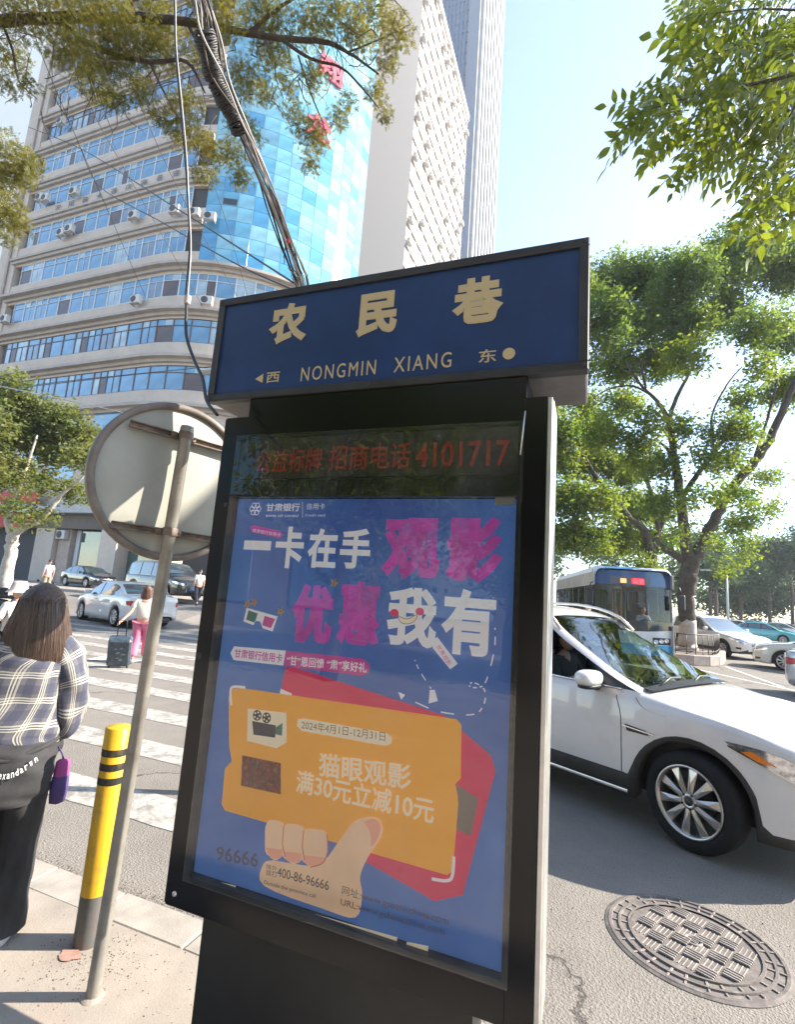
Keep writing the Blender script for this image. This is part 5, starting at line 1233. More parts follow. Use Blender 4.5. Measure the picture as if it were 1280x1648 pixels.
# ------------------------------------------------------------------ bus
zc = 16.3
fr = at_depth(1084, 1050, zc); hb = radians(-90 + 10.5)
Hh = Vector((cos(hb), sin(hb), 0)); S = Vector((-sin(hb), cos(hb), 0))         # S = bus left (picture right)
BWd, BL, BH = 2.5, 9.5, 3.12
bo = Vector((fr.x, fr.y, 0)) - S * (BWd / 2 - .05)
bus = empty('city_bus', (bo.x, bo.y, 0), hb, 'blue and white city bus with red route display and its driver at the wheel', 'bus')
M_BW = paint('bus_white', (.60, .60, .58)); M_BB = paint('bus_blue', (.02, .30, .62)); M_BS = mat('bus_side', (.38, .34, .30), .35, .1, noise=(1, .2), coat=.5)
def bx(name, x0, x1, y0, y1, z0, z1, mt, r_=.01, par=None):
    mb = MB(); mb.bbox(x0, x1, y0, y1, z0, z1, r_); return mb.build(name, mt, par or bus)
hw = BWd / 2
# shell: rounded section swept along x (x=0 front, negative to the rear)
def bsec(x, k=0):
    r_ = .22; pts = []
    t = max(0, (x + .35) / .35); inn = .06 * t * t
    for a in np.linspace(0, pi / 2, 5): pts.append((hw - inn - r_ + r_ * cos(a), BH - .10 * t * t - r_ + r_ * sin(a)))
    return pts
mb = MB(); P = []
for x in (-BL, -BL + .1, -3, -.35, -.25, -.15, -.05, 0.0):
    pr = bsec(x); P.append([(x, -y, z) for y, z in pr] + [(x, y, z) for y, z in pr[::-1]])
mb.grid(P, flip=True); mb.build('roof', mat('bus_roof', (.5, .54, .56), .4), bus)
mb = MB(); P = []
for x in (-1.5, -.4, -.25, -.15, -.05, 0.004):
    pr = bsec(x); P.append([(x, -y * .8 - .05, z + .012) for y, z in pr[2:]] + [(x, 0, pr[-1][1] + .012)])
mb.grid(P, flip=True); mb.build('roof_cap', M_BB, bus)
for s in (-1, 1):
    y0, y1 = (s * hw - .04, s * hw) if s > 0 else (s * hw, s * hw + .04)
    bx('side_panel', -BL, -.02, y0, y1, .30, 1.25, M_BS, .005); bx('cant_rail', -BL, -.02, y0, y1, 2.45, 2.90, M_BS, .005)
    for x in np.linspace(-BL + .04, -.3, 8): bx('window_post', x - .04, x + .04, y0 + .003, y1 - .003, 1.251, 2.449, M_BK, .003)
    xs = np.linspace(-BL + .04, -.3, 8)
    for i in range(7): bx('side_window', xs[i] + .041, xs[i + 1] - .041, (y0 + y1) / 2 - .004, (y0 + y1) / 2 + .004, 1.251, 2.449, glass_mat('bus_side_glass', (.6, .65, .65), 0, .02), .001)
bx('door', -1.30, -.32, -hw - .012, -hw - .001, .32, 2.4, M_CGD, .004); bx('door', -6.3, -5.2, -hw - .012, -hw - .001, .32, 2.4, M_CGD, .004)
bx('rear_panel', -BL - .001, -BL + .05, -hw, hw, .3, 2.9, M_BS); bx('chassis', -BL + .1, -.15, -hw + .1, hw - .1, .22, .38, M_BK); bx('floor', -BL + .1, -.3, -hw + .05, hw - .05, .39, .44, mat('bus_floor', (.3, .29, .27), .7))
bx('ceiling', -BL + .1, -.35, -hw + .05, hw - .05, 2.60, 2.64, mat('bus_lining', (.5, .5, .48), .7))
bx('interior_lining', -BL + .06, -BL + .1, -hw + .05, hw - .05, .45, 2.9, mat('bus_lining', (.5, .5, .48), .7))
# front: curved in plan
def fcurve(y): return -.16 * (abs(y) / hw) ** 3
def fgrid(name, z0, z1, mt, y0=-hw, y1=hw, off=0.0, shape=None, par=None, n=16):
    mb = MB(); P = []
    for j in range(5):
        t = j / 4; row = []
        for i in range(n + 1):
            y = y0 + (y1 - y0) * i / n; a, b_ = (shape(y) if shape else (z0, z1)); z = a + (b_ - a) * t
            lean = -.10 * max(0, (z - 1.0) / 2.0) ** 1.5; row.append((fcurve(y) + lean + off, y, z))
        P.append(row)
    mb.grid(P, flip=False); return mb.build(name, mt, par or bus)
fgrid('front_lower_panel', .28, .62, M_BB); fgrid('front_panel', .621, 1.12, M_BW, shape=lambda y: (.621, 1.12 - .10 * cos(y / hw * pi / 2)))
fgrid('dark_valance', .9, 1.35, mat('valance_black', (.012, .012, .014), .12, coat=1), shape=lambda y: (1.121 - .10 * cos(y / hw * pi / 2) , 1.36), off=.001)
fgrid('windscreen', 1.361, 2.50, glass_mat('bus_windscreen', (.80, .84, .82), 0, .02), y0=-hw + .08, y1=hw - .08)
fgrid('header', 2.501, 2.98, mat('header_navy', (.02, .07, .19), .15, coat=1))
for s in (-1, 1): fgrid('corner_post', 1.361, 2.5, M_BK, y0=min(s * hw, s * (hw - .08)), y1=max(s * hw, s * (hw - .08)), n=2)
rd = fgrid('route_display', 2.52, 2.78, mat('display_smoke', (.10, .11, .12), .2), y0=-.70, y1=.55, off=.008)
M_LED = mat('red_route_led', (.6, .02, .02), .5, emit=((1, .03, .03), 3.0)); M_LEDO = mat('orange_route_led', (.6, .1, .03), .5, emit=((1, .15, .05), 3.0))
for k in range(6):
    for j in range(3): 
        if (k + j) % 2 or j == 1: pass
fgrid('led_block', 2.56, 2.73, mat('led_dark_red', (.35, .005, .01), .5, emit=((1, .02, .05), .7)), y0=-.02, y1=.36, off=.013, par=rd)
ledm = lettering('公交', M_LED, (0.035, -.0, 2.565), (0, 1, 0), (0, 0, 1), .34, .16, rd, .01); ledm.location = (-.055, 0, 0)
for z in (2.58, 2.63, 2.68): fgrid('led_bar', z, z + .025, M_LEDO, y0=-.38, y1=-.20, off=.013, par=rd)
for s in (-1, 1):
    for k in range(3):
        yy = s * (hw - .22 - .17 * k); xx = fcurve(yy)
        mb = MB(); mb.lathe([(.075, 0), (.07, .03), (.05, .02), (.001, .015)], 16, M=Matrix.Translation((xx, yy, .72 + .03 * (2 - k))) @ Matrix.Rotation(pi / 2, 4, 'Y')); mb.build('headlamp', M_HEAD, bus)
    fgrid('lamp_surround', .64, .86, M_BK, y0=min(s * (hw - .08), s * (hw - .66)), y1=max(s * (hw - .08), s * (hw - .66)), off=.004, n=4)
    mb = MB(); sx = s * (hw + .02); mb.tube([(-.1, s * hw, 2.55), (.15, s * (hw + .12), 2.5), (.18, s * (hw + .16), 2.3)], .02, 6); mb.bbox(.12, .22, min(s * (hw + .04), s * (hw + .28)), max(s * (hw + .04), s * (hw + .28)), 1.78, 2.28, .04); mb.build('wing_mirror', M_BK, bus)
for i, ch in enumerate('8-1035'[2:]): pass
lettering('0135', mat('bus_number_blue', (.03, .15, .4), .5), (.012, -.35, .86), (0, 1, 0), (0, 0, 1), .42, .11, bus, .01)
for x in (-2.4, -7.4):
    for s in (-1, 1): wheel(bus, x, s * (hw - .16), .48, s, 8, False, .26)
M_YP = mat('yellow_handrail', (.60, .36, .02), .4)
for (x, y) in ((-.9, -.35), (-1.5, -.30), (-2.4, .35), (-3.4, -.3), (-1.3, -.05)):
    mb = MB(); mb.tube([(x, y, .44), (x, y, 2.75)], .022, 8); mb.build('handrail', M_YP, bus)
mb = MB(); mb.tube([(-.8, -1.1, 1.35), (-.8, -.1, 1.35)], .02, 6); mb.tube([(-.9, -.35, 1.9), (-.6, -.35, 1.55), (-.6, -.35, 1.0)], .022, 6); mb.build('handrail', M_YP, bus)
bx('dashboard', -.5, -.2, .02, hw - .1, .95, 1.28, M_DASH, .05)
bx('driver_seat', -1.35, -1.2, .30, .85, .9, 1.95, M_SEAT, .05); bx('driver_seat_cushion', -1.2, -.75, .30, .85, .75, .95, M_SEAT, .05)
sw = MB(); sw.tube([(-.62 + .10 * cos(t), .58 + .22 * sin(t), 1.32 + .08 * cos(t)) for t in np.linspace(0, 2 * pi, 21)], .016, 6, cap=False); sw.build('steering_wheel', M_BK, bus)
for x in (-3.2, -4.3, -5.6):
    for y in (-.8, .8): bx('passenger_seat', x - .08, x, y - .4, y + .4, .8, 1.65, mat('bus_seat_blue', (.05, .15, .3), .7), .04); bx('seat_pan', x, x + .42, y - .4, y + .4, .78, .88, MATS['bus_seat_blue'], .03)
fgrid('paper_notice', 2.36, 2.44, mat('notice', (.5, .5, .45), .7), y0=-.62, y1=-.34, off=-.02)
# ------------------------------------------------------------------ people
M_SKIN = mat('skin', (.50, .30, .21), .55, noise=(8, .08)); M_HAIRD = mat('dark_hair', (.02, .014, .011), .5, noise=(60, .4)); M_SHOEW = mat('white_shoe', (.55, .54, .52), .6); M_SHOEB = mat('black_shoe', (.02, .02, .022), .5)
def skin_obj(name, V, E, mt, parent, sub=2, root=0):
    """V: [(x,y,z,r)] skeleton, grown into one continuous surface"""
    me = bpy.data.meshes.new(name); me.from_pydata([v[:3] for v in V], E, []); o = link_mesh(name, me, parent)
    md = o.modifiers.new('skin', 'SKIN'); md.use_smooth_shade = True
    for i, v in enumerate(V):
        r = v[3]; r = r if hasattr(r, '__len__') else (r, r); me.skin_vertices[0].data[i].radius = r
    me.skin_vertices[0].data[root].use_root = True
    s = o.modifiers.new('subdivision', 'SUBSURF'); s.levels = sub; s.render_levels = sub
    me.materials.append(mt); return o
def head_mesh(mt_skin, mt_hair, par, c, s=1.0, yaw=0, hair='short', pitch=0):
    """head with nose, ears, eyes, mouth and hair; looks along +y before yaw"""
    h = empty('head', c); h.parent = par; h.rotation_euler = (pitch, 0, yaw); h.scale = (s, s, s)
    mb = MB(); P = []
    for i in range(15):
        t = pi * i / 14; row = []
        for j in range(20):
            u = 2 * pi * j / 20; x = sin(t) * cos(u) * .074; y = sin(t) * sin(u) * .092; z = cos(t) * .112
            if z < 0: k = 1 + z * 2.6; x *= max(k, .5); y *= max(1 + z * 1.2, .7)
            if y > .06 and abs(x) < .02 and -.04 < z < .02: y += .018 * (1 - abs(x) / .02)
            row.append((x, y, z))
        P.append(row)
    mb.grid(P, closed=True); mb.build('face', mt_skin, h)
    mb = MB()
    for sx in (-1, 1): mb.lathe([(.001, .004), (.010, .003), (.012, 0)], 10, M=Matrix.Translation((sx * .030, .084, .008)) @ Matrix.Rotation(-pi / 2, 4, 'X') @ Matrix.Diagonal((1, .5, 1, 1)))
    mb.build('eyes', M_HAIRD, h)
    mb = MB(); mb.tube([(-.022, .076, -.055), (0, .083, -.058), (.022, .076, -.055)], .0045, 6); mb.build('mouth', mat('lip', (.35, .12, .1), .5), h)
    for sx in (-1, 1): mb = MB(); mb.bbox(sx * .074 - .006, sx * .074 + .006, -.015, .015, -.03, .03, .005); mb.build('ear', mt_skin, h)
    mb = MB(); P = []
    low = {'short': .48, 'bob': .62, 'long': .60}[hair]
    for i in range(11):
        t = pi * low * i / 10; row = []
        for j in range(24):
            u = 2 * pi * j / 24; fr_ = max(0, sin(u)); tt = t * (1 - .34 * fr_ ** .6)
            row.append((sin(tt) * cos(u) * .086, sin(tt) * sin(u) * .104 - .004, cos(tt) * .126))
        P.append(row)
    mb.grid(P, closed=True); mb.build('hair', mt_hair, h)
    if hair == 'long':
        mb = MB(); P = []
        for i in range(9):
            z = .06 - .042 * i; row = []
            for j in range(15):
                u = pi + pi * j / 14; w_ = .088 + .006 * i; row.append((cos(u) * w_, sin(u) * (.09 - .002 * i) - .01 + .004 * sin(j * 2.3), z))
            P.append(row)
        mb.grid(P); o = mb.build('hair_length', mt_hair, h); o.modifiers.new('t', 'SOLIDIFY').thickness = .02
    return h
def person(label, loc, rz, H, shirt, trousers, pose=None, hair='short', hair_m=None, sleeve='short', shoes=None, skirt=False, parts_name='person', look=0, head_pitch=0, wide=1.0, group=None):
    """standing or walking figure, local +y forward"""
    k = H / 1.70; o = empty('person', loc, rz, label, 'person', group); o.scale = (k, k, k)
    J = dict(hip=(0, 0, .93), belly=(0, 0, 1.08), chest=(0, -.01, 1.27), neck=(0, 0, 1.43), nk=(0, .01, 1.50),
             sl=(-.17, -.01, 1.38), el=(-.22, -.02, 1.11), wl=(-.23, .06, .87), hl=(-.23, .08, .78), sr=(.17, -.01, 1.38), er=(.22, -.02, 1.11), wr=(.23, .06, .87), hr=(.23, .08, .78),
             pl=(-.09, 0, .88), kl=(-.10, .03, .49), al=(-.10, -.02, .09), tl=(-.11, .13, .04), pr=(.09, 0, .88), kr=(.10, .03, .49), ar=(.10, -.02, .09), tr=(.11, .13, .04), head=(0, .02, 1.595))
    J.update(pose or {})
    R = dict(hip=(.145, .10), belly=(.13, .095), chest=(.15, .10), neck=(.055, .05), nk=.048, sl=.058, el=.040, wl=.028, hl=.03, sr=.058, er=.040, wr=.028, hr=.03, pl=.082, kl=.055, al=.038, tl=.03, pr=.082, kr=.055, ar=.038, tr=.03)
    names = ['hip', 'belly', 'chest', 'neck', 'nk', 'sl', 'el', 'wl', 'hl', 'sr', 'er', 'wr', 'hr', 'pl', 'kl', 'al', 'tl', 'pr', 'kr', 'ar', 'tr']
    ix = {n: i for i, n in enumerate(names)}
    E = [('hip', 'belly'), ('belly', 'chest'), ('chest', 'neck'), ('neck', 'nk'), ('chest', 'sl'), ('sl', 'el'), ('el', 'wl'), ('wl', 'hl'), ('chest', 'sr'), ('sr', 'er'), ('er', 'wr'), ('wr', 'hr'), ('hip', 'pl'), ('pl', 'kl'), ('kl', 'al'), ('al', 'tl'), ('hip', 'pr'), ('pr', 'kr'), ('kr', 'ar'), ('ar', 'tr')]
    skin_obj('body', [(*J[n], R[n]) for n in names], [(ix[a], ix[b]) for a, b in E], M_SKIN, o, 1)
    for s, h_, w_ in (('l', 'hl', 'wl'), ('r', 'hr', 'wr')):       # fingers
        a = Vector(J[h_]); d = (a - Vector(J[w_])).normalized(); side = d.cross(Vector((1, 0, 0))); side = side.normalized() if side.length > .1 else Vector((0, 1, 0))
        mb = MB()
        for q in range(4): b0 = a + side * (q - 1.5) * .017; mb.tube([b0, b0 + d * .045, b0 + d * (.085 - .006 * abs(q - 1.4)) + Vector((.012 if s == 'l' else -.012, 0, 0))], [.0095, .009, .006], 6)
        mb.tube([a - d * .02 + side * .028, a + d * .02 + side * .05, a + d * .045 + side * .052], [.011, .01, .007], 6); mb.build('fingers', M_SKIN, o)
    def mid(a, b, t): a = Vector(J[a]); b = Vector(J[b]); return tuple(a + (b - a) * t)
    g = wide
    sv_ = [(*J['hip'][:2], J['hip'][2] + .0, (.160 * g, .118 * g)), (*J['belly'], (.150 * g, .112 * g)), (*J['chest'], (.170 * g, .118)), (*J['neck'], (.075, .065)), (*J['sl'], .075), (*J['sr'], .075)]
    se = [(0, 1), (1, 2), (2, 3), (2, 4), (2, 5)]
    if sleeve == 'short':
        sv_ += [(*mid('sl', 'el', .72), .062), (*mid('sr', 'er', .72), .062)]; se += [(4, 6), (5, 7)]
    else:
        sv_ += [(*J['el'], .056), (*J['er'], .056), (*mid('el', 'wl', .93), .042), (*mid('er', 'wr', .93), .042)]; se += [(4, 6), (5, 7), (6, 8), (7, 9)]
    skin_obj('shirt', sv_, se, shirt, o, 2)
    tv = [(J['hip'][0], J['hip'][1], J['hip'][2] + .04, (.150, .112)), (*J['pl'], .105 * g), (*J['kl'], .080 * g), (*mid('kl', 'al', .92), .070 * g), (*J['pr'], .105 * g), (*J['kr'], .080 * g), (*mid('kr', 'ar', .92), .070 * g)]
    skin_obj('trousers', tv, [(0, 1), (1, 2), (2, 3), (0, 4), (4, 5), (5, 6)], trousers, o, 2)
    for a, t in (('al', 'tl'), ('ar', 'tr')):
        p = Vector(J[a]); q = Vector(J[t]); skin_obj('shoe', [(p.x, p.y - .03, p.z - .035, .045), (p.x, p.y + .04, p.z - .035, .05), (q.x, q.y + .03, q.z + .005, .038)], [(0, 1), (1, 2)], shoes or M_SHOEW, o, 1)
    head_mesh(M_SKIN, hair_m or M_HAIRD, o, J['head'], 1.0, look, hair, head_pitch)
    return o
# --- near woman in the plaid shirt, seen from behind
def plaid_mat():
    m = bpy.data.materials.new('plaid_cotton'); m.use_nodes = True; t = m.node_tree; b = t.nodes['Principled BSDF']
    tc = t.nodes.new('ShaderNodeTexCoord'); sx = t.nodes.new('ShaderNodeSeparateXYZ'); t.links.new(tc.outputs['UV'], sx.inputs[0])
    def M(op, a, b_=None, c=None):
        n = t.nodes.new('ShaderNodeMath'); n.operation = op
        for i, v in enumerate((a, b_, c)):
            if v is None: continue
            if isinstance(v, (int, float)): n.inputs[i].default_value = v
            else: t.links.new(v, n.inputs[i])
        return n.outputs[0]
    def stripes(c, per):
        f = M('FRACT', M('DIVIDE', c, per))
        def band(a, w_): return M('COMPARE', f, a, w_)
        thin = M('MAXIMUM', M('MAXIMUM', band(.10, .022), band(.20, .022)), M('MULTIPLY', band(.30, .03), .7))
        wide = band(.65, .17); return thin, wide
    a1, w1 = stripes(sx.outputs[0], .105); a2, w2 = stripes(sx.outputs[1], .115)
    base = (.11, .105, .12, 1)
    def mix(f, x, col):
        n = t.nodes.new('ShaderNodeMix'); n.data_type = 'RGBA'; t.links.new(f, n.inputs[0])
        if isinstance(x, tuple): n.inputs[6].default_value = x
        else: t.links.new(x, n.inputs[6])
        n.inputs[7].default_value = (*col, 1); return n.outputs[2]
    c = mix(M('MULTIPLY', w1, .55), base, (.035, .04, .075)); c = mix(M('MULTIPLY', w2, .55), c, (.035, .04, .075))
    c = mix(M('MULTIPLY', a1, .55), c, (.62, .58, .45)); c = mix(M('MULTIPLY', a2, .6), c, (.60, .57, .47))
    n = t.nodes.new('ShaderNodeTexNoise'); n.inputs['Scale'].default_value = 300; t.links.new(tc.outputs['UV'], n.inputs[0])
    bp = t.nodes.new('ShaderNodeBump'); bp.inputs['Strength'].default_value = .15; bp.inputs['Distance'].default_value = .002; t.links.new(n.outputs[0], bp.inputs['Height']); t.links.new(bp.outputs[0], b.inputs['Normal'])
    t.links.new(c, b.inputs['Base Color']); b.inputs['Roughness'].default_value = .85; return m
def cloth_loft(name, secs, mt, par, n=40, fold=.012, nf=5, uvscale=1.0, rows=26, seed=0, power=2.4):
    """closed loft through elliptic sections (cx,cy,z,a,b) with soft folds and a metric UV map"""
    zs = list(range(len(secs))); mb = MB(); P = []; UV = []
    r_ = random.Random(seed); ph = [r_.uniform(0, 6) for _ in range(6)]
    for i in range(rows + 1):
        t = i / rows * (len(secs) - 1); c = [pchip(zs, [s[q] for s in secs], t) for q in range(5)]; row = []; uvr = []
        for j in range(n):
            u = 2 * pi * j / n; cu, su = cos(u), sin(u)
            ex = 2 / power; x = abs(cu) ** ex * (1 if cu > 0 else -1) * c[3]; y = abs(su) ** ex * (1 if su > 0 else -1) * c[4]
            f = fold * (sin(nf * u + ph[0] + 2.2 * t) * .5 + sin((nf * 2 + 1) * u + ph[1] - 3 * t) * .3 + sin(3 * u + 7 * t + ph[2]) * .35)
            k = 1 + f / max(c[3], .03); row.append((c[0] + x * k, c[1] + y * k, c[2])); uvr.append((u * (c[3] + c[4]) / 2 * uvscale, c[2] * uvscale + f * .6))
        P.append(row); UV.append(uvr)
    mb.grid(P, closed=True); me = mb.mesh(name, mt); ul = me.uv_layers.new(name='UVMap'); 
    vi = [0] * len(me.loops); me.loops.foreach_get('vertex_index', vi); fl = [uv for r in UV for uv in r]
    for p_ in me.polygons:
        jj = [vi[l] % n for l in p_.loop_indices]; wrap = max(jj) - min(jj) > n / 2
        for l in p_.loop_indices:
            i_, j_ = divmod(vi[l], n); uv = fl[vi[l]]
            if wrap and j_ == 0: a_ = UV[i_][n - 1]; uv = (a_[0] * n / (n - 1), uv[1])
            ul.data[l].uv = uv
    o = link_mesh(name, me, par); return o
M_PLAID = plaid_mat()
wl = Vector((-2.565, 1.775, 0.03)); wrot = radians(50)
woman = empty('person', wl, wrot, 'long haired woman in an oversized plaid shirt and black trousers standing with her back turned', 'person')
woman.scale = (.80, .92, 1.0)
M_BLKC = mat('black_cloth', (.022, .021, .022), .85, noise=(9, .3), bump=(40, .25, .004)); M_JKT = mat('charcoal_sweat_cloth', (.032, .031, .033), .9, noise=(7, .3), bump=(60, .3, .003))
SKW = [(0, 0, .90, (.14, .10)), (0, 0, 1.05, (.12, .09)), (0, -.01, 1.2, (.14, .09)), (0, 0, 1.33, (.05, .05)), (0, .01, 1.40, .045), (0, .02, 1.5, .07),
       (-.17, -.01, 1.28, .05), (-.23, -.02, 1.03, .04), (-.12, .20, .98, .028), (.17, -.01, 1.28, .05), (.25, .0, 1.04, .04), (.17, .22, 1.0, .028),
       (-.09, 0, .84, .08), (-.10, .02, .46, .055), (-.11, -.01, .09, .04), (-.115, .13, .045, .03), (.09, 0, .84, .08), (.10, .05, .46, .055), (.11, .02, .09, .04), (.12, .16, .045, .03)]
skin_obj('body', SKW, [(0, 1), (1, 2), (2, 3), (3, 4), (4, 5), (2, 6), (6, 7), (7, 8), (2, 9), (9, 10), (10, 11), (0, 12), (12, 13), (13, 14), (14, 15), (0, 16), (16, 17), (17, 18), (18, 19)], M_SKIN, woman, 1)
cloth_loft('shirt', [(0, 0, .845, .235, .155), (0, 0, .90, .24, .16), (0, 0, 1.05, .225, .15), (0, -.01, 1.20, .225, .14), (0, -.005, 1.285, .20, .12), (0, 0, 1.34, .12, .085), (0, .01, 1.37, .065, .06)], M_PLAID, woman, 56, .010, 5, 1.0, 34, 3)
def sleeve_mesh(name, pts, rad, mt, par, seed=0, fold=.008):
    pts = catmull(pts, 7); n = 26; mb = MB(); P = []; UV = []; L = 0; r_ = random.Random(seed); ph = [r_.uniform(0, 6) for _ in range(3)]
    rr = [pchip(range(len(rad)), rad, i / (len(pts) - 1) * (len(rad) - 1)) for i in range(len(pts))]
    for i, p in enumerate(pts):
        t = (pts[min(i + 1, len(pts) - 1)] - pts[max(i - 1, 0)]).normalized(); u = t.cross(Vector((0, 1, 0.01))).normalized(); v = t.cross(u)
        if i: L += (p - pts[i - 1]).length
        row = []; uvr = []
        for j in range(n):
            a = 2 * pi * j / n; f = fold * (sin(3 * a + ph[0] + i * .5) + .7 * sin(2 * a - i * 1.1 + ph[1])); row.append(tuple(p + (u * cos(a) + v * sin(a)) * (rr[i] + f))); uvr.append((a * .09, 1.3 - L))
        P.append(row); UV.append(uvr)
    mb.grid(P, closed=True, flip=False); me = mb.mesh(name, mt); ul = me.uv_layers.new(name='UVMap'); fl = [q for r in UV for q in r]
    for p_ in me.polygons:
        vs = [me.loops[l].vertex_index for l in p_.loop_indices]; jj = [x % n for x in vs]; wrap = max(jj) - min(jj) > n / 2
        for l, x in zip(p_.loop_indices, vs):
            uv = fl[x]
            if wrap and x % n == 0: uv = (2 * pi * .09, uv[1])
            ul.data[l].uv = uv
    return link_mesh(name, me, par)
sleeve_mesh('sleeve', [(.12, -.005, 1.31), (.20, -.005, 1.25), (.255, -.015, 1.13), (.27, -.01, 1.02), (.255, .04, .93), (.20, .12, .915), (.15, .2, .93)], [.06, .088, .092, .088, .09, .075, .058], M_PLAID, woman, 5)
sleeve_mesh('sleeve', [(-.12, -.005, 1.31), (-.20, -.005, 1.25), (-.25, -.015, 1.13), (-.26, -.0, 1.02), (-.24, .06, .95), (-.17, .14, .95)], [.06, .088, .092, .088, .085, .06], M_PLAID, woman, 6)
cloth_loft('trousers', [(0, 0, .66, .22, .16), (0, 0, .78, .215, .155), (0, 0, .90, .17, .13)], M_BLKC, woman, 40, .008, 4, 1, 10, 8)
for sx, yy in ((-1, 0.0), (1, .03)):
    cloth_loft('trouser_leg', [(sx * .118, yy - .01, .035, .105, .125), (sx * .115, yy - .005, .20, .100, .118), (sx * .110, yy, .42, .105, .118), (sx * .105, 0, .62, .118, .135), (sx * .095, 0, .75, .12, .14)], M_BLKC, woman, 36, .010, 4, 1, 24, 10 + sx)
    sh = empty('shoe', (sx * .118, yy + .02, 0)); sh.parent = woman
    mb = MB(); P = []
    for z, g_ in ((0.0, 1.0), (.028, 1.0), (.032, .97)): P.append([(.052 * g_ * cos(a) * (1 + .12 * sin(a)), .145 * g_ * sin(a) + .0, z) for a in np.linspace(0, 2 * pi, 25)[:-1]])
    mb.grid(P, closed=True); mb.build('sole', M_SHOEW, sh)
    mb = MB(); P = []
    for z, g_, dy in ((.033, .96, 0), (.06, .90, -.005), (.085, .62, -.04), (.10, .45, -.06), (.101, .0, -.06)): P.append([(.052 * g_ * cos(a), .145 * g_ * sin(a) + dy, z) for a in np.linspace(0, 2 * pi, 25)[:-1]])
    mb.grid(P, closed=True); mb.build('upper', M_SHOEB, sh)
# hooded top tied round the waist, with lettering printed in a curve
cloth_loft('tied_top', [(0, -.02, .60, .20, .15), (0, -.02, .66, .235, .175), (0, -.015, .76, .245, .18), (.0, -.01, .83, .235, .175), (0, 0, .875, .215, .16)], M_JKT, woman, 48, .014, 4, 1, 20, 21)
sleeve_mesh('tied_sleeve', [(.20, .02, .84), (.225, .10, .80), (.14, .19, .76), (.05, .20, .60)], [.035, .04, .035, .03], M_JKT, woman, 7, .004)
mb = MB(); mb.tube([(.235 * cos(a), .175 * sin(a) - .01, .862 - .055 * (1 - abs(cos(a))) * (1 if sin(a) < 0 else 0)) for a in np.linspace(-pi, 0, 24)], .012, 8); mb.build('collar_fold', M_JKT, woman)
M_WPR = mat('white_print', (.6, .6, .6), .7)
txt = 'alexandarwang'[:10] + 'n'
def back_surf(x, z, off=.006):
    a = .247; b_ = .182; q = max(0, 1 - (abs(x) / a) ** 2.4) ** (1 / 2.4); return Vector((x, -.015 - b_ * q - .017 - off, z))
for i, ch in enumerate('alexandarwn'):
    t = i / 10; x = -.05 + .20 * t; z = .775 - .045 * sin(pi * (.12 + t * .80)) + .032 * t
    sl_ = (-.045 * pi * .8 * cos(pi * (.12 + t * .8)) + .032) / .235
    p = back_surf(x, z); q = back_surf(x + .01, z + .01 * sl_); ux = (q - p).normalized(); uy = Vector((0, 0, 1)) - ux * ux.z; uy.normalize()
    hgt = .030 if ch in 'ld' else .023
    lettering(ch, M_WPR, p, ux, uy, .0145 if ch != 'l' else .005, hgt, woman, .02)
# purple pouch held at her right side
pb = empty('pouch', wl + Matrix.Rotation(wrot, 3, 'Z') @ Vector((.225, -.04, .56)), wrot + .3, 'purple fabric pouch with a pink top hanging at the hip of the woman in plaid', 'pouch')
mb = MB(); P = []
for z, a_, b_ in ((0, .02, .015), (.012, .05, .03), (.10, .06, .036), (.20, .056, .034), (.205, .05, .03)): P.append([(a_ * cos(t), b_ * sin(t), z) for t in np.linspace(0, 2 * pi, 21)[:-1]])
mb.grid(P, closed=True); mb.build('pouch_body', mat('purple_cloth', (.06, .035, .14), .7, bump=(120, .4, .003)), pb)
mb = MB(); P = []
for z, a_, b_ in ((.2, .052, .032), (.26, .05, .03), (.31, .046, .026), (.325, .03, .015), (.326, .001, .001)): P.append([(a_ * cos(t), b_ * sin(t), z) for t in np.linspace(0, 2 * pi, 21)[:-1]])
mb.grid(P, closed=True); mb.build('pouch_top', mat('pink_cloth', (.30, .05, .20), .7), pb)
pb.scale = (.66, .66, .62)
mb = MB(); mb.tube([(0, 0, .32), (-.01, .01, .36), (-.04, .03, .42)], .006, 6); mb.build('strap', MATS['purple_cloth'], pb)
# hair: dense mass with separate strands over it
def hair_mat(name, a, b_):
    m = bpy.data.materials.new(name); m.use_nodes = True; t = m.node_tree; p = t.nodes['Principled BSDF']
    tc = t.nodes.new('ShaderNodeTexCoord'); mp = t.nodes.new('ShaderNodeMapping'); mp.inputs['Scale'].default_value = (60, 60, 3.0); t.links.new(tc.outputs['Object'], mp.inputs[0])
    n = t.nodes.new('ShaderNodeTexNoise'); n.inputs['Scale'].default_value = 1.5; n.inputs['Detail'].default_value = 5; t.links.new(mp.outputs[0], n.inputs[0])
    r = t.nodes.new('ShaderNodeValToRGB'); r.color_ramp.elements[0].position = .35; r.color_ramp.elements[1].position = .7; r.color_ramp.elements[0].color = (*a, 1); r.color_ramp.elements[1].color = (*b_, 1)
    t.links.new(n.outputs[0], r.inputs[0]); t.links.new(r.outputs[0], p.inputs['Base Color']); p.inputs['Roughness'].default_value = .42; p.inputs['Specular IOR Level'].default_value = .6
    bp = t.nodes.new('ShaderNodeBump'); bp.inputs['Strength'].default_value = .6; bp.inputs['Distance'].default_value = .004; t.links.new(n.outputs[0], bp.inputs['Height']); t.links.new(bp.outputs[0], p.inputs['Normal']); return m
M_HB = hair_mat('brown_hair', (.035, .019, .013), (.115, .066, .044))
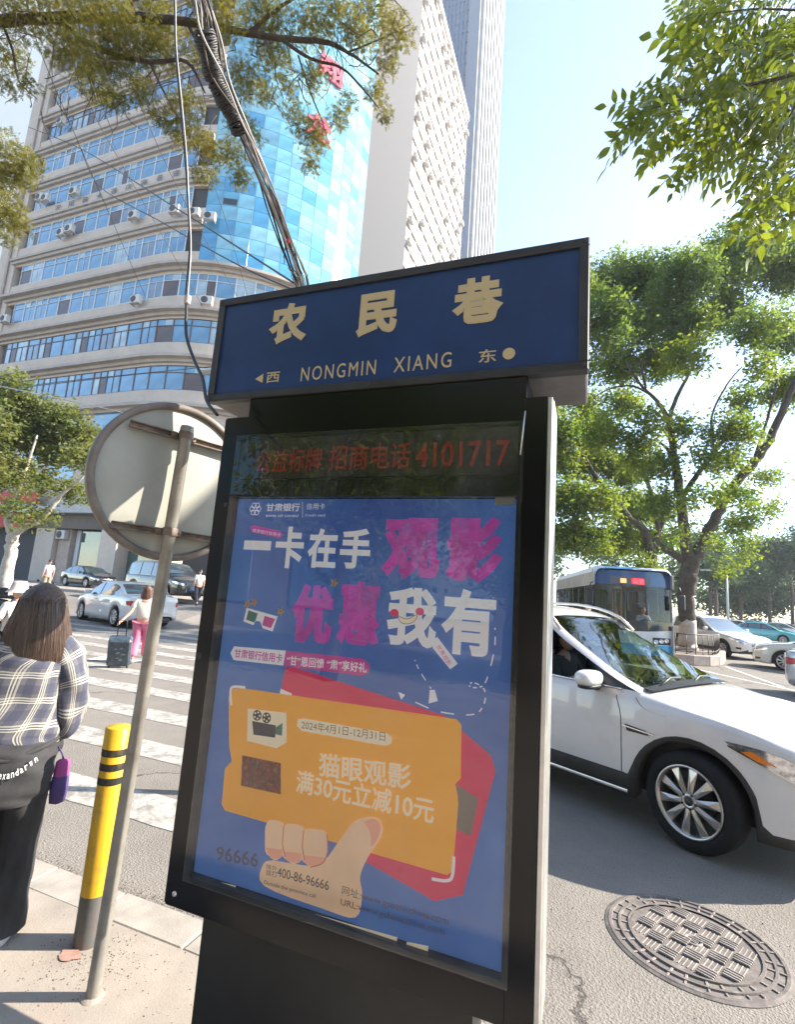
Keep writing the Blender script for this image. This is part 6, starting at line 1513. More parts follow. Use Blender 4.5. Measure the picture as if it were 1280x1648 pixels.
def hair_r(z):
    zz = [1.17, 1.24, 1.32, 1.40, 1.46, 1.52, 1.555, 1.585, 1.603]; aa = [.155, .165, .155, .138, .118, .105, .086, .05, .004]; bb = [.115, .12, .125, .125, .122, .112, .092, .055, .004]
    return pchip(zz, aa, z), pchip(zz, bb, z)
hg = empty('hair', (.035, 0, 0)); hg.parent = woman; hg.scale = (1.15, 1.12, 1.0)
mb = MB(); P = []
for i in range(40):
    z = 1.175 + (1.602 - 1.175) * (i / 39) ** .85; a_, b_ = hair_r(z); row = []
    for j in range(60):
        u = 2 * pi * j / 60; k = 1 + .018 * sin(17 * u) * (1 - (z - 1.2) / .4) + .012 * sin(31 * u + 1) * (1 - (z - 1.2) / .4); row.append((a_ * k * cos(u), b_ * k * sin(u) + .0, z))
    P.append(row)
mb.grid(P, closed=True); mb.build('hair_mass', M_HB, hg)
mb = MB(); rr_ = random.Random(9)
for i in range(1900):
    u = rr_.uniform(pi * .93, pi * 2.07) if rr_.random() < .85 else rr_.uniform(0, 2 * pi); zt = rr_.uniform(1.30, 1.585); zb2 = rr_.uniform(1.12, 1.22) + .02 * abs(cos(u)); pts = []; dd = rr_.uniform(-.05, .05); wv = rr_.uniform(-.006, .006)
    for q in range(7):
        t = q / 6; z = zt + (zb2 - zt) * t; a_, b_ = hair_r(max(z, 1.2)); g_ = 1.005 + (.035 * ((i * 37) % 100) / 100) * (.3 + t) + (.03 * rr_.random() if q == 6 else 0); uu = u + dd * t + .02 * sin(t * 6 + i); pts.append((a_ * g_ * cos(uu), b_ * g_ * sin(uu), z))
    mb.tube(pts, [.0012, .0024, .0030, .0030, .0028, .0022, .0005], 3, cap=False)
o = mb.build('hair_strands', M_HB, hg); o['kind'] = 'stuff'
# --- woman with suitcase
pk = on_z(222, 1068)
M_PINK2 = mat('pink_trouser_cloth', (.62, .17, .28), .75, noise=(3, .1), bump=(20, .2, .006)); M_CREAM = mat('cream_top', (.60, .55, .48), .8, noise=(4, .08))
M_BRH = mat('brown_hair_far', (.09, .04, .025), .5, noise=(40, .4))
pink = person('woman in cream top and pink trousers towing a suitcase over the crossing', (pk.x - .02, pk.y, 0), radians(35), 1.50, M_CREAM, M_PINK2, dict(el=(-.26, -.12, 1.10), wl=(-.36, -.25, .95), hl=(-.40, -.30, .89), kr=(.10, .12, .50), ar=(.10, .14, .09), tr=(.11, .28, .04), al=(-.09, -.14, .11), tl=(-.09, 0, .04)), 'long', M_BRH, wide=1.22)
sc_ = on_z(190, 1074)
M_CASE = mat('blue_grey_case', (.045, .065, .085), .35, noise=(14, .5), coat=.3); M_CASEL = mat('case_pattern', (.25, .33, .38), .5)
case = empty('suitcase', (sc_.x, sc_.y, 0), radians(42), 'dark blue wheeled suitcase with pale pattern tilted on two wheels', 'suitcase')
MT = Matrix.Translation((0, 0, .06)) @ Matrix.Rotation(radians(24), 4, 'X')
mb = MB(); mb.bbox(-.19, .19, -.11, .11, 0, .55, .035, M=MT); mb.build('shell', M_CASE, case)
for i in range(7):
    mb = MB(); mb.bbox(-.16 + i * .049, -.15 + i * .049, -.115, -.1101, .06, .50, .001, M=MT); mb.build('shell_rib', M_CASE, case)
mb = MB(); rr_ = random.Random(3)
for i in range(9): x, z = rr_.uniform(-.08, .06), rr_.uniform(.12, .42); mb.bbox(x, x + .05, -.118, -.1155, z, z + .012, .001, M=MT)
mb.build('printed_pattern', M_CASEL, case)
for sx in (-.15, .15):
    mb = MB(); mb.lathe([(.001, -.014), (.035, -.014), (.035, .014), (.001, .014)], 14, M=Matrix.Translation((sx, -.07, .035)) @ Matrix.Rotation(pi / 2, 4, 'Y')); mb.build('wheel', M_BK, case)
mb = MB(); mb.tube([tuple(MT @ Vector((-.07, .06, .55))), tuple(MT @ Vector((-.07, .06, .86))), tuple(MT @ Vector((.07, .06, .86))), tuple(MT @ Vector((.07, .06, .55)))], .009, 6); mb.build('pull_handle', M_BK, case)
# --- others across the crossing
d_ = at_depth(74, 945, 24.0); 
M_LIL = mat('lilac_shirt', (.50, .40, .50), .8); M_DKT = mat('dark_trousers', (.03, .03, .04), .8); M_WT = mat('white_shirt', (.6, .58, .55), .8)
person('man in a lilac shirt walking behind the parked scooters', (d_.x, d_.y, .45), radians(80), 1.68, M_LIL, mat('beige_trousers', (.35, .28, .22), .8), hair='short', look=.3)
d_ = at_depth(318, 960, 23.0); person('walker in a pale shirt and dark trousers striding past the black people carrier', (d_.x, d_.y, .50), radians(60), 1.65, M_WT, M_DKT, dict(kr=(.1, .2, .52), ar=(.1, .32, .10), tr=(.1, .46, .06), kl=(-.1, -.08, .48), al=(-.1, -.34, .14), tl=(-.1, -.26, .04)), shoes=M_SHOEB)
# cyclist with bucket hat at the left edge, behind the woman in plaid
d_ = at_depth(20, 1000, 6.2); 
cyc = person('person in a white tee shirt and pale bucket hat cut by the left picture edge', (d_.x - .12, d_.y + .1, 0), radians(95), 1.49, M_WT, M_DKT, dict(el=(-.24, .05, 1.12), wl=(-.22, .25, 1.0), hl=(-.21, .33, .98), er=(.26, .10, 1.14), wr=(.26, .3, 1.02), hr=(.25, .38, 1.0)))
mb = MB(); mb.lathe([(.16, 1.575), (.115, 1.62), (.098, 1.70), (.08, 1.735), (.001, 1.74)], 24, M=Matrix.Translation((0, .015, 0))); mb.build('bucket_hat', mat('hat_cloth', (.5, .42, .38), .85), cyc)
# driver of the near car, seated in the front seat
def seated(label, par_obj, loc, rz, shirt, hair='short', arms=None, trousers=None, look=0):
    o = empty('person', (0, 0, 0), 0, label, 'person'); 
    J = dict(hip=(0, 0, .10), belly=(0, -.03, .28), chest=(0, -.05, .46), neck=(0, -.03, .61), nk=(0, -.01, .67), sl=(-.17, -.04, .55), el=(-.22, .10, .33), wl=(-.15, .32, .34), hl=(-.13, .38, .36), sr=(.17, -.04, .55), er=(.22, .10, .33), wr=(.15, .32, .34), hr=(.13, .38, .36),
             pl=(-.09, .03, .09), kl=(-.12, .42, .14), al=(-.12, .50, -.24), tl=(-.12, .62, -.29), pr=(.09, .03, .09), kr=(.12, .42, .14), ar=(.12, .50, -.24), tr=(.12, .62, -.29))
    J.update(arms or {})
    R = dict(hip=(.14, .11), belly=(.13, .10), chest=(.15, .10), neck=(.055, .05), nk=.046, sl=.056, el=.040, wl=.028, hl=.032, sr=.056, er=.040, wr=.028, hr=.032, pl=.085, kl=.06, al=.04, tl=.032, pr=.085, kr=.06, ar=.04, tr=.032)
    names = list(R); ix = {n: i for i, n in enumerate(names)}
    E = [('hip', 'belly'), ('belly', 'chest'), ('chest', 'neck'), ('neck', 'nk'), ('chest', 'sl'), ('sl', 'el'), ('el', 'wl'), ('wl', 'hl'), ('chest', 'sr'), ('sr', 'er'), ('er', 'wr'), ('wr', 'hr'), ('hip', 'pl'), ('pl', 'kl'), ('kl', 'al'), ('al', 'tl'), ('hip', 'pr'), ('pr', 'kr'), ('kr', 'ar'), ('ar', 'tr')]
    skin_obj('body', [(*J[n], R[n]) for n in names], [(ix[a], ix[b]) for a, b in E], M_SKIN, o, 1)
    skin_obj('shirt', [(*J['hip'], (.155, .12)), (*J['belly'], (.15, .12)), (*J['chest'], (.17, .12)), (*J['neck'], (.07, .06)), (*J['sl'], .072), (*J['el'], .055), (*J['sr'], .072), (*J['er'], .055), (*((Vector(J['el']) * .2 + Vector(J['wl']) * .8)), .045), (*((Vector(J['er']) * .2 + Vector(J['wr']) * .8)), .045)], [(0, 1), (1, 2), (2, 3), (2, 4), (4, 5), (2, 6), (6, 7), (5, 8), (7, 9)], shirt, o, 2)
    skin_obj('trousers', [(*J['hip'], (.15, .12)), (*J['pl'], .10), (*J['kl'], .075), (*J['al'], .06), (*J['pr'], .10), (*J['kr'], .075), (*J['ar'], .06)], [(0, 1), (1, 2), (2, 3), (0, 4), (4, 5), (5, 6)], trousers or M_DKT, o, 2)
    for h_, w_ in (('hl', 'wl'), ('hr', 'wr')):
        a = Vector(J[h_]); d = (a - Vector(J[w_])).normalized(); mb = MB()
        for q in range(4): b0 = a + Vector((0, 0, (q - 1.5) * .018)); mb.tube([b0, b0 + d * .04, b0 + d * .055 + Vector((0, -.0, -.03))], [.0095, .009, .007], 6)
        mb.build('fingers', M_SKIN, o)
    head_mesh(M_SKIN, M_HAIRD, o, (0, .02, .775), 1.0, look, hair)
    W = Matrix.Translation(par_obj.location) @ Matrix.Rotation(par_obj.rotation_euler.z, 4, 'Z') @ Matrix.Translation(loc) @ Matrix.Rotation(rz, 4, 'Z')
    o.matrix_world = W; o.location = W.to_translation(); o.rotation_euler = W.to_euler(); return o
seated('passenger in a dark jacket at the open window of the near white car', near_car, (-.03, -.38, .58), -pi / 2, mat('dark_jacket', (.018, .018, .022), .8), look=.2, arms=dict(er=(.24, .06, .34), wr=(.22, .26, .44), hr=(.2, .33, .46)))
seated('driver in a dark shirt behind the wheel of the near white car', near_car, (-.05, .38, .58), -pi / 2, mat('grey_shirt', (.14, .14, .15), .8), look=0)
bd = seated('bus driver in a pale blue shirt with a dark strap across the chest', bus, (-.98, .58, .93), -pi / 2, mat('pale_blue_shirt', (.42, .46, .55), .8), look=0)
mb = MB(); mb.tube([(-.13, .02, .60), (-.02, .085, .46), (.10, .10, .30)], .02, 6); mb.build('strap', M_BK, bd)
# --- scooters and a bicycle parked at the far left
def scooter(loc, rz, label, col):
    s = empty('motor_scooter', loc, rz, label, 'scooter', 'scooters parked at the far corner')
    for x in (-.6, .6):
        w_ = empty('wheel', (x, 0, .25)); w_.parent = s; mb = MB(); mb.lathe([(.17, -.04), (.24, -.05), (.26, 0), (.24, .05), (.17, .04)], 22, M=Matrix.Rotation(pi / 2, 4, 'X')); mb.build('tyre', M_TYRE, w_)
        mb = MB(); mb.lathe([(.17, -.02), (.05, -.03), (.05, .03), (.17, .02)], 16, M=Matrix.Rotation(pi / 2, 4, 'X')); mb.build('rim', M_RIM, w_)
    mp_ = paint(col[0], col[1])
    skin_obj('body_shell', [(-.55, 0, .62, (.12, .14)), (-.25, 0, .60, (.13, .14)), (-.1, 0, .40, (.12, .08)), (.25, 0, .36, (.12, .06)), (.42, 0, .62, (.12, .07)), (.50, 0, .88, (.13, .08))], [(i, i + 1) for i in range(5)], mp_, s, 2)
    skin_obj('saddle', [(-.62, 0, .80, (.10, .05)), (-.30, 0, .80, (.13, .06)), (-.08, 0, .78, (.09, .05))], [(0, 1), (1, 2)], M_SEAT, s, 2)
    mb = MB(); mb.tube([(.60, 0, .25), (.52, 0, .7), (.46, 0, 1.02)], .03, 8); mb.tube([(.40, -.32, 1.05), (.46, -.1, 1.04), (.46, .1, 1.04), (.40, .32, 1.05)], .018, 8); mb.build('handlebar', M_BK, s)
    mb = MB(); mb.tube([(.5, .18, 1.04), (.46, .24, 1.22)], .006, 6); mb.bbox(.43, .47, .2, .3, 1.2, 1.28, .01); mb.build('mirror', M_BK, s)
    mb = MB(); mb.bbox(.56, .62, -.08, .08, .84, .96, .02); mb.build('headlamp', M_HEAD, s)
    mb = MB(); mb.bbox(-.92, -.62, -.18, .18, .74, 1.05, .04); mb.build('top_box', M_BK, s); return s
for (px, py, dep, rz, lab, c) in ((28, 965, 15, .6, 'dark scooter leaning beside the whitewashed tree', ('scooter_black', (.02, .02, .025))), (52, 962, 15.5, .9, 'grey scooter with a raised mirror behind the woman in plaid', ('scooter_grey', (.3, .3, .32))), (62, 958, 18.5, 2.2, 'small scooter nearest the man in lilac', ('scooter_red', (.25, .05, .04)))):
    q = at_depth(px, py, dep); z = 0 if q.y < 14.5 else min(.5, (q.y - 14.5) / 6.5 * .5); scooter((q.x, q.y, z), rz, lab, c)
# ------------------------------------------------------------------ foliage
M_BARK = mat('bark', (.075, .058, .045), .9, noise=(6, .35, 8), bump=(22, .9, .03)); M_LIME = mat('whitewash', (.50, .44, .38), .85, noise=(5, .15), dirt=(7, (.25, .2, .16), .6))
L_A = leaf_mat('leaf_green', (.075, .13, .03), (.15, .19, .035), .58, .8); L_B = leaf_mat('leaf_blue_green', (.08, .135, .055), (.12, .17, .05), .55, .8)
L_J = leaf_mat('juniper_green', (.10, .105, .025), (.19, .17, .04), .35, 5, .6); L_N = leaf_mat('ash_leaf', (.085, .125, .02), (.13, .16, .03), .5, 6, .4); L_D = leaf_mat('far_leaf', (.035, .07, .045), (.05, .095, .045), .35, .3)
L_L = leaf_mat('light_leaf', (.11, .14, .05), (.16, .17, .055), .45, 1)
def leaves(name, blobs, per, size, mt, parent, seed=0, clump=.3, aspect=.5, droop=.3, sub=26):
    """blobs: (x,y,z,rx,rz) in world; small leaf faces in clumps through the volume"""
    r = np.random.default_rng(seed); C_ = []; 
    for (x, y, z, rx, rz_) in blobs:
        n = max(3, int(per * rx * rx * rz_)) if per < 1e6 else 10
        d = r.normal(size=(n, 3)); d /= np.linalg.norm(d, axis=1)[:, None]; rad = r.random(n) ** .45
        C_.append(np.array([x, y, z]) + d * rad[:, None] * np.array([rx, rx, rz_]))
    C_ = np.concatenate(C_); n = len(C_)
    P = np.repeat(C_, sub, 0) + r.normal(size=(n * sub, 3)) * clump * np.array([1, 1, .75]); N = len(P)
    a = r.normal(size=(N, 3)); a[:, 2] = a[:, 2] * .6 - droop; a /= np.linalg.norm(a, axis=1)[:, None]
    b = np.cross(a, r.normal(size=(N, 3))); b /= np.linalg.norm(b, axis=1)[:, None]
    s = size * (.6 + .8 * r.random(N))[:, None]; c = np.cross(a, b)
    V = np.stack([P, P + a * s * .5 + b * s * aspect * .5 + c * s * .06, P + a * s, P + a * s * .5 - b * s * aspect * .5 + c * s * .06], 1).reshape(-1, 3)
    Q = np.arange(N * 4).reshape(-1, 4); V = V - np.array(parent.location)[None]
    o = link_mesh(name, fast_mesh(name, V, Q, mt), parent); return o
def limbs(name, lines, mt, parent, n=8):
    """lines: list of (list of points world, list of radii)"""
    out = []
    for pts, rad in lines:
        P = catmull(pts, 5); R_ = [pchip(range(len(rad)), rad, i / (len(P) - 1) * (len(rad) - 1)) for i in range(len(P))]
        mb = MB(); rr = random.Random(len(P)); P = [Vector(p) + Vector((rr.gauss(0, 1), rr.gauss(0, 1), rr.gauss(0, 1))) * (R_[i] * .10) - Vector(parent.location) for i, p in enumerate(P)]
        mb.tube(P, R_, n); out.append(mb.build(name, mt, parent))
    return out
def pxl(pts, D): return [at_depth(p[0], p[1], (p[2] if len(p) > 2 else D)) for p in pts]
def pblob(lst, D, jit=1.5, seed=0):
    r = random.Random(seed); o = []
    for (x, y, rad, *rest) in lst:
        dd = D + (rest[0] if rest else r.uniform(-jit, jit)); c = at_depth(x, y, dd); k = rad / FPX * dd; o.append((c.x, c.y, c.z, k, k * .85))
    return o
# big tree in the planter island
D = 20.0; base = at_depth(1108, 1052, D)
tA = empty('scholar_tree', (base.x, base.y, 0), 0, 'large forked street tree with whitewashed foot in the planter island beside the bus', 'tree')
g0 = Vector((base.x, base.y, 0)); zt_ = at_depth(1107, 996, D).z
limbs('whitewashed_trunk', [([g0 + Vector((0, 0, .1)), g0 + Vector((0, 0, .5)), at_depth(1106, 996, D)], [.36, .33, .31])], M_LIME, tA, 14)
limbs('trunk', [([at_depth(1106, 997, D), at_depth(1105, 960, D), at_depth(1108, 925, D), at_depth(1115, 893, D)], [.31, .30, .33, .31])], M_BARK, tA, 14)
LI = [([(1109, 905), (1101, 850), (1096, 800), (1088, 755), (1083, 715), (1072, 668), (1052, 640), (1030, 618), (1008, 580)], [.24, .21, .18, .16, .13, .10, .07, .05, .03]),
      ([(1118, 900), (1137, 862), (1160, 820), (1180, 782), (1210, 750), (1240, 705), (1262, 655), (1290, 590), (1310, 520)], [.24, .22, .19, .18, .17, .15, .13, .10, .06]),
      ([(1097, 803), (1115, 775), (1135, 748), (1160, 715), (1168, 705)], [.11, .10, .09, .07, .05]),
      ([(1084, 725), (1078, 690), (1085, 650), (1110, 600), (1128, 560)], [.10, .09, .08, .05, .03]),
      ([(1082, 735), (1068, 716), (1045, 706)], [.06, .05, .03]), ([(1138, 750), (1148, 720), (1146, 670), (1170, 620), (1195, 590)], [.05, .045, .04, .03, .02]),
      ([(1055, 640), (1020, 622), (985, 625), (955, 640)], [.05, .04, .03, .02]), ([(1040, 625), (1035, 580), (1070, 560), (1110, 552)], [.05, .04, .035, .02]),
      ([(1104, 905), (1085, 892), (1066, 880), (1055, 865)], [.16, .14, .12, .09]), ([(1210, 750), (1240, 660), (1250, 600), (1235, 540)], [.06, .05, .04, .02])]
limbs('limb', [(pxl(p, D), r) for p, r in LI], M_BARK, tA, 8)
BA = [(925, 462, 40), (985, 452, 46), (1045, 445, 44), (1105, 448, 48), (1165, 440, 42), (1215, 400, 40), (1165, 385, 30), (1262, 430, 55), (915, 530, 34), (975, 520, 48), (1040, 510, 50), (1100, 520, 48), (1160, 505, 44), (1215, 520, 40), (1262, 540, 42), (1290, 620, 40), (930, 600, 28), (995, 585, 38), (1060, 585, 38), (1105, 575, 34), (1225, 590, 28), (1195, 640, 26), (1250, 640, 26),
      (1165, 690, 30), (1205, 690, 30), (1100, 690, 26), (1050, 680, 30), (1135, 740, 26), (1175, 745, 30), (1060, 750, 34), (1020, 720, 34), (970, 700, 34), (1110, 800, 24), (1060, 810, 30), (1150, 800, 20), (1195, 800, 26), (1235, 770, 22, 2), (1180, 845, 24), (1215, 830, 26), (1245, 815, 18), (1150, 870, 18), (1190, 905, 15), (1205, 880, 20), (1085, 855, 20), (1160, 920, 12), (1130, 850, 14)]
bl = pblob(BA, D, 2.2, 1); hi = [b for b, s in zip(bl, BA) if s[1] < 560]; lo = [b for b, s in zip(bl, BA) if s[1] >= 560]
leaves('crown', hi, 72, .15, L_B, tA, 1, .22, .5, .1, 52); leaves('crown', lo, 82, .15, L_A, tA, 2, .22, .5, .2, 50)
# tree behind the bus
D = 27.0; b0 = at_depth(1050, 990, D); tB = empty('scholar_tree', (b0.x, b0.y, 0), 0, 'dark limbed tree behind the bus reaching over towards the kiosk', 'tree')
limbs('trunk', [([Vector((b0.x, b0.y, 0)), at_depth(1052, 940, D), at_depth(1048, 890, D), at_depth(1035, 850, D)], [.3, .27, .24, .2])], M_BARK, tB, 10)
limbs('limb', [(pxl(p, D), r) for p, r in [([(1035, 850), (1010, 830), (985, 795), (965, 775), (940, 735), (925, 700), (905, 668)], [.2, .17, .15, .14, .12, .1, .08]), ([(965, 775), (930, 768), (900, 755), (870, 750)], [.12, .1, .08, .06]), ([(1048, 890), (1060, 840), (1040, 770), (1030, 740)], [.16, .13, .1, .08]), ([(1048, 890), (1070, 830), (1072, 780)], [.12, .1, .08])]], M_BARK, tB, 8)
BB = [(900, 690, 36), (950, 690, 36), (905, 740, 36), (960, 745, 36), (1010, 760, 34), (905, 800, 38), (955, 810, 38), (1010, 820, 36), (905, 860, 38), (950, 865, 36), (1000, 870, 34), (1050, 870, 30), (1060, 820, 30), (1085, 870, 20), (870, 640, 40), (1040, 910, 25), (1000, 650, 30), (940, 650, 26)]
leaves('crown', pblob(BB, D + 1, 2.5, 3), 44, .20, L_A, tB, 5, .32, .5, .2, 50)
# hazy dark trees along the far right road
FT = [(1150, 925, 34, 55), (1140, 880, 26, 60), (1190, 930, 36, 60), (1235, 915, 42, 62), (1270, 890, 45, 62), (1290, 930, 45, 66), (1215, 955, 24, 62), (1160, 955, 22, 58), (1255, 950, 24, 64)]
for i, (x, y, r_, dep) in enumerate(FT[:6]):
    c = at_depth(x, y, dep); k = r_ / FPX * dep; t = empty('street_tree', (c.x, c.y, 0), 0, ['round dark tree just right of the trunk of the big tree', 'smaller dark tree behind the lamp post', 'dark tree with pale trunk right of the street lamp', 'broad dark tree above the teal taxis', 'tallest dark tree at the right edge of the far row', 'last dark tree of the far row cut by the frame'][i], 'tree', 'dark trees along the far road')
    limbs('trunk', [([Vector((c.x, c.y, 0)), Vector((c.x + .1, c.y, c.z * .6)), Vector((c.x, c.y, c.z))], [.22, .18, .1])], M_BARK, t, 7)
    limbs('whitewashed_trunk', [([Vector((c.x, c.y, 0)), Vector((c.x, c.y, .7)), Vector((c.x + .02, c.y, 1.3))], [.25, .24, .23])], M_LIME, t, 7)
    q = random.Random(i); B_ = [(c.x + q.uniform(-.8, .8) * k, c.y + q.uniform(-.5, .5) * k, c.z + q.uniform(-.4, .9) * k, k * .62, k * .55) for _ in range(7)]
    leaves('crown', B_, 5.0 * (3.0 / k) ** 1.0, .34, L_D, t, 20 + i, .5, .5, .2, 40)
# woods right at the back
wd = empty('distant_woods'); COL.objects.unlink(wd); bpy.data.objects.remove(wd)
q = random.Random(8); B_ = []
for i in range(26):
    x = q.uniform(6, 70); y = q.uniform(78, 92); B_.append((x, y, q.uniform(3.5, 8), 3.6, 3.2))
for i in range(12):
    x = q.uniform(-22, 8); y = q.uniform(70, 85); B_.append((x, y, q.uniform(3.5, 9), 3.6, 3.4))
class _P: location = (0, 0, 0)
r0_ = empty('t'); o = leaves('far_woods', B_, 1.0, .5, L_D, r0_, 40, .7, .5, .1, 46); o.parent = None; bpy.data.objects.remove(r0_)
tag(o, 'dark wooded mass closing the end of the road', 'woods', None, 'stuff')
# tree across the crossing on the left
D = 19.0; b0 = on_y(14, 950, 0.1) if False else at_depth(12, 938, D); tL = empty('street_tree', (b0.x, b0.y, 0), 0, 'pale trunked street tree in front of the red shop banner on the left', 'tree')
limbs('trunk', [([Vector((b0.x, b0.y, 0.2)), at_depth(12, 920, D), at_depth(19, 880, D), at_depth(20, 858, D)], [.24, .22, .2, .2])], M_LIME, tL, 12)
limbs('limb', [(pxl(p, D), r) for p, r in [([(20, 862), (35, 850), (62, 838), (85, 815), (100, 795), (125, 775), (140, 760)], [.16, .14, .11, .09, .07, .05, .03]), ([(20, 862), (12, 835), (25, 800), (40, 760), (60, 700)], [.15, .12, .09, .06, .03]), ([(20, 840), (-10, 800), (-30, 740)], [.1, .08, .05])]], M_LIME, tL, 8)
BLf = [(15, 640, 30), (60, 660, 34), (110, 680, 34), (150, 700, 24), (20, 700, 38), (80, 720, 38), (135, 735, 28), (20, 760, 34), (70, 775, 26), (115, 785, 24), (140, 800, 16), (15, 815, 22), (55, 820, 18), (40, 845, 12), (85, 835, 12), (30, 615, 22), (-20, 680, 40), (-20, 760, 40)]
leaves('crown', pblob(BLf, D, 1.6, 5), 100, .17, L_L, tL, 7, .20, .5, .2, 34)
# ------------------------------------------------------------------ juniper branches overhead (top left)
DJ = 4.2; jb = at_depth(-420, 700, 3.6); tJ = empty('juniper_tree', (jb.x, jb.y, 0), 0, 'juniper with drooping yellow green sprays hanging over the top left of the view', 'tree')
limbs('trunk', [([Vector((jb.x, jb.y, 0)), Vector((jb.x, jb.y, 2.5)), at_depth(-360, 100, DJ), at_depth(-300, -120, DJ)], [.2, .18, .14, .1])], M_BARK, tJ, 10)
JL = [([(-360, 60), (-150, 45), (0, 32), (90, 30), (180, 28), (300, 35), (400, 55), (450, 62), (520, 68), (560, 85), (610, 120)], [.09, .07, .045, .042, .04, .032, .026, .024, .02, .014, .006]),
      ([(90, 30), (160, 80), (240, 100), (300, 100), (330, 150)], [.022, .02, .018, .014, .006]), ([(450, 62), (500, 95), (550, 110), (590, 150), (610, 175)], [.016, .013, .01, .008, .004]), ([(400, 55), (440, 20), (500, -20)], [.02, .015, .01]),
      ([(300, 35), (330, 90), (370, 140), (390, 200), (395, 260)], [.014, .011, .009, .006, .003]), ([(480, 90), (500, 150), (520, 200), (530, 240)], [.008, .007, .005, .002]), ([(200, 30), (230, -10), (300, -50)], [.02, .015, .01]), ([(560, 85), (620, 60), (660, 40)], [.008, .006, .003]),
      ([(240, 100), (270, 160), (300, 210), (320, 250)], [.01, .008, .006, .003]), ([(0, 32), (20, 80), (30, 130), (60, 160)], [.012, .01, .007, .003])]
limbs('branch', [(pxl(p, DJ), r) for p, r in JL], M_BARK, tJ, 7)
rj = random.Random(12); tw = MB()
for i in range(150):
    x = rj.uniform(0, 640); y = rj.uniform(-10, 190) * (1 if x < 460 else .75); p = at_depth(x, y, DJ + rj.uniform(-.4, .5)); pts = [p]; d = Vector((rj.gauss(0, .6), rj.gauss(0, .6), -rj.uniform(.3, 1.2))).normalized()
    for q in range(4): d = (d + Vector((rj.gauss(0, .35), rj.gauss(0, .35), rj.gauss(-.1, .3)))).normalized(); p = p + d * rj.uniform(.05, .11); pts.append(p)
    tw.tube([v - tJ.location for v in pts], [.005, .004, .003, .002, .001], 4)
o = tw.build('twig', M_BARK, tJ); o['kind'] = 'stuff'
BJ = [(30, 15, 55), (100, 20, 55), (170, 25, 55), (240, 20, 55), (130, 85, 38), (200, 90, 45), (150, 135, 34), (185, 160, 26), (165, 105, 34), (255, 75, 45), (300, 170, 34), (290, 215, 28), (325, 225, 28), (330, 280, 24), (375, 245, 28), (388, 285, 22), (385, 200, 26), (405, 215, 22), (395, 130, 38), (440, 85, 40), (430, 20, 50), (500, 40, 40), (545, 20, 45), (600, 20, 45), (640, 50, 34), (622, 100, 26), (605, 150, 24), (620, 185, 18), (505, 125, 28), (475, 185, 26), (505, 220, 32), (500, 262, 20), (545, 190, 24), (560, 160, 20), (350, 10, 55), (325, 80, 36), (18, 90, 32), (10, 135, 22), (45, 135, 20), (580, 60, 30), (230, 150, 30), (260, 190, 22), (350, 250, 22), (430, 150, 22), (465, 140, 20), (95, 90, 22)]
def sprays(name, blobs, per, L, mt, parent, seed):
    """flat scaly juniper sprays: a stem with side shoots"""
    r = np.random.default_rng(seed); V = []; 
    for (x, y, z, rx, rz_) in blobs:
        n = int(per * (rx / .2) ** 2.2); d = r.normal(size=(n, 3)); d /= np.linalg.norm(d, axis=1)[:, None]
        c = np.array([x, y, z]) + d * (r.random(n) ** .42)[:, None] * np.array([rx, rx * 1.1, rz_ * 1.1])
        for p in c:
            a = r.normal(size=3); a[2] = a[2] * .5 - .55; a /= np.linalg.norm(a); b = np.cross(a, r.normal(size=3)); b /= np.linalg.norm(b); l = L * r.uniform(.6, 1.4); w_ = l * .05
            def blade(o_, e, wd): 
                s_ = np.cross(e, np.cross(a, b)); s_ = s_ / (np.linalg.norm(s_) + 1e-9) * wd; V.extend([o_ - s_ * .6, o_ + e * .5 - s_, o_ + e, o_ + e * .5 + s_])
            blade(p, a * l, w_)
            for k in range(3):
                for sg in (-1, 1): blade(p + a * l * (.12 + .26 * k), (a * .75 + b * sg * .65) * l * (.52 - .12 * k) * r.uniform(.7, 1.2), w_ * .85)
    V = np.array(V) - np.array(parent.location); return link_mesh(name, fast_mesh(name, V, np.arange(len(V)).reshape(-1, 4), mt), parent)
sprays('foliage', pblob([(x, y, r * .88) for x, y, r in BJ], DJ, .35, 9), 1000, .044, L_J, tJ, 3)
# hanging sprays at the left edge
D2 = 6.5; jb2 = at_depth(-260, 760, 6.5); tK = empty('juniper_tree', (jb2.x, jb2.y, 0), 0, 'second juniper reaching in from the left edge half way up the view', 'tree')
limbs('trunk', [([Vector((jb2.x, jb2.y, 0)), Vector((jb2.x, jb2.y, 3)), at_depth(-260, 200, D2)], [.16, .14, .06])], M_BARK, tK, 8)
limbs('branch', [(pxl([(-260, 260), (-100, 255), (0, 262), (40, 270)], D2), [.05, .03, .015, .006]), (pxl([(-250, 330), (-80, 340), (0, 345), (20, 350)], D2), [.04, .02, .012, .005])], M_BARK, tK, 6)
sprays('foliage', pblob([(12, 250, 40), (45, 262, 26), (30, 280, 24), (5, 290, 30), (8, 335, 32), (20, 355, 26), (8, 380, 18), (-40, 260, 40), (-40, 340, 40)], D2, .3, 4), 260, .08, L_J, tK, 8)
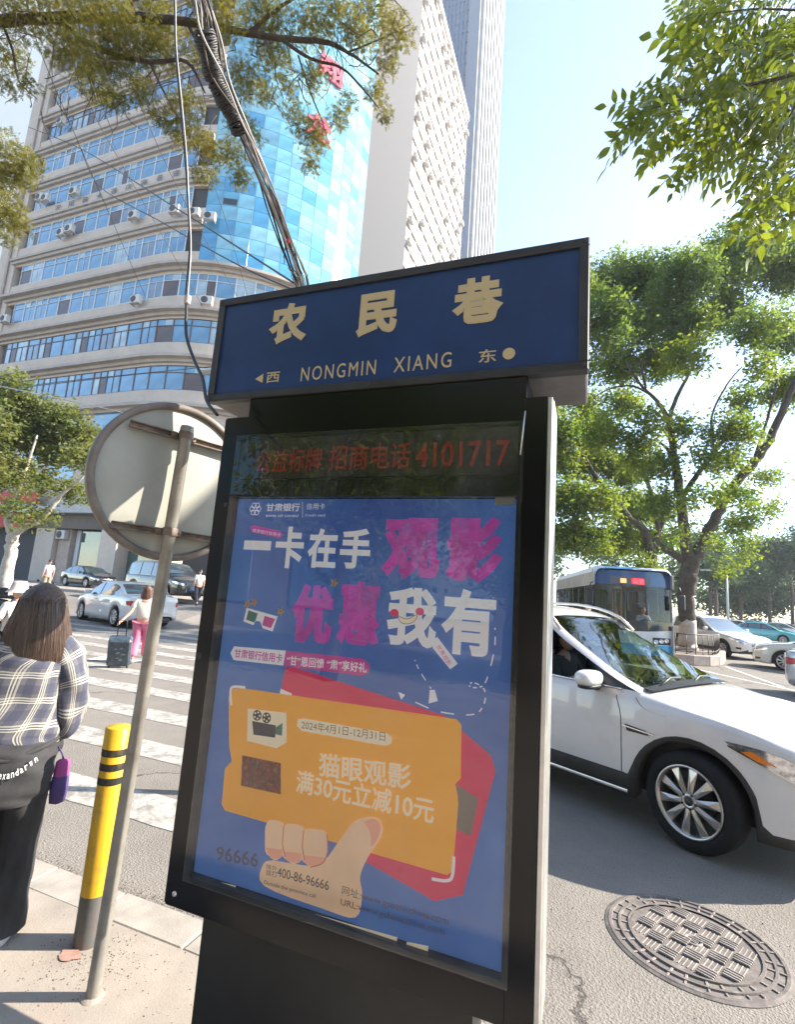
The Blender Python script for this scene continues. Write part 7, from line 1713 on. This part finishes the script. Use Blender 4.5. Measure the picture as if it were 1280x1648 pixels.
# ------------------------------------------------------------------ broad compound leaves close overhead (top right)
DN = 4.7; nb = Vector((8.0, 3.0, 0)); tN = empty('ash_tree', (nb.x, nb.y, 0), 0, 'branch of broad pointed compound leaves hanging close at the top right corner', 'tree')
limbs('trunk', [([Vector((nb.x, nb.y, 0)), Vector((nb.x - .1, nb.y + .1, 3.6)), at_depth(1700, 40, DN), at_depth(1650, -100, DN)], [.17, .15, .1, .06])], M_BARK, tN, 10)
NL = [([(1680, 60), (1450, 90), (1320, 110), (1240, 130), (1160, 145), (1100, 160), (1050, 175), (1012, 188)], [.06, .04, .024, .016, .012, .008, .006, .003]), ([(1450, 90), (1340, 30), (1240, 15), (1150, 22), (1095, 32)], [.02, .014, .009, .005, .002]),
      ([(1320, 110), (1270, 190), (1240, 250), (1215, 300), (1190, 350)], [.016, .011, .008, .005, .002]), ([(1240, 130), (1190, 200), (1140, 250), (1095, 275)], [.01, .007, .004, .002]), ([(1450, 90), (1380, 260), (1300, 330), (1250, 350)], [.018, .012, .008, .003]), ([(1320, 110), (1250, 70), (1180, 80), (1110, 95)], [.01, .007, .005, .002])]
nl = limbs('branch', [(pxl(p, DN), r) for p, r in NL], M_BARK, tN, 6)
def leaf_variant(seed):
    """one compound leaf: a stalk with paired leaflets, hanging; bent blades with a midrib"""
    r = random.Random(seed); mb = MB(); n = r.choice((3, 3, 4)); L = .15 + .03 * n; pts = [(0, 0, 0)]
    for i in range(1, n + 2): t = i / (n + 1); pts.append((L * t, .01 * sin(t * 3 + seed), -.04 * t * t))
    mb.tube(pts, [.0014] * (n + 1) + [.0006], 4, cap=False)
    def blade(o, dr, l, w_):
        dr = Vector(dr).normalized(); s = dr.cross(Vector((0, 0, 1))).normalized(); up = s.cross(dr); P = []
        for k, (t, ww) in enumerate(((0, .05), (.14, .62), (.34, 1), (.56, .86), (.80, .42), (1, .02))):
            c = Vector(o) + dr * l * t + Vector((0, 0, -.22 * l * t * t)); P.append([tuple(c - s * ww * w_ + up * .14 * ww * w_), tuple(c), tuple(c + s * ww * w_ + up * .14 * ww * w_)])
        mb.grid(P, smooth=True)
    for i in range(n):
        t = (i + .8) / (n + .6); o = Vector(pts[min(i + 1, len(pts) - 1)])
        for sg in (-1, 1): blade(o, (.55 + r.uniform(-.1, .15), sg * (1 + r.uniform(-.15, .15)), r.uniform(-.45, .05)), .085 * r.uniform(.8, 1.15), .018 * r.uniform(.85, 1.15))
    blade(pts[-1], (1, r.uniform(-.2, .2), -.3), .095, .02); return mb.mesh('leaf', L_N)
lvs = [leaf_variant(s) for s in range(7)]; rn = random.Random(21); tips = []
poly = [(1080, -5), (1072, 45), (1090, 90), (1050, 140), (1020, 170), (1000, 195), (1035, 235), (1085, 215), (1110, 240), (1080, 275), (1110, 290), (1150, 270), (1190, 300), (1175, 340), (1210, 365), (1290, 350), (1300, -5)]
def inside(x, y):
    c = False; n = len(poly)
    for i in range(n):
        x1, y1 = poly[i]; x2, y2 = poly[(i + 1) % n]
        if (y1 > y) != (y2 > y) and x < (x2 - x1) * (y - y1) / (y2 - y1) + x1: c = not c
    return c
cnt_l = 0
while cnt_l < 298:
    x = rn.uniform(1000, 1330); y = rn.uniform(-30, 370)
    if not (inside(x, y) or x > 1280): continue
    p = at_depth(x + 18, y - 8, DN + rn.uniform(-.6, .8)); o = link_mesh('leaf', lvs[rn.randrange(7)], tN); o.location = p - tN.location
    o.rotation_euler = (rn.gauss(0, .5), rn.uniform(.1, .9), YAW + pi + rn.gauss(0, .9)); k = rn.uniform(1.1, 1.75); o.scale = (k, k, k); cnt_l += 1
mx_ = MB()      # leaves farther back in the same branch
for i in range(330):
    while True:
        x = rn.uniform(1010, 1330); y = rn.uniform(-30, 360)
        if inside(x - 14, y + 6) or x > 1285: break
    p = at_depth(x + 18, y - 8, DN + rn.uniform(.5, 1.6)) - tN.location; k = rn.uniform(1.2, 1.8)
    M_ = Matrix.Translation(p) @ Euler((rn.gauss(0, .5), rn.uniform(.1, .9), YAW + pi + rn.gauss(0, .9))).to_matrix().to_4x4() @ Matrix.Scale(k, 4)
    me_ = lvs[rn.randrange(7)]; mx_.add([tuple(M_ @ v.co) for v in me_.vertices], [tuple(p_.vertices) for p_ in me_.polygons], 0, True)
o = mx_.build('foliage_mass', L_N, tN); o['kind'] = 'stuff'
# trees behind the viewer (reflected in the kiosk glass)
for i, (x, y, lab) in enumerate(((-4.5, -5.5, 'dense street tree behind the viewer on the pavement'), (2.0, -6.5, 'second street tree behind the viewer nearer the shop'), (-1.6, -8.0, 'third tree behind the viewer between the other two'))):
    t = empty('street_tree', (x, y, 0), 0, lab, 'tree', 'trees behind the viewer'); limbs('trunk', [([Vector((x, y, 0)), Vector((x + .1, y, 2.0)), Vector((x - .1, y, 3.6))], [.18, .15, .1])], M_BARK, t, 8)
    q = random.Random(i); leaves('crown', [(x + q.uniform(-1.6, 1.6), y + q.uniform(-1.2, 1.2), q.uniform(2.6, 6.5), 1.4, 1.2) for _ in range(12)], 26, .16, L_A, t, 60 + i, .25, .45, .2, 22)
# ------------------------------------------------------------------ planter island
M_STONE = mat('island_stone', (.34, .28, .24), .8, noise=(5, .2), bump=(60, .3, .004)); M_IR = mat('dark_iron', (.05, .045, .04), .5, .4); M_SOIL = mat('island_soil', (.12, .09, .07), .95, noise=(8, .3), bump=(20, .6, .02))
isl = empty('planter_island', (3, 22, 0), 0, 'low stone kerbed planter island with an iron railing round the big tree', 'planter island')
edge = [at_depth(1030, 1066, 19.0), on_z(1092, 1070), on_z(1128, 1071), on_z(1152, 1073), on_z(1166, 1069), on_z(1168, 1060), on_z(1158, 1051)]
edge = [Vector((p.x, p.y, 0)) for p in edge]; ce = catmull(edge, 5); L_ = 0; seg = [ce[0]]
for p in ce[1:]:
    if (p - seg[-1]).length > .62: seg.append(p)
for a, b in zip(seg[:-1], seg[1:]):
    t = (b - a); ang = atan2(t.y, t.x); mb = MB(); mb.bbox(.006, t.length - .006, 0, .22, 0, .34, .02); o = mb.build('kerb_block', M_STONE, isl); o.location = a - isl.location; o.rotation_euler = (0, 0, ang)
back = [seg[-1] + Vector((-1.0, 6, 0)), seg[0] + Vector((0, 9, 0))]
mb = MB(); poly_ = [(p.x - 3, p.y + .1 - 22) for p in seg] + [(p.x - 3, p.y - 22) for p in back]; mb.prism(poly_, 0.01, .30); mb.build('soil', M_SOIL, isl)
inner = [p + Vector((-.12, .45, 0)) for p in seg]
mb = MB()
for zz in (.42, 1.0): mb.tube([(p.x - 3, p.y - 22, zz) for p in inner], .022, 6)
mb.build('railing_rail', M_IR, isl)
pts_ = catmull(inner, 2)
bar = MB(); bar.tube([(0, 0, .3), (0, 0, 1.0)], .013, 6); bm_ = bar.mesh('railing_bar', M_IR)
for p in pts_: link_mesh('railing_bar', bm_, isl, (p.x - 3, p.y - 22, 0))
sh = empty('shrub', (inner[-3].x - .8, inner[-3].y + 1.5, .3), 0, 'bright green shrub behind the island railing', 'shrub')
leaves('foliage', [(sh.location.x + dx, sh.location.y, .75 + dz, .5, .4) for dx, dz in ((-.5, 0), (.1, .15), (.6, -.1))], 160, .10, L_N, sh, 70, .10, .45, .0, 20)
limbs('stem', [([sh.location.copy(), sh.location + Vector((.1, 0, .5))], [.03, .015])], M_BARK, sh, 6)
# street lamps
def lamp(loc, H_, rz, label, arm=1.6):
    s = empty('street_lamp', loc, rz, label, 'street lamp'); m_ = mat('lamp_grey', (.42, .44, .45), .45, .3)
    mb = MB(); mb.tube([(0, 0, 0), (0, 0, H_ * .6), (0, 0, H_)], [.12, .09, .06], 10); mb.build('post', m_, s)
    mb = MB(); mb.tube([(0, 0, H_ - .2), (-arm * .5, 0, H_ + .25), (-arm, 0, H_ + .4)], .04, 8); mb.build('arm', m_, s)
    mb = MB(); mb.bbox(-arm - .8, -arm, -.14, .14, H_ + .36, H_ + .48, .05); mb.build('lamp_head', m_, s); return s
p = at_depth(1172, 985, 44); lp = lamp((p.x, p.y, 0), at_depth(1170, 925, 44).z, radians(-20), 'grey street lamp standing before the dark trees', 1.2)
p = at_depth(395, 640, 16); lp = lamp((p.x, p.y, 0), at_depth(395, 612, 16).z, radians(5), 'white street lamp head poking out left of the blue sign', 1.0)
# balustrade of the far road
bal = empty('balustrade', (20, 62, 0), 0, 'pale post balustrade running along the far road under the trees', 'balustrade')
M_BAL = mat('balustrade_stone', (.42, .42, .40), .8)
a = at_depth(1128, 990, 52); b = at_depth(1330, 1000, 60); n_ = 22
for i in range(n_ + 1):
    p = a + (b - a) * (i / n_); mb = MB(); mb.bbox(-.14, .14, -.14, .14, 0, 1.25, .03); o = mb.build('baluster', M_BAL, bal); o.location = (p.x - 20, p.y - 62, 0)
mb = MB(); mb.tube([(a.x - 20, a.y - 62, 1.0), (b.x - 20, b.y - 62, 1.0)], .06, 6); mb.tube([(a.x - 20, a.y - 62, .55), (b.x - 20, b.y - 62, .55)], .05, 6); mb.build('rail', M_BAL, bal)
# ------------------------------------------------------------------ overhead cables
M_CB = mat('cable_black', (.018, .017, .018), .55); M_CW = mat('cable_grey_white', (.34, .32, .31), .5, noise=(10, .3)); M_CBR = mat('cable_brown', (.10, .07, .06), .6)
def cable(name, pts, r_, mt, label=None, cat=None, par=None, n=6, sm=8):
    P = catmull(pts, sm); mb = MB(); base_ = Vector(par.location) if par else Vector((0, 0, 0)); mb.tube([p - base_ for p in P], r_, n); o = mb.build(name, mt, par)
    if label: tag(o, label, cat or 'cable')
    return o
ax = [(290, -90, 3.0), (322, -5, 3.1), (335, 60, 3.2), (350, 130, 3.35), (385, 200, 3.5), (412, 262, 3.7), (440, 330, 3.9), (462, 390, 4.1), (476, 430, 4.25), (487, 470, 4.4), (520, 640, 4.7)]
AX = [at_depth(*p) for p in ax]; bun = empty('cable_bundle', AX[1], 0, 'thick tangled bundle of black and grey cables sagging down behind the sign', 'cable bundle')
rc = random.Random(17); ph = []
for i in range(17):
    a0 = rc.uniform(0, 6.28); rr = rc.uniform(.015, .055); tw_ = rc.uniform(-1.2, 1.2); pts = []
    for k, p in enumerate(AX):
        fat = 1.35 if k in (2, 3) else (1.0 if k < 7 else .8 + .4 * rc.random()); a = a0 + tw_ * k * .5 + rc.gauss(0, .35); off = _r * cos(a) * rr * fat * 1.1 + _u * sin(a) * rr * .5 * fat + _f * sin(a) * rr * fat; pts.append(p + off + Vector((rc.gauss(0, .003),) * 3))
    cable('cable', pts, rc.choice((.0045, .006, .008)), rc.choice((M_CB, M_CW, M_CW, M_CBR, M_CB)), par=bun)
mb = MB()
for t in np.linspace(0, 1, 46):
    k = 1.9 + t * 2.3; i = int(k); f = k - i; c = AX[i] * (1 - f) + AX[i + 1] * f - _r * .018; dr = (AX[i + 1] - AX[i]).normalized(); u_ = dr.cross(_f).normalized(); v_ = dr.cross(u_); R_ = .062 + .006 * sin(t * 21) - .014 * t
    mb.tube([c - bun.location + (u_ * cos(a) + v_ * sin(a)) * (R_ + rc.gauss(0, .0015)) + dr * rc.gauss(0, .003) for a in np.linspace(0, 2 * pi, 13)[:-1]] + [c - bun.location + u_ * R_], .008, 5, cap=False)
o = mb.build('wound_tape', M_CB, bun); o['kind'] = 'stuff'
for i in range(9):
    c = AX[7] + (AX[9] - AX[7]) * rc.random(); cable('loose_tail', [c, c + _r * rc.uniform(-.06, .08) + _u * rc.uniform(-.03, .05), c + _r * rc.uniform(-.05, .07) - _u * rc.uniform(.02, .12)], .003, rc.choice((M_CB, M_CW, M_CBR)), par=bun, sm=6)
mb = MB(); c = at_depth(464, 388, 4.0) - bun.location; mb.bbox(c.x - .012, c.x + .012, c.y - .012, c.y + .012, c.z - .018, c.z + .018, .004); mb.build('red_tag', mat('red_plastic', (.5, .02, .02), .5), bun)
gl_ = AX[-1]; mb = MB(); mb.tube([(gl_.x, gl_.y, 0), (gl_.x, gl_.y, gl_.z + .05)], .05, 10); tag(mb.build('cable_post', M_POLE), 'grey post behind the kiosk where the cable bundle comes down', 'post')
hang = [(278, -60, 2.6), (281, 10, 2.55), (284, 80, 2.5), (292, 170, 2.45), (298, 250, 2.4), (303, 330, 2.35), (307, 400, 2.3), (301, 470, 2.25), (300, 490, 2.22)]
c1 = empty('drop_cable', at_depth(*hang[1]), 0, 'black and white drop cable hanging down left of the sign', 'cable')
for k, (dx, mt, r_) in enumerate(((-.0035, M_CB, .0035), (.0035, M_CW, .0035))): cable('strand', [at_depth(*p) + _r * (dx + .003 * sin(i * 1.7 + k)) for i, p in enumerate(hang)], r_, mt, par=c1)
cable('lead', [at_depth(300, 470, 2.25), at_depth(300, 500, 2.2), at_depth(300, 540, 2.15), at_depth(312, 578, 2.1), at_depth(326, 610, 2.0), at_depth(333, 645, 1.9), at_depth(350, 668, 1.85)], .0065, M_CB, par=c1)
mb = MB(); q = at_depth(302, 483, 2.22) - c1.location; mb.bbox(q.x - .012, q.x + .012, q.y - .012, q.y + .012, q.z - .022, q.z + .022, .005); mb.build('junction', mat('copper_tape', (.4, .3, .28), .5), c1)
WR = [([(40, -20, 5), (62, 75, 6), (140, 262, 9), (235, 480, 14)], .006, M_CB, 'thin wire running steeply from the top left to the office floors'), ([(46, 205, 20), (130, 240, 16), (275, 330, 10), (370, 390, 8), (475, 457, 6)], .014, M_CB, 'dark wire crossing from the left pole to the top edge of the sign'),
      ([(130, 240, 12), (160, 300, 11), (255, 355, 9), (380, 425, 7), (480, 470, 6)], .010, M_CB, 'second dark wire sagging below the first towards the sign'), ([(100, 40, 6), (150, 180, 8), (205, 280, 10), (330, 500, 14)], .007, M_CBR, 'brown wire slanting past the window bands'),
      ([(170, 30, 6), (230, 180, 8), (300, 330, 10), (395, 500, 14)], .007, M_CBR, 'brown wire slanting just left of the glass bay'), ([(-20, 618, 14), (60, 634, 14), (180, 660, 14), (300, 690, 14)], .012, M_CW, 'pale wire stretched over the tree crown on the left'), ([(-10, 628, 22), (120, 612, 20), (340, 590, 18), (360, 585, 17)], .012, M_CB, 'dark wire level with the lowest ribbon windows'),
      ([(210, 60, 6), (290, 210, 8), (345, 300, 10), (400, 480, 13)], .006, M_CBR, 'thin brown wire in front of the air conditioners by the glass bay')]
for pts, r_, mt, lab in WR: cable('overhead_wire', [at_depth(*p) for p in pts], r_, mt, lab, 'wire')
# ------------------------------------------------------------------ air between the viewer and the far things
mb = MB(); mb.box(-300, 260, -60, 330, -1.5, 262)
hz_ = mb.build('haze', None) if False else link_mesh('haze', mb.mesh('haze', []))
hm = bpy.data.materials.new('haze_air'); hm.use_nodes = True; t = hm.node_tree; t.nodes.remove(t.nodes['Principled BSDF'])
pv = t.nodes.new('ShaderNodeVolumePrincipled'); pv.inputs['Color'].default_value = (.86, .93, 1, 1); pv.inputs['Density'].default_value = 0.0006; pv.inputs['Anisotropy'].default_value = .35
t.links.new(pv.outputs[0], t.nodes['Material Output'].inputs['Volume']); hz_.data.materials.append(hm); tag(hz_, 'light summer haze over the street', None, None, 'stuff')
